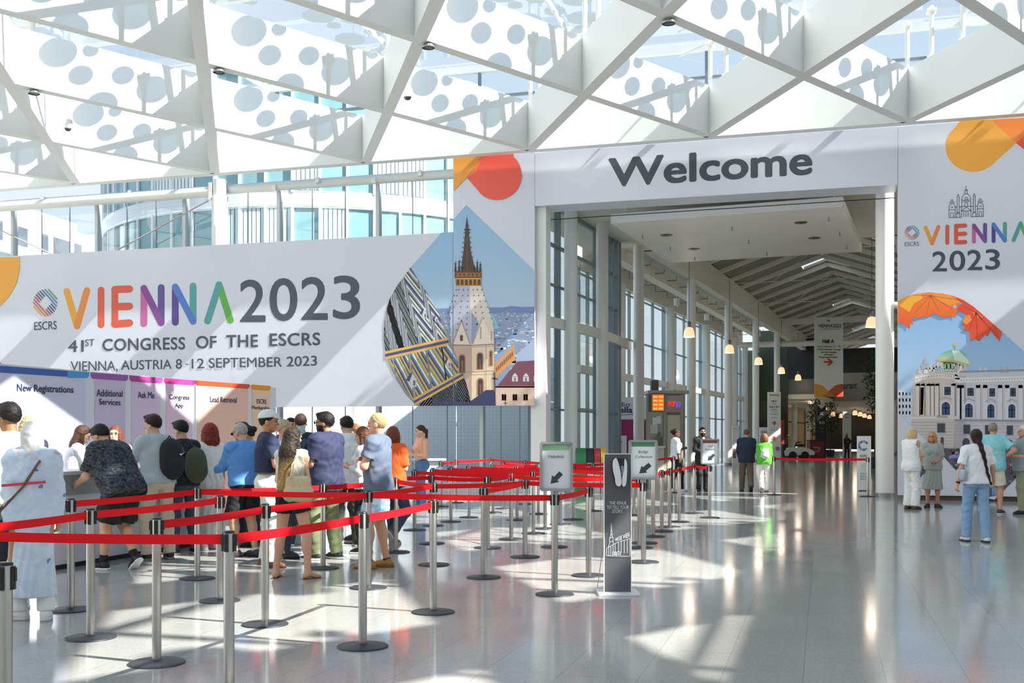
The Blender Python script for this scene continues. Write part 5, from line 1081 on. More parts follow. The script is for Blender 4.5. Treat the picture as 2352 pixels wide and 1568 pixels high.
# ---- small fittings under the diagrid nodes
for i, (px, py, l) in enumerate(((1536, 52, 'round ceiling spotlight below the lattice node above the Welcome sign'), (78, 214, 'round ceiling spotlight at the upper left lattice node'), (503, 165, 'round ceiling spotlight at the lattice node above the facade column'), (984, 108, 'round ceiling spotlight at the lattice node above the tower banner'))):
    q = at_floor(px, py, 8.93); t = thing('ceiling_spotlight', l, 'spotlight', q, 0, 'spotlights on the lattice')
    mb = MB(); mb.lathe([(.03, .10), (.06, .08), (.13, 0), (.12, -.02)], 18, cap=False); mb.build('reflector', mat('spot_chrome', '#a9a9a6', .25, .8), t); mb = MB(); mb.lathe([(.05, .0), (.1, .015)], 14); mb.build('lens', mat('lens_grey', '#55585a', .2), t); mb = MB(); mb.tube([(0, 0, .07), (0, 0, .2)], .02, 8); mb.build('bracket', WHITE, t)
for i, (px, py, l) in enumerate(((156, 284, 'white dome security camera hanging at the far left of the lattice'), (936, 211, 'white dome security camera hanging near the tower banner'))):
    q = at_floor(px, py, 9.25); t = thing('dome_camera', l, 'camera', q, 0, 'dome cameras on the lattice')
    mb = MB(); mb.lathe([(.09, -.12), (.11, -.04), (.11, .08), (.05, .12)], 18); mb.build('housing', WHITE, t); mb = MB(); mb.ball((0, 0, -.12), (.085, .085, .07)); mb.build('dome', mat('dome_smoke', '#4b4d50', .1), t); mb = MB(); mb.tube([(0, 0, .1), (0, 0, .55)], .022, 8); mb.build('stem', WHITE, t)
# ================================================================ people: smooth implicit bodies turned into meshes
class Field:
    def __init__(s, lo, hi, vox):
        s.lo = np.array(lo, float); s.v = vox; n = np.maximum(4, np.ceil((np.array(hi) - s.lo) / vox).astype(int) + 1)
        s.ax = [s.lo[i] + vox * np.arange(n[i]) for i in range(3)]; s.d = np.full(tuple(n), 1.0, np.float32)
    def sub(s, lo, hi):
        sl = []
        for i in range(3):
            a = int(np.searchsorted(s.ax[i], lo[i])); b = int(np.searchsorted(s.ax[i], hi[i]))
            if b <= a: return None
            sl.append(slice(a, b))
        return tuple(sl)
    def grid(s, sl):
        return (s.ax[0][sl[0]][:, None, None].astype(np.float32), s.ax[1][sl[1]][None, :, None].astype(np.float32), s.ax[2][sl[2]][None, None, :].astype(np.float32))
    def draw(s, prims, inf=0., k=.02, mode='add'):
        for p in prims:
            clip = None
            if p[0] == 'c':
                a, b = np.array(p[1], float), np.array(p[2], float); ra, rb = p[3] + inf, p[4] + inf; opt = p[5] if len(p) > 5 and p[5] else {}
                m = max(ra, rb) * max(1, 1 / opt.get('f', 1) if opt.get('f', 1) < 1 else opt.get('f', 1)) + k + 2 * s.v; clip = opt.get('clip')
                sl = s.sub(np.minimum(a, b) - m, np.maximum(a, b) + m)
                if sl is None: continue
                X, Y, Z = s.grid(sl); x, y, z = X - a[0], Y - a[1], Z - a[2]; ba = b - a
                if 'ax' in opt:
                    ax = opt['ax']; f = 1 / opt['f'] - 1; t = (x * ax[0] + y * ax[1] + z * ax[2]) * f; x = x + t * ax[0]; y = y + t * ax[1]; z = z + t * ax[2]
                    ba = ba + ax * (np.dot(ba, ax) * f)
                h = np.clip((x * ba[0] + y * ba[1] + z * ba[2]) / (np.dot(ba, ba) + 1e-9), 0, 1)
                d = np.sqrt((x - h * ba[0]) ** 2 + (y - h * ba[1]) ** 2 + (z - h * ba[2]) ** 2) - (ra + (rb - ra) * h)
            else:
                c, r, R = np.array(p[1], float), np.array(p[2], float) + inf, p[3]; clip = p[4] if len(p) > 4 else None
                m = r.max() + k + 2 * s.v; sl = s.sub(c - m, c + m)
                if sl is None: continue
                X, Y, Z = s.grid(sl); x, y, z = X - c[0], Y - c[1], Z - c[2]
                if R is not None: x, y, z = [x * R[i][0] + y * R[i][1] + z * R[i][2] for i in range(3)]
                k0 = np.sqrt((x / r[0]) ** 2 + (y / r[1]) ** 2 + (z / r[2]) ** 2); k1 = np.sqrt((x / r[0] ** 2) ** 2 + (y / r[1] ** 2) ** 2 + (z / r[2] ** 2) ** 2)
                d = k0 * (k0 - 1) / (k1 + 1e-6)
            if clip is not None:
                for q, nn in clip: d = np.maximum(d, (X - q[0]) * nn[0] + (Y - q[1]) * nn[1] + (Z - q[2]) * nn[2])
            o = s.d[sl]
            if mode == 'add':
                h = np.clip(.5 + .5 * (o - d) / k, 0, 1); s.d[sl] = o * (1 - h) + d * h - k * h * (1 - h)
            else:
                h = np.clip(.5 - .5 * (o + d) / k, 0, 1); s.d[sl] = o * (1 - h) - d * h + k * h * (1 - h)
        return s
    def cut(s, q, nn):
        X, Y, Z = s.grid((slice(None),) * 3); s.d = np.maximum(s.d, ((X - q[0]) * nn[0] + (Y - q[1]) * nn[1] + (Z - q[2]) * nn[2]).astype(np.float32)); return s
    def wrinkle(s, amp, fr=1., seed=0.):
        X, Y, Z = s.grid((slice(None),) * 3); q = fr
        n = np.sin(31 * q * X + 5 * np.sin(17 * q * Z + seed) + 3 * np.sin(13 * q * Y)) * np.sin(27 * q * Z + 4 * np.sin(19 * q * X + seed)) + .5 * np.sin(55 * q * Z + 6 * np.sin(23 * q * (X + Y)) + seed)
        s.d = s.d + (amp * n).astype(np.float32); return s
    def folds(s, amp, n, c=(0, 0)):
        X, Y, Z = s.grid((slice(None),) * 3); a = np.arctan2(Y - c[1], X - c[0]); s.d = s.d + (amp * np.sin(n * a + 3 * np.sin(6 * Z)) + 0 * Z).astype(np.float32); return s
    def net(s):
        d = s.d; sg = d < 0; n = np.array(d.shape) - 1
        cor = [(i, j, k) for i in (0, 1) for j in (0, 1) for k in (0, 1)]
        cnt = sum(sg[i:i + n[0], j:j + n[1], k:k + n[2]].astype(np.int8) for i, j, k in cor)
        act = (cnt > 0) & (cnt < 8); I = np.argwhere(act)
        if len(I) == 0: return np.zeros((0, 3)), np.zeros((0, 4), int)
        idx = np.full(act.shape, -1, np.int32); idx[act] = np.arange(len(I))
        val = {c: d[I[:, 0] + c[0], I[:, 1] + c[1], I[:, 2] + c[2]] for c in cor}; acc = np.zeros((len(I), 3)); w_ = np.zeros(len(I))
        for a in cor:
            for ax in range(3):
                if a[ax]: continue
                b = list(a); b[ax] = 1; da, db = val[a], val[tuple(b)]; m = (da < 0) != (db < 0); t = np.where(m, da / (da - db + 1e-12), 0)
                p = np.array(a, float)[None].repeat(len(I), 0); p[:, ax] += t; acc += p * m[:, None]; w_ += m
        V = (I + acc / w_[:, None]) * s.v + s.lo; Q = []
        for ax in range(3):
            u, v = (ax + 1) % 3, (ax + 2) % 3; a = sg; b = np.roll(sg, -1, ax); ch = a != b
            sl = [slice(1, -1)] * 3; sl[ax] = slice(0, -1); mask = np.zeros_like(ch); mask[tuple(sl)] = ch[tuple(sl)]
            E = np.argwhere(mask)
            if len(E) == 0: continue
            def at(du, dv):
                q = E.copy(); q[:, u] -= du; q[:, v] -= dv; return idx[q[:, 0], q[:, 1], q[:, 2]]
            q = np.stack([at(1, 1), at(0, 1), at(0, 0), at(1, 0)], 1); fl = ~sg[E[:, 0], E[:, 1], E[:, 2]]; q[fl] = q[fl][:, ::-1]; Q.append(q)
        return V, np.concatenate(Q)
def net_obj(name, blocks, m, parent, sc=1.):
    vs, qs, o = [], [], 0
    for F_ in blocks:
        V, Q = F_.net()
        if len(V): vs.append(V); qs.append(Q + o); o += len(V)
    if not vs: return None
    V = np.concatenate(vs) * sc; Q = np.concatenate(qs); me = bpy.data.meshes.new(name)
    me.vertices.add(len(V)); me.vertices.foreach_set('co', V.astype(np.float32).ravel()); me.loops.add(Q.size); me.loops.foreach_set('vertex_index', Q.astype(np.int32).ravel())
    me.polygons.add(len(Q)); me.polygons.foreach_set('loop_start', np.arange(0, Q.size, 4, dtype=np.int32)); me.polygons.foreach_set('loop_total', np.full(len(Q), 4, np.int32))
    me.update(calc_edges=True); me.polygons.foreach_set('use_smooth', np.ones(len(Q), bool)); me.materials.append(m); return link(name, me, parent)
def unit(v): v = np.array(v, float); return v / (np.linalg.norm(v) + 1e-12)
def frame(yaw=0, pitch=0, roll=0):
    """rows: right, forward, up"""
    M = Matrix.Rotation(-yaw, 3, 'Z') @ Matrix.Rotation(-pitch, 3, 'X') @ Matrix.Rotation(roll, 3, 'Y'); return np.array(M).T
ARMS = {'down': ((.16, .0, -1), (.04, .16, -1)), 'down_out': ((.3, -.05, -1), (.2, .12, -1)), 'bent': ((.12, .0, -1), (-.2, 1, .05)), 'cross': ((.22, .3, -1), (-1, .42, .30)), 'hip': ((.75, -.35, -.75), (-.8, .25, -.62)),
        'counter': ((.15, .55, -.85), (-.15, .95, -.1)), 'hold': ((.12, .12, -1), (-.5, .9, .25)), 'swing_f': ((.12, .35, -1), (.0, .6, -.9)), 'swing_b': ((.16, -.35, -1), (.02, -.05, -1)), 'clasp': ((.15, .1, -1), (-.6, .75, -.35)), 'low': ((.14, .12, -1), (-.25, .5, -.85)), 'face': ((.2, .4, -.9), (-.3, .45, .9))}
class Fig:
    def __init__(s, fem=0, fat=0., feet=((-.1, 0, 0), (.1, 0, 0)), lean=0., roll=0., twist=0., arms=('down', 'down'), head=(0, 0), pz=None, hips=(0, 0), neck=0.):
        s.fem = fem; s.fat = fat; D = math.radians
        s.feet = feet; cx, cy = hips[0] + sum(f[0] for f in feet) / 2, hips[1] + sum(f[1] for f in feet) / 2
        if pz is None: pz = min(.02 + .085 + (f[3] if len(f) > 3 else 0) + math.sqrt(max(.3, .864 ** 2 - (abs(f[0] - cx) - .088) ** 2 - (f[1] - cy) ** 2)) + (.06 if len(f) > 3 and f[3] else 0) for f in feet)
        P = np.array([cx, cy, pz]); s.P = P
        s.T = frame(D(twist), D(lean), D(roll)); s.sw = .152 if fem else .178
        s.tp = lambda x, y, z: P + s.T[0] * x + s.T[1] * y + s.T[2] * z
        s.neck0 = s.tp(0, -.015, .50); hy, hp = head; s.H = frame(D(twist * .6 + hy), D(hp + lean * .35)); nu = unit(s.T[2] * .6 + s.H[2] * .5 + np.array([0, .10 + neck, 0]) @ np.eye(3) * 0 + s.T[1] * (.12 + neck)); s.neck1 = s.neck0 + nu * .075
        s.hc = s.neck1 + s.H[2] * .085 + s.H[1] * .018; s.hp = lambda x, y, z: s.hc + s.H[0] * x + s.H[1] * y + s.H[2] * z
        s.sh = [s.tp(-s.sw, 0, .442), s.tp(s.sw, 0, .442)]; s.el = []; s.wr = []; s.fd = []; s.ud = []
        for i, sd in enumerate((-1, 1)):
            a = ARMS[arms[i]] if isinstance(arms[i], str) else arms[i]
            u = unit(np.array([a[0][0] * sd, a[0][1], a[0][2]])); f = unit(np.array([a[1][0] * sd, a[1][1], a[1][2]]))
            B = frame(D(twist), D(lean * .5)); u = u @ B; f = f @ B
            s.ud.append(u); s.fd.append(f); e = s.sh[i] + u * .275; s.el.append(e); s.wr.append(e + f * .245)
        s.hipj = [P + frame(D(twist) * .4)[0] * sd * .088 + np.array([0, 0, -.02]) for sd in (-1, 1)]; s.kn = []; s.an = []; s.fy = []
        for i, f in enumerate(feet):
            yw = D(f[2]); fw = np.array([math.sin(yw), math.cos(yw), 0]); z = f[3] if len(f) > 3 else 0; A_ = np.array([f[0], f[1], .085 + z]) - fw * .0
            hj = s.hipj[i]; v = A_ - hj; L = np.linalg.norm(v); a, b = .445, .425
            if L > a + b - .004: A_ = hj + v / L * (a + b - .004); v = A_ - hj; L = a + b - .004
            c = (a * a - b * b + L * L) / (2 * L); h = math.sqrt(max(0, a * a - c * c)); ax = v / L; pole = fw + np.array([0, 0, .1]); pole = unit(pole - ax * np.dot(pole, ax))
            s.kn.append(hj + ax * c + pole * h); s.an.append(A_); s.fy.append((fw, f[4] if len(f) > 4 else 0))
    def torso(s):
        f, w = s.fem, s.fat; T = s.T; e = lambda c, r: ('e', s.tp(*c), r, T)
        L = [e((0, -.005, .0), (.165 + .008 * f + w * .6, .112 + w * .6, .12)), e((0, .012 + w * .55, .14), (.143 - .016 * f + w * .9, .103 + w, .16)), e((0, .008, .31), (.163 - .016 * f + w * .6, .112 + w * .5, .19)),
             e((-.072, -.055, -.04), (.088 + w * .4, .08 + w * .3, .092)), e((.072, -.055, -.04), (.088 + w * .4, .08 + w * .3, .092)), ('c', s.tp(-s.sw + .03, 0, .44), s.tp(s.sw - .03, 0, .44), .064 + w * .3, .064 + w * .3), ('c', s.tp(0, -.02, .47), s.sh[0], .055, .055), ('c', s.tp(0, -.02, .47), s.sh[1], .055, .055)]
        if f: L += [e((-.07, .088 + w * .4, .315), (.066, .06, .066)), e((.07, .088 + w * .4, .315), (.066, .06, .066))]
        return L
    def necks(s): return [('c', s.neck0, s.neck1 + s.H[2] * .03, .056 - .008 * s.fem, .05 - .007 * s.fem)]
    def heads(s):
        H = s.H; e = lambda c, r: ('e', s.hp(*c), r, H)
        return [e((0, -.012, .028), (.075, .094, .092)), e((0, .022, -.045), (.06, .068, .07)), e((0, .055, -.09), (.03, .03, .026)), e((0, .066, .035), (.055, .025, .04))]
    def face(s):
        H = s.H; e = lambda c, r: ('e', s.hp(*c), r, H)
        return [('c', s.hp(0, .088, .012), s.hp(0, .107, -.026), .0085, .0135), e((-.033, .075, -.02), (.022, .016, .018)), e((.033, .075, -.02), (.022, .016, .018)), e((0, .087, -.062), (.024, .011, .0075)), e((0, .083, -.075), (.02, .011, .008)), e((-.03, .086, .026), (.024, .009, .007)), e((.03, .086, .026), (.024, .009, .007)),
                e((-.078, -.008, -.012), (.010, .024, .034)), e((.078, -.008, -.012), (.010, .024, .034))]
    def arm(s, i): return [('c', s.sh[i], s.el[i], .05 - .008 * s.fem + s.fat * .2, .041 - .005 * s.fem + s.fat * .15), ('c', s.el[i], s.wr[i], .041 - .005 * s.fem, .027 - .003 * s.fem), ('e', s.el[i] + s.fd[i] * .07, (.043 - .005 * s.fem,) * 3, None)]
    def hand(s, i, curl=.5):
        w = s.fd[i]; sd = -1 if i == 0 else 1; inn = unit(-sd * s.T[0] + s.T[1] * .25); n = unit(inn - w * np.dot(inn, w)); ac = np.cross(w, n) * sd * 1.0
        if ac @ (s.T[1]) < 0 and abs(w[2]) > .5: ac = -ac
        k = .9 if s.fem else 1.; W = s.wr[i]; L = [('c', W - w * .02, W + w * .02, .026 * k, .026 * k)]
        for j, (o, ln) in enumerate(((.030, .072), (.011, .08), (-.009, .075), (-.027, .06))):
            b = W + w * .09 * k + ac * o * k; L.append(('c', W + w * .015 + ac * o * .55 * k, b, .0145 * k, .0115 * k)); c = curl * (.8 + .12 * j); d1 = unit(w * math.cos(c) + n * math.sin(c)); d2 = unit(w * math.cos(c * 2.1) + n * math.sin(c * 2.1)); m_ = b + d1 * ln * .52 * k
            L += [('c', b, m_, .0093 * k, .0085 * k), ('c', m_, m_ + d2 * ln * .48 * k, .0085 * k, .0072 * k)]
        t0 = W + w * .03 + ac * .022 * k; t1 = t0 + unit(w * .75 + ac * .75 + n * .35) * .042 * k; t2 = t1 + unit(w * .95 + ac * .2 + n * .4) * .032 * k
        return L + [('c', t0, t1, .0135 * k, .0105 * k), ('c', t1, t2, .0105 * k, .008 * k)]
    def leg(s, i):
        w = s.fat * .35; d = unit(s.an[i] - s.kn[i]); bk = -s.fy[i][0]
        return [('c', s.hipj[i] + np.array([0, 0, -.02]), s.kn[i], .086 + .004 * s.fem + w, .056 + w * .5), ('c', s.kn[i], s.an[i], .054 + w * .5, .037), ('e', s.kn[i] + d * .12 + bk * .018, (.053 + w * .4, .053 + w * .4, .1), None)]
    def foot(s, i, bare=True):
        fw, pit = s.fy[i]; A_ = s.an[i]; g = A_[2] - .085; up = np.array([0, 0, 1.]); c, sn = math.cos(math.radians(pit)), math.sin(math.radians(pit)); f2 = fw * c - up * sn; u2 = up * c + fw * sn; s_ = lambda a, b: A_ + f2 * a + u2 * (b - .085)
        return f2, u2, s_
    def footp(s, i):
        f2, u2, q = s.foot(i); r = np.cross(f2, u2)
        return [('c', q(0, .085), q(-.01, .06), .037, .038), ('e', q(-.035, .036), (.033, .036, .034), np.array([r, f2, u2])), ('c', q(0, .06), q(.10, .03), .036, .026, {'ax': r, 'f': 1.25}), ('c', q(.10, .028), q(.165, .02), .027, .018, {'ax': r, 'f': 1.6})]
def shoe(fig, i, par, col, sole, sc, vox, high=.0):
    f2, u2, q = fig.foot(i); r = np.cross(f2, u2); R = np.array([r, f2, u2]); o = fig.an[i]
    lo, hi = o - .26, o + np.array([.26, .26, .16]); g = q(0, 0)
    F_ = Field(lo, hi, vox); F_.draw([('e', q(-.035, .042), (.043, .046, .05), R), ('c', q(-.01, .05), q(.10, .04), .045, .036, {'ax': r, 'f': 1.08}), ('c', q(.09, .036), q(.155, .026), .037, .028, {'ax': r, 'f': 1.35}), ('c', q(-.012, .07), q(-.012, .088 + high), .043, .043, {'clip': [(q(0, .092 + high), u2)]})], 0, .02)
    F_.cut(q(0, .022), -u2); u = net_obj('shoe', [F_], col, par, sc)
    F_ = Field(lo, hi, vox); F_.draw([('c', q(-.04, .02), q(.06, .02), .046, .043, {'ax': r, 'f': .96}), ('c', q(.05, .02), q(.155, .02), .046, .037, {'ax': r, 'f': 1.1})], .004, .015); F_.cut(q(0, .026), u2); F_.cut(q(0, .0), -u2); net_obj('sole', [F_], sole, u, sc)
def skin_mat(c): return mat('skin_' + c.strip('#'), c, .48, bump=.02, bscale=180, vary=.05, vscale=14)
def cloth(c, b=.12, sc_=90, rough=.8): return mat('cloth_' + c.strip('#'), c, rough, bump=b, bscale=sc_, vary=.06, vscale=7)
def hair_mat(c, c2=None, z0=0, z1=0):
    nm = 'hair_' + c.strip('#') + (c2 or '').strip('#')
    if nm in MATS: return MATS[nm]
    m = mat(nm, c, .58, spec=.3); n = m.node_tree.nodes; L = m.node_tree.links; b = n['Principled BSDF']; tc = n.new('ShaderNodeTexCoord'); mp = n.new('ShaderNodeMapping'); mp.inputs['Scale'].default_value = (160, 160, 9); no = n.new('ShaderNodeTexNoise'); no.inputs['Scale'].default_value = 1.; no.inputs['Detail'].default_value = 3
    L.new(tc.outputs['Object'], mp.inputs[0]); L.new(mp.outputs[0], no.inputs['Vector']); mx = n.new('ShaderNodeMix'); mx.data_type = 'RGBA'; a = lin(c); mx.inputs[6].default_value = tuple(x * .55 for x in a) + (1,); mx.inputs[7].default_value = tuple(min(1, x * 1.5) for x in a) + (1,); L.new(no.outputs[0], mx.inputs[0]); src = mx.outputs[2]
    if c2:
        sx_ = n.new('ShaderNodeSeparateXYZ'); L.new(tc.outputs['Object'], sx_.inputs[0]); mr = n.new('ShaderNodeMapRange'); mr.inputs[1].default_value = z1; mr.inputs[2].default_value = z0; L.new(sx_.outputs[2], mr.inputs[0]); ad = n.new('ShaderNodeMath'); ad.operation = 'MULTIPLY_ADD'; ad.inputs[1].default_value = .9; L.new(no.outputs[0], ad.inputs[0]); sb = n.new('ShaderNodeMath'); sb.operation = 'SUBTRACT'; sb.inputs[1].default_value = .45; L.new(mr.outputs[0], ad.inputs[2]); L.new(ad.outputs[0], sb.inputs[0]); sb.use_clamp = True
        m2 = n.new('ShaderNodeMix'); m2.data_type = 'RGBA'; L.new(sb.outputs[0], m2.inputs[0]); L.new(src, m2.inputs[6]); m2.inputs[7].default_value = lin(c2) + (1,); src = m2.outputs[2]
    L.new(src, b.inputs['Base Color']); bp = n.new('ShaderNodeBump'); bp.inputs['Strength'].default_value = .35; bp.inputs['Distance'].default_value = .01; L.new(no.outputs[0], bp.inputs['Height']); L.new(bp.outputs[0], b.inputs['Normal']); return m
def hair(fig, kind, m, par, sc, vox, ln=.3, side=0):
    H = fig.H; hp = fig.hp; e = lambda c, r, clip=None: ('e', hp(*c), r, H, clip); hl = unit(H[1] * .55 - H[2] * .83)
    base = [('e', hp(0, -.014, .03), (.086, .105, .103), H)]; T = fig.T
    lo, hi = fig.hc - np.array([.22, .25, .25 + (ln if kind in ('long', 'pony', 'braid', 'bob') else 0)]), fig.hc + np.array([.22, .22, .2]); F_ = Field(lo, hi, vox)
    if kind in ('short', 'crop', 'thin'):
        t = {'short': .004, 'crop': -.004, 'thin': -.006}[kind]; F_.draw(base, t, .01); F_.draw([e((0, .055, .105), (.06, .045, .02))], t - .002, .03) if kind == 'short' else None; F_.cut(hp(0, .085 if kind != 'thin' else .05, .06), hl); F_.wrinkle(.003, 3.)
    elif kind == 'bob' or kind == 'curly':
        F_.draw(base + [e((0, -.035, -.03), (.098, .09, .125)), e((-.07, .0, -.06), (.035, .06, .1)), e((.07, .0, -.06), (.035, .06, .1))] + ([e((0, -.05, -.11), (.11, .085, .09))] if ln > .2 else []), .012 if kind == 'curly' else .0, .03); F_.draw([e((0, .115, -.03), (.058, .08, .085)), e((0, .06, -.16), (.07, .07, .09))], 0, .02, 'sub'); F_.wrinkle(.006 if kind == 'curly' else .003, 2.2 if kind == 'curly' else 2.)
    else:
        F_.draw(base, .002, .01); F_.cut(hp(0, .085, .06), hl)
        if kind == 'long':
            bk = lambda x, y, z: fig.hc + T[0] * x + T[1] * y + np.array([0, 0, z]); ax = T[1]
            F_.draw([('c', hp(0, -.05, .0), bk(side * .3, -.115, -.16), .088, .10, {'ax': ax, 'f': .62}), ('c', bk(side * .3, -.115, -.16), bk(side, -.175, -ln), .10, .06, {'ax': ax, 'f': .55}), ('c', hp(-.07, -.01, .02), bk(-.09, -.03, -.2), .03, .026), ('c', hp(.07, -.01, .02), bk(.09, -.03, -.2), .03, .026)], 0, .03); F_.wrinkle(.004, 2.4)
        elif kind == 'pony':
            F_.draw([('c', hp(0, -.10, .03), hp(0, -.135, .0), .024, .03), ('c', hp(0, -.135, .0), hp(.01, -.12, -.12), .032, .03), ('c', hp(.01, -.12, -.12), hp(.015, -.10, -ln), .028, .010)], 0, .015)
        elif kind == 'bun': F_.draw([('e', hp(0, -.115, .05), (.045, .045, .045), None)], 0, .012); F_.wrinkle(.004, 3)
        elif kind == 'braid':
            pts = []; n = 12
            for j in range(n + 1):
                t = j / n; pts.append(hp(0, -.09, -.02) * (1 - t) + (fig.tp(side, -.15, .50 - ln)) * t + np.array([0, -.045 * math.sin(math.pi * min(1, t * 1.6)), 0]) + T[0] * .006 * (-1) ** j)
            F_.draw([('c', hp(0, -.07, .03), pts[0], .07, .04), ('e', hp(.0, -.05, -.03), (.075, .06, .08), H)], 0, .03)
            for j in range(n): r = .041 - .022 * j / n; F_.draw([('c', pts[j], pts[j + 1], r, r * .9)], 0, .006)
    return net_obj('hair', [F_], m, par, sc)
def person(label, px, py, ang, h, skin='#d9a88a', hair_='short', hcol='#2b2019', hlen=.3, hside=0, top=None, bot=None, shoes=None, fig=None, zf=None, vox=.009, face=0, curl=.6, extra=None, glasses=0, beard=None, hem=-.08, sleeve=.6, grp=None, hc2=None, neckline=.0, topmat=None, botmat=None, loose=.018, wr=.003, cat='person', sock=None):
    fig = fig or {}; f = Fig(**fig); sc = h / 1.765; loc = at_floor(px, py) if zf is None else cam_pt(px, zf)
    rt = thing('person', label, cat, loc, YAW - math.radians(ang), grp); sk = skin_mat(skin); T = f.T; D = math.radians
    # ---- one continuous skin body; head, hands and feet get a finer grid
    blocks = []; allp = f.torso() + f.necks() + f.heads() + f.face() + f.arm(0) + f.arm(1) + f.leg(0) + f.leg(1)
    pts = np.array([f.P, f.hc] + f.sh + f.el + f.wr + f.kn + f.an); lo, hi = pts.min(0) - .2, pts.max(0) + .2; lo[2] = max(0, lo[2])
    def blk(lo, hi, v, pr, k=.025):
        F_ = Field(lo, hi, v); F_.draw(pr, 0, k); blocks.append(F_); return F_
    F_ = Field(lo, hi, vox * 1.25); F_.draw(f.torso() + f.necks() + f.arm(0) + f.arm(1) + f.leg(0) + f.leg(1), 0, .03)
    if not shoes: F_.draw(f.footp(0) + f.footp(1), 0, .02)
    F_.draw(f.heads(), 0, .02); c_ = f.hc + np.array([0, 0, -.02]); X, Y, Z = F_.grid((slice(None),) * 3); F_.d = np.where((np.abs(X - c_[0]) < .12) & (np.abs(Y - c_[1]) < .15) & (Z > f.hc[2] - .09), 1., F_.d).astype(np.float32); blocks.append(F_)
    hv = min(vox * .75, .0065); F_ = Field(f.hc - np.array([.13, .16, .12]), f.hc + np.array([.13, .17, .15]), hv); F_.draw(f.torso()[2:] + f.necks() + f.heads(), 0, .022); F_.draw(f.face(), 0, .009); F_.draw([('e', f.hp(x, .094, .010), (.017, .010, .009), f.H) for x in (-.031, .031)], 0, .006, 'sub'); blocks.append(F_)
    for i in (0, 1): hd = f.hand(i, curl); F_ = Field(f.wr[i] - .16, f.wr[i] + .16, min(vox * .62, .0052)); F_.draw(f.arm(i)[1:2], 0, .02); F_.draw(hd, 0, .009); blocks.append(F_)
    net_obj('body', blocks, sk, rt, sc)
    if face:
        for x in (-.031, .031):
            mb = MB(); mb.ball(tuple(f.hp(x, .0865, .010) * sc), .0095 * sc, 10, 7); mb.build('eye', mat('eye_dark', '#2a1d18', .2), rt)
            mb = MB(); mb.tube([f.hp(x - .022, .094, .030) * sc, f.hp(x, .1, .036) * sc, f.hp(x + .022, .092, .030) * sc], .0045 * sc, 6); mb.build('eyebrow', hair_mat(hcol), rt)
        F_ = Field(f.hp(0, .085, -.068) - .04, f.hp(0, .085, -.068) + .04, .004); F_.draw([('e', f.hp(0, .09, -.0625), (.023, .0105, .006), f.H), ('e', f.hp(0, .087, -.074), (.019, .0105, .0068), f.H)], 0, .005); net_obj('lips', [F_], mat('lips_' + skin.strip('#'), '#b8705f' if skin > '#b' else '#7a4a3e', .45), rt, sc)
    if hair_: hair(f, hair_, hair_mat(hcol, hc2, (f.hc[2] - hlen * .95) * sc, (f.hc[2] - hlen * .38) * sc) if hc2 else hair_mat(hcol), rt, sc, max(vox * .8, .006), hlen, hside)
    if beard:
        F_ = Field(f.hc - .15, f.hc + .15, vox * .75); F_.draw([('e', f.hp(0, .03, -.058), (.063, .07, .066), f.H), ('e', f.hp(0, .058, -.095), (.036, .034, .03), f.H)], .006, .015); F_.cut(f.hp(0, .0, -.035), unit(f.H[2] + f.H[1] * -.25)); F_.cut(f.hp(0, .0, 0), -f.H[1]); F_.draw([('e', f.hp(0, .098, -.066), (.02, .02, .008), f.H)], 0, .006, 'sub'); net_obj('beard', [F_], hair_mat(beard), rt, sc)
    if glasses:
        mb = MB(); q = lambda x, y, z: tuple(f.hp(x, y, z) * sc)
        for x in (-.033, .033): mb.prism([(x + .027 * math.cos(a), .008 + .02 * math.sin(a)) for a in np.linspace(0, 2 * math.pi, 12, False)], lambda a, b, d: f.hp(a, .112 + d, b) * sc, .003)
        for x in (-1, 1): mb.tube([q(x * .058, .105, .014), q(x * .083, .03, .016), q(x * .082, -.02, .008)], .003 * sc, 6)
        mb.build('sunglasses' if glasses == 2 else 'glasses', mat('glasses_dark', '#17181a', .15), rt)
    # ---- clothing
    bb = lambda: Field(lo, hi, vox)
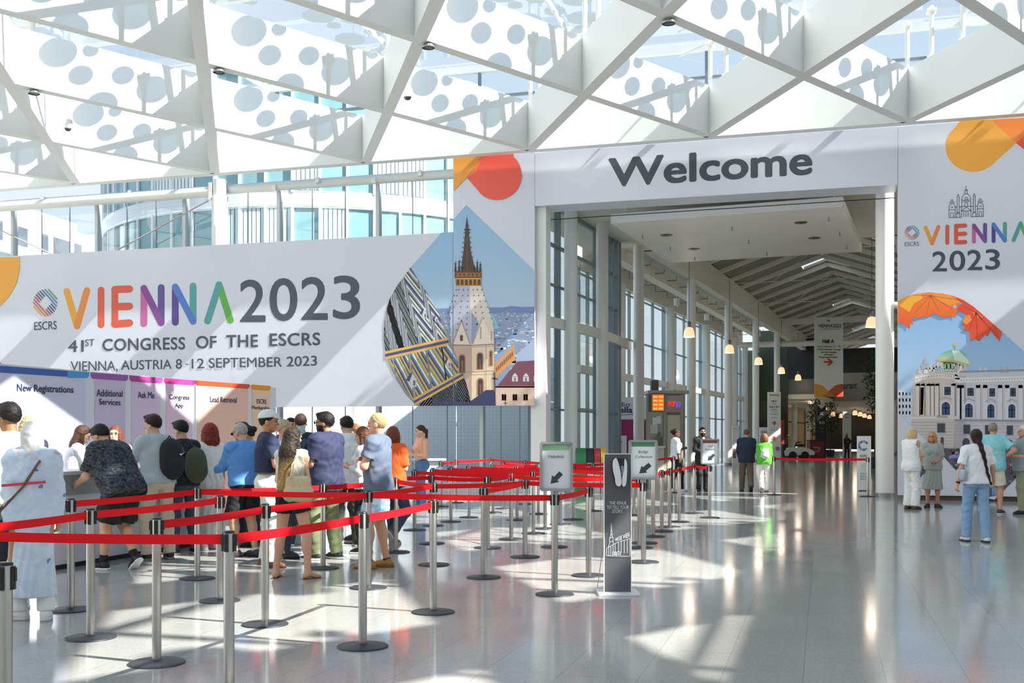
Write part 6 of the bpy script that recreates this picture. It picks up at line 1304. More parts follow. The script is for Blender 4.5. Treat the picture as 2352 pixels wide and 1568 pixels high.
    if bot:
        kind, col = bot[0], bot[1]; m = botmat or cloth(col); F_ = bb(); lz = bot[3] if len(bot) > 3 else .012
        if kind in ('skirt', 'robe', 'dress'):
            zl = bot[2]; c0 = f.tp(0, 0, .05); c1 = np.array([(f.an[0][0] + f.an[1][0]) / 2, (f.an[0][1] + f.an[1][1]) / 2 + .015, zl - .1]); F_.draw(f.torso()[:1] + f.torso()[3:5], .012, .03); F_.draw([('c', c0, c1, .15 if kind == 'robe' else .178, bot[4] if len(bot) > 4 else .22, {'ax': np.array([0, 1., 0]), 'f': .78})], 0, .06); F_.folds(.006, 13, (c1[0], c1[1])); F_.cut(f.tp(0, 0, .13), T[2]); F_.cut((0, 0, zl), (0, 0, -1))
        else:
            ends = {'long': 1.86, 'shorts': .88, 'short': .36, 'crop': 1.6, 'hot': .40}[kind]; F_.draw(f.torso()[:1] + f.torso()[3:5], .009, .03)
            for i in (0, 1):
                L = f.leg(i); t = min(ends, 1); dk = unit(f.kn[i] - f.hipj[i]); e1 = f.hipj[i] + (f.kn[i] - f.hipj[i]) * t; rr = .086 + (.062 - .086) * t; w_ = f.fat * .35; fl = lz * (1.6 if kind in ('shorts', 'short', 'hot') else 1)
                if ends < 1: F_.draw([('c', f.hipj[i], e1 + dk * .05, .094 + w_, rr + .012 + w_ + fl, {'clip': [(e1, dk)]})], 0, .03)
                else:
                    F_.draw([('c', f.hipj[i], f.kn[i], .094 + w_, .066 + lz + w_ * .6)], 0, .03); F_.draw([('e', f.kn[i], (.07 + lz,) * 3, None), L[2]], .008, .03); ds = unit(f.an[i] - f.kn[i]); e2 = f.kn[i] + (f.an[i] - f.kn[i]) * (ends - 1) + ds * (.075 if ends > 1.8 else 0)
                    F_.draw([('c', f.kn[i], e2 + ds * .06, .066 + lz + w_ * .6, (.052 if len(bot) < 3 or not bot[2] else bot[2]) + lz, {'clip': [(e2, ds)]})], 0, .03)
            F_.wrinkle(wr, .8, px); F_.cut(f.tp(0, 0, .115), T[2])
        net_obj({'skirt': 'skirt', 'robe': 'robe_skirt', 'dress': 'dress_skirt', 'shorts': 'shorts', 'short': 'shorts', 'hot': 'shorts'}.get(kind, 'trousers'), [F_], m, rt, sc)
        if len(bot) > 5 and bot[5]:
            F_ = bb(); F_.draw(f.torso()[:2], .022, .03); F_.cut(f.tp(0, 0, .115), T[2]); F_.cut(f.tp(0, 0, .075), -T[2]); net_obj('belt', [F_], mat('leather_' + bot[5].strip('#'), bot[5], .5), rt, sc)
    if top:
        m = topmat or cloth(top); F_ = bb(); F_.draw(f.torso(), loose, .035); zc = hem
        r0 = (.152 if f.fem else .158) + f.fat * .85 + loose; F_.draw([('c', f.tp(0, 0, .3), f.tp(0, .005 + f.fat * .25, zc - .03), r0, r0 + loose * .4, {'ax': T[1], 'f': .74, 'clip': [(f.tp(0, 0, zc), -T[2])]})], 0, .05); F_.cut(f.tp(0, 0, zc), -T[2])
        for i in (0, 1):
            t = min(sleeve, 1); dk = f.ud[i]
            if sleeve <= 0: continue
            e1 = f.sh[i] + (f.el[i] - f.sh[i]) * t
            if sleeve <= 1: F_.draw([('c', f.sh[i], e1 + dk * .05, .058 + f.fat * .2 + loose * .5, .054 + f.fat * .15 + loose, {'clip': [(e1, dk)]})], 0, .03)
            else:
                F_.draw([('c', f.sh[i], f.el[i], .058 + f.fat * .2 + loose * .5, .047 + f.fat * .15 + loose * .7)], 0, .03); e2 = f.el[i] + (f.wr[i] - f.el[i]) * (sleeve - 1); F_.draw([('c', f.el[i], e2 + f.fd[i] * .05, .047 + loose * .7, .036 + loose * .6, {'clip': [(e2, f.fd[i])]})], 0, .02)
        F_.draw([('e', f.tp(0, .03 + .03 * neckline, .535 - neckline * .3), (.066 + neckline * .2, .075 + neckline * .2, .05), T)], 0, .01, 'sub')
        if sleeve <= 0:
            for i in (0, 1): F_.draw([('e', f.sh[i] + T[0] * (-1, 1)[i] * .055, (.055, .08, .085), T)], 0, .012, 'sub')
        F_.wrinkle(wr, .75, px * .7); net_obj('shirt', [F_], m, rt, sc)
    if shoes:
        for i in (0, 1): shoe(f, i, rt, mat('shoe_' + shoes[0].strip('#'), shoes[0], .5), mat('sole_' + shoes[1].strip('#'), shoes[1], .6), sc, max(.006, vox * .7), shoes[2] if len(shoes) > 2 else 0)
    if sock:
        for i in (0, 1):
            F_ = Field(f.an[i] - .12, f.an[i] + np.array([.12, .12, .2]), vox); ds = unit(f.kn[i] - f.an[i]); F_.draw([('c', f.an[i] - ds * .03, f.an[i] + ds * (sock[1] + .05), .046, .046, {'clip': [(f.an[i] + ds * sock[1], ds)]})], 0, .02); net_obj('sock', [F_], cloth(sock[0]), rt, sc)
    rt['_s'] = sc; f.sc = sc; f.root = rt; f.vox = vox; f.lo, f.hi = lo, hi
    if extra: extra(f, rt, sc)
    del rt['_s']; return f
# ---- special cloth patterns
def pat_mat(name, cols, scale, detail, pos, kind='noise', rough=.8):
    m = mat(name, '#888888', rough); n = m.node_tree.nodes; L = m.node_tree.links; tc = n.new('ShaderNodeTexCoord')
    t = n.new('ShaderNodeTexNoise' if kind == 'noise' else 'ShaderNodeTexVoronoi'); t.inputs['Scale'].default_value = scale
    if kind == 'noise': t.inputs['Detail'].default_value = detail
    mp = n.new('ShaderNodeMapping'); mp.inputs['Scale'].default_value = (1, 1, 1.6 if kind == 'noise' else 1); L.new(tc.outputs['Object'], mp.inputs[0]); L.new(mp.outputs[0], t.inputs['Vector'])
    r = n.new('ShaderNodeValToRGB'); r.color_ramp.interpolation = 'CONSTANT'; e = r.color_ramp.elements
    while len(e) < len(cols): e.new(.5)
    for q, c, p in zip(e, cols, pos): q.position = p; q.color = lin(c) + (1,)
    L.new(t.outputs[0 if kind == 'noise' else 'Distance'], r.inputs[0]); L.new(r.outputs[0], n['Principled BSDF'].inputs['Base Color']); return m
CAMO = pat_mat('camo_print', ['#101216', '#25282e', '#4a4f58', '#1a1c20', '#5c626c'], 24, 3, [0, .42, .5, .56, .63])
DOTS = pat_mat('dotted_shirt', ['#7d8794', '#161a22'], 38, 0, [0, .16], 'voronoi')
ROBE = pat_mat('robe_print', ['#6f7fb0', '#c3d3e6', '#ccdaea', '#c3d3e6', '#d9a3b4'], 5.5, 1, [0, .30, .45, .62, .735])
# ---- things that people carry: top-level, placed in the wearer's frame
def carried(name, label, cat, rt): return thing(name, label, cat, rt.location, rt.rotation_euler.z)
def fbag(f, t, nm, prims, m, k=.03, wr=0., pad=.1):
    pts = [np.array(p[1], float) for p in prims] + [np.array(p[2], float) for p in prims if p[0] == 'c']; r = max([max(np.atleast_1d(p[2])) if p[0] == 'e' else max(p[3], p[4]) * 2 for p in prims]) + pad
    F_ = Field(np.min(pts, 0) - r, np.max(pts, 0) + r, max(.008, f.vox * .9)); F_.draw(prims, 0, k)
    if wr: F_.wrinkle(wr, .8)
    return net_obj(nm, [F_], m, t, f.sc)
def ftube(f, t, nm, pts, r, m, n=8): mb = MB(); mb.tube([tuple(np.array(p) * f.sc) for p in pts], r * f.sc, n); return mb.build(nm, m, t)
def strap(f, t, pts, w_, m, nm='strap', nrm=(0, -1, 0)):
    mb = MB()
    for i in range(len(pts) - 1): mb.bar(np.array(pts[i]) * f.sc, np.array(pts[i + 1]) * f.sc, w_, .008, up=nrm)
    return mb.build(nm, m, t)
def backpack(label, col, w_=.15, h_=.21, d_=.085, x0=0., y0=-.2, z0=.27, straps=(1, 1), logo=None):
    def fn(f, rt, sc):
        t = carried('backpack', label, 'backpack', rt); m = cloth(col, .2, 60); T = f.T; q = f.tp
        e = lambda c, r: ('e', q(*c), r, T)
        b = fbag(f, t, 'pack_body', [e((x0, y0, z0), (w_, d_, h_)), e((x0, y0, z0 - h_ * .35), (w_ * .95, d_ * .95, h_ * .6)), e((x0, y0, z0 + h_ * .4), (w_ * .8, d_ * .85, h_ * .5))], m, .05, .002)
        fbag(f, t, 'front_pocket', [e((x0, y0 - d_ * .75, z0 - h_ * .35), (w_ * .7, d_ * .5, h_ * .45))], m, .03)
        for i, sd in enumerate((-1, 1)):
            if straps[i]: strap(f, t, [q(x0 * .3 + sd * .085, y0 + d_ * .6, z0 + h_ * .7), q(sd * .1, -.06, .51), q(sd * .1, .05, .50), q(sd * .105, .125, .38), q(sd * .14, .09, .2), q(x0 * .4 + sd * .12, y0 + d_ * .7, z0 - h_ * .6)], .045, m)
        ftube(f, t, 'grab_handle', [q(x0 - .03, y0 + .02, z0 + h_ * .95), q(x0, y0 + .01, z0 + h_ * 1.12), q(x0 + .03, y0 + .02, z0 + h_ * .95)], .008, m)
        if logo:
            P = lambda a, b, l: Vector(tuple((q(x0 + a, y0 - d_ * 1.28 - l, z0 + b)) * sc)); A = Art(P, .001); A.poly([(.03, .035), (.05, .02), (.10, .06), (.055, .037), (.042, .045)], '#e8e8e8'); A.build('emblem', PRINT, t)
    return fn
G_Q = 'people queueing at the registration desks'; G_R = 'people standing by the palace banner'; G_S = 'staff behind the counter'
def P(label, px, py, ang, h, **k): return person(label, px, py, ang, h, **k)
# far left
P('man with dark curly hair in a cream T-shirt at the left edge', 24, 1398, -52, 1.87, skin='#9a6a4c', hair_='short', hcol='#14100e', top='#d9cfb2', bot=('long', '#2c3040'), shoes=('#dddddd', '#eeeeee'), fig=dict(arms=('down', 'bent'), head=(-10, 5)), grp=G_Q)
P('grey-haired man in white cut off by the left edge of the photo', -22, 1372, 60, 1.82, skin='#c99a7c', hair_='thin', hcol='#a9a49c', top='#d8d8d6', bot=('long', '#4a4f58'), shoes=('#333333', '#222222'), fig=dict(arms=('down', 'down')), face=1, grp=G_Q)
P('blond person behind the counter, seen between the cream T-shirt and the headscarf', 66, 0, 150, 1.80, zf=13.9, hair_='curly', hcol='#c9a774', top='#2c3448', bot=('long', '#22252c'), shoes=('#222222', '#222222'), fig=dict(fem=1), sleeve=1.8, grp=G_S)
def robe_x(f, rt, sc):
    F_ = Field(f.hc - .24, f.hc + .22, .008); F_.draw([('e', f.hp(0, -.012, .03), (.098, .118, .118), f.H), ('e', f.hp(0, -.02, -.07), (.095, .1, .1), f.H), ('c', f.hp(0, -.01, -.12), f.tp(0, -.01, .5), .085, .11)], 0, .04); F_.draw([('e', f.hp(0, .13, -.02), (.055, .07, .085), f.H)], 0, .02, 'sub'); F_.wrinkle(.0035, 1.); net_obj('headscarf', [F_], cloth('#d8d6d4', .1), rt, sc)
    F_ = Field(f.tp(0, 0, .45) - .3, f.tp(0, 0, .5) + .3, .009); F_.draw([('c', f.tp(-.07, -.01, .50), f.tp(.07, -.01, .50), .085, .085), ('e', f.tp(0, -.08, .47), (.13, .06, .06), None)], 0, .04); F_.wrinkle(.004, 1.); net_obj('scarf_fold', [F_], cloth('#d2cfcd', .1), rt, sc)
    P_ = lambda a, b, l: Vector(tuple(f.tp(a, -.185 - l - .05 * (.2 - abs(a)) + .0, b) * sc)); 
    mb = MB(); mb.bar(f.tp(-.2, -.182, .235) * sc, f.tp(.17, -.187, .265) * sc, .012, .022, up=(0, 0, 1)); mb.build('red_trim', cloth('#d8405a'), rt)
    t = carried('shoulder_bag', 'small brown crossbody bag at the hip of the pale blue robe', 'bag', rt); m = mat('bag_brown', '#6b4a35', .5, bump=.1)
    strap(f, t, [f.tp(.12, -.02, .52), f.tp(.1, -.16, .43), f.tp(-.02, -.2, .22), f.tp(-.2, -.2, .02), f.tp(-.29, -.1, -.1)], .018, m); fbag(f, t, 'bag_body', [('e', f.tp(-.31, -.05, -.17), (.045, .11, .085), f.T), ('e', f.tp(-.31, -.05, -.2), (.05, .1, .06), f.T)], m, .02)
    ftube(f, t, 'chain', [f.tp(-.28, -.16, -.08), f.tp(-.22, -.21, .04), f.tp(-.1, -.22, .14)], .007, mat('chain_silver', '#b9bac0', .3, .9))
P('woman in a white headscarf and long pale blue printed robe', 76, 1424, -6, 1.68, skin='#b98563', hair_=None, top='#c3d3e6', topmat=ROBE, botmat=ROBE, bot=('robe', '#c3d3e6', .21, .02, .205), shoes=('#e6e5e3', '#d9d8d6'), fig=dict(fem=1, fat=.03, feet=((-.13, .03, -80), (.11, .0, -12)), arms=('bent', 'down')), sleeve=1.7, loose=.05, hem=-.1, wr=.006, extra=lambda f, rt, sc: (robe_x(f, rt, sc), [net_obj('trousers', [(lambda F_: (F_.draw([('c', f.kn[i], f.an[i] + np.array([0, 0, -.03]), .07, .075)], 0, .01), F_.cut(f.an[i] + np.array([0, 0, .0]), np.array([0, 0, -1.])), F_)[-1])(Field(f.an[i] - .16, f.kn[i] + .16, .01))], cloth('#ecebe9'), rt, sc) for i in (0, 1)]), grp=G_Q)
P('staff woman with long brown hair left of the camouflage shirt', 162, 0, 60, 1.73, zf=14.6, skin='#dcae92', hair_='long', hcol='#4a2f20', hlen=.42, top='#e2e3e8', bot=('long', '#30343e'), shoes=('#222222', '#222222'), fig=dict(fem=1, lean=10, arms=('counter', 'counter'), head=(10, 22)), sleeve=1.8, face=1, grp=G_S)
def camo_x(f, rt, sc):
    t = carried('crossbody_bag', 'black crossbody bag with strap over the camouflage shirt', 'bag', rt); m = cloth('#15161a', .2)
    strap(f, t, [f.tp(-.13, .06, .5), f.tp(-.12, -.04, .53), f.tp(-.02, -.15, .38), f.tp(.1, -.16, .18), f.tp(.17, -.1, .02)], .05, m); fbag(f, t, 'bag_body', [('e', f.tp(.215, .02, -.06), (.05, .13, .11), f.T)], m, .02)
P('large man in a dark camouflage shirt leaning on the counter', 258, 1306, -58, 1.84, skin='#d0a082', hair_='short', hcol='#1b1715', top='#2a2d33', topmat=CAMO, bot=('shorts', '#131316', 0, .03), shoes=('#17181b', '#e4e4e2'), sock=('#121214', .09), fig=dict(fat=.065, lean=33, arms=('counter', 'counter'), head=(-8, 22), feet=((-.12, .0, -8), (.1, -.26, 5, .05, 38)), hips=(0, -.06)), sleeve=.85, loose=.035, hem=-.13, wr=.006, extra=camo_x, grp=G_Q)
P('staff woman with straight brown hair facing us behind the counter', 265, 0, 152, 1.71, zf=15.25, skin='#e6bfa6', hair_='bob', hcol='#6a3a22', hlen=.3, top='#e4e6ee', bot=('long', '#30343e'), shoes=('#222222', '#222222'), fig=dict(fem=1, head=(18, 4)), sleeve=1.6, face=1, grp=G_S)
P('man in a pale grey polo shirt and beige trousers at the counter', 362, 1284, -48, 1.85, skin='#d0a184', hair_='short', hcol='#2a1c15', top='#a9b6ba', bot=('long', '#cabda6', .06), shoes=('#1d1e20', '#8a8a86'), fig=dict(fat=.012, lean=9, arms=('counter', 'down'), feet=((-.14, .0, -20), (.13, -.05, 18)), head=(-25, 4)), sleeve=.75, loose=.024, hem=-.07, extra=backpack('black backpack with a white tick emblem on the grey polo man', '#1b1c1f', .15, .25, .10, .1, -.17, .22, (0, 1), True), grp=G_Q)
P('man in a dark dotted shirt and jeans right of the grey polo man', 424, 1272, -52, 1.78, skin='#c39a7c', hair_='short', hcol='#14110f', top='#161a22', topmat=DOTS, bot=('long', '#3d4759', .058), shoes=('#1c1d20', '#e2e2e0'), fig=dict(lean=5, arms=('counter', 'counter'), feet=((-.13, .04, -15), (.13, -.05, 20)), head=(-14, 10)), sleeve=.7, extra=backpack('olive green drawstring backpack on the dotted shirt man', '#4a4c38', .155, .23, .10, .05, -.19, .18), grp=G_Q)
P('woman with curly red hair in a white top and long cream skirt', 482, 1262, -48, 1.73, skin='#dcb096', hair_='curly', hcol='#7a2f18', hlen=.3, top='#e9e8e6', bot=('skirt', '#d9d8cf', .16, .012, .24), shoes=('#e5e4e0', '#d0cfca'), fig=dict(fem=1, fat=.015, arms=('hold', 'bent')), sleeve=1.4, grp=G_Q)
P('older grey-haired man in a bright blue jumper and black shorts', 562, 1278, -42, 1.75, skin='#d6a387', hair_='crop', hcol='#a9a39b', top='#5b95d6', bot=('shorts', '#17181b', 0, .022), shoes=('#4a4644', '#2c2a2a'), sock=('#e2e1de', .03), fig=dict(fat=.035, lean=8, arms=('counter', 'counter'), feet=((-.12, .02, -60), (.12, -.06, -20)), head=(-18, 12)), sleeve=1.92, loose=.024, hem=-.05, wr=.004, glasses=1, grp=G_Q)
P('dark-haired man partly hidden behind the blue jumper', 566, 0, -70, 1.77, zf=16.2, skin='#8f634a', hair_='short', hcol='#14100f', top='#e2e2e4', bot=('long', '#333845'), shoes=('#222222', '#222222'), fig=dict(lean=6), face=1, grp=G_Q)
def sgl(f, rt, sc): mb = MB(); mb.tube([tuple(f.hp(-.085, .01, .06) * sc), tuple(f.hp(-.05, .06, .115) * sc), tuple(f.hp(.05, .06, .115) * sc), tuple(f.hp(.085, .01, .06) * sc)], .008, 8); tag(mb.build('hair_band', mat('band_pale', '#cfc6b6', .4), rt), None)
P('dark-haired woman with glasses pushed up on her head, facing left', 586, 0, -88, 1.72, zf=15.4, skin='#c08f72', hair_='bun', hcol='#1f1613', top='#d5d3d2', bot=('long', '#333845'), shoes=('#222222', '#222222'), fig=dict(fem=1, lean=8, head=(0, 12)), face=1, extra=sgl, grp=G_Q)
def cap_x(f, rt, sc):
    F_ = Field(f.hc - .2, f.hc + np.array([.2, .2, .2]), .007); F_.draw([('e', f.hp(0, -.012, .045), (.092, .113, .1), f.H)], 0, .01); F_.cut(f.hp(0, 0, .048), -f.H[2] * .98 + f.H[1] * .12); c = net_obj('cap', [F_], cloth('#dcdedb', .08), rt, sc)
    F_ = Field(f.hc - .25, f.hc + .25, .006); F_.draw([('e', f.hp(0, .115, .05), (.078, .09, .03), f.H)], 0, .01); F_.cut(f.hp(0, .1, .062), f.H[2] * .97 + f.H[1] * .25); F_.draw([('e', f.hp(0, .105, .032), (.08, .1, .03), f.H)], 0, .005, 'sub'); net_obj('brim', [F_], cloth('#d2d5d3', .08), c, sc)
    A = Art(lambda a, b, l: Vector(tuple(f.hp(a, .104 - 2.2 * a * a - (b - .09) * .55 + l, b) * sc)), .002); A.disc(-.02, .105, .009, '#2c2f36'); A.build('emblem', PRINT, c)
P('tall man in a white cap, navy polo shirt and white trousers', 612, 1300, 72, 1.87, skin='#c98f6c', hair_='crop', hcol='#1d1714', top='#1f2a48', bot=('long', '#e3e1dc', .06, .014, 0, '#8a7458'), shoes=('#6b4630', '#4a3020'), fig=dict(arms=('cross', 'cross'), feet=((-.15, .0, -15), (.16, .02, 25)), head=(14, 2)), sleeve=.72, hem=.095, loose=.026, face=1, vox=.008, extra=cap_x, grp=G_Q)
P('fair-haired man mostly hidden behind the white cap', 652, 0, 75, 1.78, zf=13.9, skin='#d3a184', hair_='thin', hcol='#b5a287', top='#9aa0a8', bot=('long', '#3c4250'), shoes=('#333333', '#222222'), face=1, grp=G_Q)
def tote_x(f, rt, sc):
    t = carried('tote_bag', 'beige tote bag hanging from the long-haired woman shoulder', 'bag', rt); m = mat('tote_beige', '#c3b08c', .75, bump=.1); q = f.tp
    fbag(f, t, 'bag_body', [('c', q(.07, -.19, .02), q(.25, -.13, .02), .09, .09, {'ax': f.T[1], 'f': .6}), ('c', q(.08, -.18, .16), q(.22, -.13, .16), .07, .07, {'ax': f.T[1], 'f': .5})], m, .06, .004)
    for dy in (-.03, .03): ftube(f, t, 'handle', [q(.09, -.2 + dy * .4, .2), q(.09, -.15 + dy, .36), q(.135, -.06 + dy, .47), q(.15, .04 + dy, .42), q(.19, -.13 + dy * .4, .2)], .009, m)
P('woman with long ombre hair in a beige top and black shorts seen from behind', 670, 1328, 14, 1.67, skin='#d2a183', hair_='long', hcol='#1f1815', hc2='#b08d52', hlen=.55, hside=-.06, top='#d8cfbd', bot=('hot', '#141418', 0, .016), fig=dict(fem=1, feet=((-.2, .0, -12), (.2, .0, 32)), arms=('hold', 'down'), head=(22, 5)), sleeve=0, hem=.07, loose=.024, vox=.008, extra=lambda f, rt, sc: (tote_x(f, rt, sc), [(lambda mb: (mb.box(tuple(f.foot(i)[2](.055, -.012) * sc + np.array([0, 0, .008])), (.085, .25, .014), -math.radians(f.feet[i][2])), mb.build('sandal', mat('sandal_brown', '#7d5639', .6), rt)))(MB()) for i in (0, 1)]), grp=G_Q)
def vest_x(f, rt, sc):
    net_obj('collar', [(lambda F_: (F_.draw([('c', f.tp(0, -.02, .5), f.tp(0, -.02, .545), .078, .068)], 0, .01), F_)[1])(Field(f.tp(0, 0, .5) - .15, f.tp(0, 0, .5) + .15, .008))], cloth('#9cc4dc'), rt, sc)
    t = carried('messenger_strap', 'grey blue messenger bag strap across the navy vest', 'bag', rt); strap(f, t, [f.tp(.12, .08, .48), f.tp(.12, -.05, .52), f.tp(.0, -.155, .34), f.tp(-.17, -.12, .05)], .09, cloth('#35465c'), 'strap'); fbag(f, t, 'bag_body', [('e', f.tp(-.22, 0, -.08), (.06, .15, .12), f.T)], cloth('#35465c'), .02)
P('man with cropped brown hair in a navy vest over a pale blue collar', 690, 0, -12, 1.89, zf=15.5, skin='#d3a68b', hair_='crop', hcol='#3b2a22', top='#1b2738', bot=('long', '#2b3446'), shoes=('#23252a', '#dddddd'), fig=dict(feet=((-.13, 0, -10), (.13, -.05, 10)), head=(8, 8)), sleeve=1.8, extra=vest_x, grp=G_Q)
P('man whose face shows between the cap and the navy vest', 668, 0, 170, 1.87, zf=18.6, skin='#cf9f83', hair_='short', hcol='#241a16', top='#3d4656', bot=('long', '#333a48'), shoes=('#222222', '#222222'), face=1, grp=G_Q)
P('bearded man in sunglasses, navy shirt and olive trousers', 742, 1284, -56, 1.87, skin='#b9876a', hair_='short', hcol='#1a1412', top='#2c3150', bot=('long', '#7f8761', .062), shoes=('#2b2d30', '#d8d7d2'), fig=dict(fat=.035, arms=('hold', 'hold'), feet=((-.12, .0, -25), (.13, -.1, 0)), head=(-22, 4)), sleeve=.8, loose=.03, hem=-.15, wr=.005, face=1, glasses=2, beard='#17110f', vox=.0085, grp=G_Q)
P('man in a white shirt and dark trousers right of the bearded man', 797, 1254, -24, 1.85, skin='#caa088', hair_='short', hcol='#16120f', top='#dfe3e6', bot=('long', '#3c3a32', .058), shoes=('#17181a', '#e0e0de'), fig=dict(fat=.01, arms=('hold', 'hold'), feet=((-.12, .02, -10), (.13, -.06, 8)), head=(-8, 14)), sleeve=1.7, loose=.032, hem=-.12, wr=.005, grp=G_Q)
P('woman with hair tied back facing left in a coral top', 822, 0, -86, 1.75, zf=16.4, skin='#e0b294', hair_='bun', hcol='#8a6040', top='#e8683c', bot=('long', '#2b2f3a'), shoes=('#222222', '#222222'), fig=dict(fem=1, lean=6, arms=('hold', 'hold')), face=1, extra=sgl, grp=G_Q)
P('woman with long brown hair over a white top behind the grey T-shirt', 838, 0, -80, 1.69, zf=14.5, skin='#dcae93', hair_='long', hcol='#5b3622', hlen=.36, top='#ebeae8', bot=('long', '#1c1d22'), shoes=('#222222', '#d0d0d0'), fig=dict(fem=1, arms=('hold', 'hold'), head=(0, 12)), sleeve=1.6, grp=G_Q)
P('fair-haired man in a grey T-shirt and pale denim shorts, arms crossed', 868, 1304, -76, 1.84, skin='#d9a284', hair_='crop', hcol='#b89e70', top='#626e84', bot=('shorts', '#a9c3dd', 0, .02), shoes=('#b07c3e', '#8a5f2c'), sock=('#3c3a3a', .02), fig=dict(fat=.012, arms=('cross', 'cross'), feet=((-.11, .06, 8), (.12, -.06, -4)), head=(-2, 0)), sleeve=.62, hem=-.09, loose=.024, wr=.005, face=1, vox=.008, grp=G_Q)
def sb_x(f, rt, sc):
    t = carried('shoulder_bag', 'black backpack hanging at the side of the orange shirt', 'bag', rt); m = cloth('#17181b', .15)
    fbag(f, t, 'bag_body', [('e', f.tp(-.19, -.1, .1), (.08, .14, .2), f.T)], m, .02); strap(f, t, [f.tp(-.17, -.08, .28), f.tp(-.14, -.08, .47), f.tp(-.13, .06, .48), f.tp(-.18, .1, .2)], .03, m)
P('woman with auburn bob in an orange shirt and jeans facing away', 908, 1252, 26, 1.72, skin='#e0aa8a', hair_='bob', hcol='#74391f', hlen=.15, top='#ee5a1c', bot=('long', '#35435c', .056), shoes=('#6f6a66', '#cfcac4'), fig=dict(fem=1, fat=.015, arms=('down', 'hold'), feet=((-.09, .08, 0), (.12, -.26, 10, .12, 55)), head=(-18, 8)), sleeve=.85, loose=.026, extra=sb_x, grp=G_Q)
P('woman with a ponytail in a peach sleeveless top and jeans', 968, 1171, -118, 1.79, skin='#e2b59b', hair_='pony', hcol='#4a2e20', hlen=.34, top='#f0a987', bot=('long', '#4f7099', .056), shoes=('#3a2f2a', '#2a2422'), fig=dict(fem=1, arms=('bent', 'hold'), head=(8, 6)), sleeve=0, hem=.09, face=1, vox=.011)
def suit(col):
    def fn(f, rt, sc):
        mb = MB(); mb.add([tuple(f.tp(x, .145 - abs(x) * .4, z) * sc) for x, z in ((-.035, .5), (.035, .5), (.0, .3))], [(0, 1, 2)]); mb.build('shirt_front', cloth('#d9d9dc'), rt)
    return fn
# around the entrance
P('staff woman in a white shirt and black trousers, hair in a bun', 1551, 1128, 82, 1.77, skin='#6b452f', hair_='bun', hcol='#14100e', top='#dfe8f0', bot=('long', '#15161a', .052), shoes=('#e4e4e2', '#d5d5d2'), fig=dict(fem=1, arms=('hold', 'down'), feet=((-.1, -.12, 20), (.12, .14, -10)), head=(12, 0)), sleeve=1.3, hem=-.06, loose=.024, face=1, vox=.012)
P('bearded man in a black suit behind the Lead Retrieval sign', 1613, 1129, 172, 1.80, skin='#b98b70', hair_='short', hcol='#15110f', top='#17181c', bot=('long', '#15161a', .058), shoes=('#111111', '#111111'), fig=dict(arms=('down', 'clasp')), sleeve=1.93, hem=-.2, loose=.026, face=1, beard='#15110f', extra=suit(0), vox=.012)
P('balding man in a navy jacket and brown trousers walking into the hall', 1714, 1128, 4, 1.78, skin='#c99a80', hair_='thin', hcol='#5a4a40', top='#1d2a40', bot=('long', '#6d5c50', .06), shoes=('#4b3f38', '#2f2a28'), fig=dict(fat=.03, arms=('low', 'hold'), feet=((-.09, .2, -3), (.1, -.24, 6, .07, 42))), sleeve=1.9, hem=-.14, loose=.032, vox=.012)
def wbp(f, rt, sc): backpack('white leather backpack on the woman in the green jacket', '#dedcd8', .12, .15, .07, 0., -.175, .2)(f, rt, sc)
P('woman in a bright green jacket and white trousers walking into the hall', 1756, 1131, 6, 1.64, skin='#d9a98c', hair_='curly', hcol='#7a5438', hlen=.15, top='#5cc43a', bot=('long', '#e6e5e2', .055), shoes=('#8a8580', '#6a6560'), fig=dict(fem=1, fat=.015, arms=('bent', 'down'), feet=((-.1, -.2, 0, .06, 40), (.08, .16, 0))), sleeve=1.85, hem=-.12, loose=.026, extra=wbp, vox=.012)
P('person in dark clothes far down the hall, seen as a silhouette', 1945, 0, 176, 1.64, zf=74.5, skin='#7a5844', hair_='long', hcol='#17120f', top='#2a1f22', bot=('long', '#191a1f'), shoes=('#1a1a1a', '#1a1a1a'), fig=dict(fem=1, arms=('hip', 'hold'), feet=((-.1, .1, 0), (.1, -.1, 0))), sleeve=1.9, loose=.03, vox=.018)
# by the palace banner
def book_x(f, rt, sc):
    t = carried('brochure', 'dark blue brochure in the hand of the woman in white', 'brochure', rt); w_ = f.wr[1] + f.fd[1] * .15; mb = MB(); mb.box(tuple(w_ * sc), (.012, .24, .16), .3, .5); mb.build('cover', mat('brochure_navy', '#26305c', .35), t); A = Art(lambda a, b, l: Vector(tuple(w_ * sc)) + Matrix.Rotation(.3, 3, 'Z') @ Matrix.Rotation(.5, 3, 'X') @ Vector((.0065 + l, a, b)), .0005); A.poly([(-.07, .0), (.02, .03), (.06, -.03), (-.02, -.01)], '#7f8fc4'); A.build('print', PRINT, t)
P('blond woman in a white sleeveless top and white trousers holding a brochure', 2093, 1169, 58, 1.73, skin='#dc9c80', hair_='bob', hcol='#cdb184', hlen=.15, top='#eeedeb', bot=('long', '#e9e8e5', .075, .02), shoes=('#6a4a36', '#4a3526'), fig=dict(fem=1, fat=.02, arms=('down', 'low'), head=(15, 10)), sleeve=0, hem=-.14, loose=.032, wr=.004, vox=.01, extra=book_x, grp=G_R)
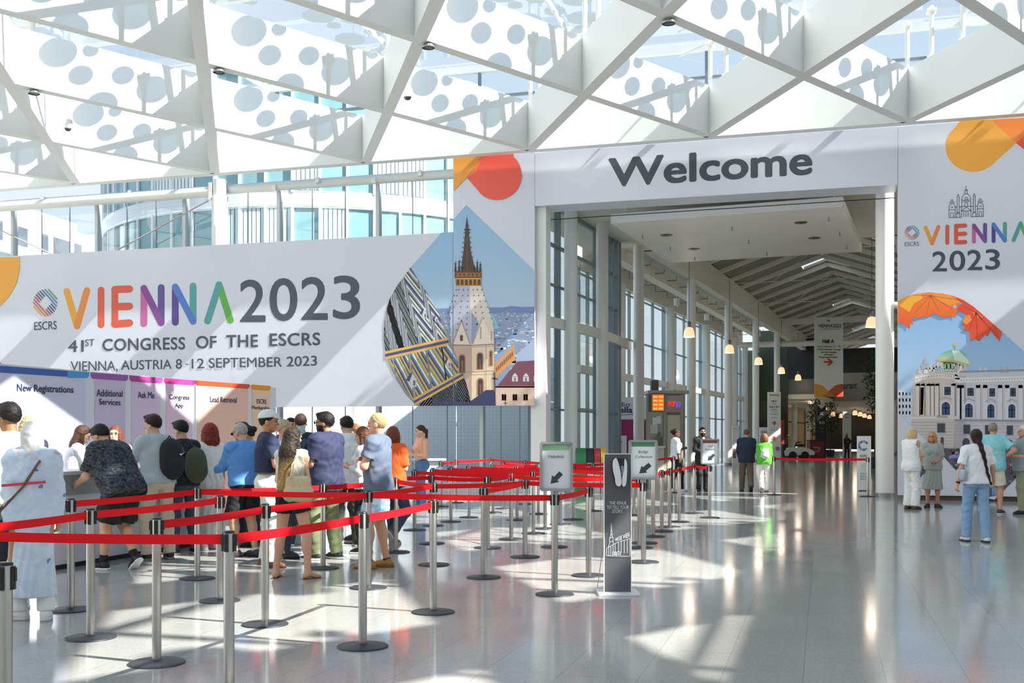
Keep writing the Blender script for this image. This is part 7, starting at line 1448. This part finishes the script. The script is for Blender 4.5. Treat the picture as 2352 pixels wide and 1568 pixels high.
def lan_x(f, rt, sc):
    t = carried('badge_lanyard', 'white lanyard with badge on the woman in the grey dress', 'badge', rt); m = mat('lanyard_white', '#e9e9ea', .5); q = f.tp
    ftube(f, t, 'cord', [q(-.06, -.0, .52), q(-.05, .1, .45), q(-.02, .165, .3), q(0, .16, .2)], .008, m); ftube(f, t, 'cord', [q(.06, 0, .52), q(.05, .1, .45), q(.02, .165, .3), q(0, .16, .2)], .008, m); mb = MB(); mb.box(tuple(q(0, .165, .12) * sc), (.1, .006, .15)); mb.build('badge_card', m, t)
P('woman in a grey shirt dress with a lanyard, wavy blond hair', 2142, 1165, 196, 1.66, skin='#c98d70', hair_='bob', hcol='#b58c58', hlen=.25, top='#a2a69f', bot=('dress', '#a2a69f', .42, 0, .235), shoes=('#26221f', '#1a1816'), fig=dict(fem=1, fat=.03, arms=('clasp', 'down'), feet=((-.10, 0, -25), (.11, .03, 20)), head=(18, 4)), sleeve=.85, loose=.024, hem=-.1, face=1, vox=.01, extra=lan_x, grp=G_R)
def jean_x(f, rt, sc):
    t = carried('shoulder_bag', 'pale blue shoulder bag on the woman with the long braid', 'bag', rt); m = mat('bag_pale_blue', '#9db6c6', .4, bump=.05); q = f.tp
    fbag(f, t, 'bag_body', [('c', q(-.235, -.11, .1), q(-.235, .08, .1), .07, .07, {'ax': f.T[0], 'f': .55}), ('c', q(-.235, -.1, .04), q(-.235, .07, .04), .06, .06, {'ax': f.T[0], 'f': .6})], m, .03); strap(f, t, [q(-.225, -.12, .14), q(-.165, -.09, .36), q(-.125, -.03, .52), q(-.13, .05, .49), q(-.22, .09, .14)], .03, m, nrm=(1, 0, 0))
    t2 = carried('wrist_watch', 'black smart watch on the wrist of the braided woman', 'watch', rt); w_ = f.wr[0] - f.fd[0] * .02; mb = MB(); mb.tube([tuple((w_ - f.fd[0] * .014) * sc), tuple((w_ + f.fd[0] * .014) * sc)], .034 * sc, 14); mb.build('strap', mat('watch_black', '#141416', .4), t2)
    t3 = carried('water_bottle', 'small blue water bottle in the hand of the braided woman', 'bottle', rt); w_ = f.wr[1] + f.fd[1] * .12; mb = MB(); mb.lathe([(.0, -.13), (.028, -.13), (.03, -.02), (.012, .01), (.012, .03)], 14, tuple(w_ * sc)); mb.build('body', mat('bottle_blue', '#7db4dc', .15), t3)
P('woman with a very long braid in a white T-shirt and pale jeans', 2243, 1244, 2, 1.67, skin='#cf9a7c', hair_='braid', hcol='#2c1d15', hlen=.56, hside=.16, top='#e9e9ea', bot=('long', '#86a8cb', .064, .008), shoes=('#dcdcda', '#2a2a2c'), fig=dict(fem=1, fat=.015, arms=('down_out', ((.42, .1, -1), (.3, .55, -1))), feet=((-.12, .1, -4), (.12, -.08, 6)), head=(6, 4)), sleeve=.78, loose=.032, hem=-.06, wr=.004, vox=.009, extra=jean_x)
P('man in a turquoise T-shirt and cream shorts, hands on hips', 2281, 1181, 14, 1.83, skin='#d29a7e', hair_='crop', hcol='#8d7f72', top='#8fd3da', bot=('shorts', '#ddd6c4', 0, .02), shoes=('#3a3a3c', '#d9d9d6'), fig=dict(fat=.03, arms=('hip', 'hip'), feet=((-.13, .0, -10), (.13, .05, 35)), head=(25, -2)), sleeve=.72, loose=.034, hem=-.12, glasses=1, vox=.01, grp=G_R)
P('white-haired man in a grey polo and olive trousers at the right edge', 2350, 1180, -82, 1.78, skin='#d69a80', hair_='thin', hcol='#d5d0c8', top='#8d9496', bot=('long', '#8c9070', .062), shoes=('#1f1f20', '#2a2a2a'), fig=dict(fat=.06, arms=('bent', 'hold'), feet=((-.13, .05, -8), (.13, -.08, 6)), head=(-5, 0)), sleeve=.8, loose=.03, hem=-.12, face=1, vox=.01, grp=G_R)
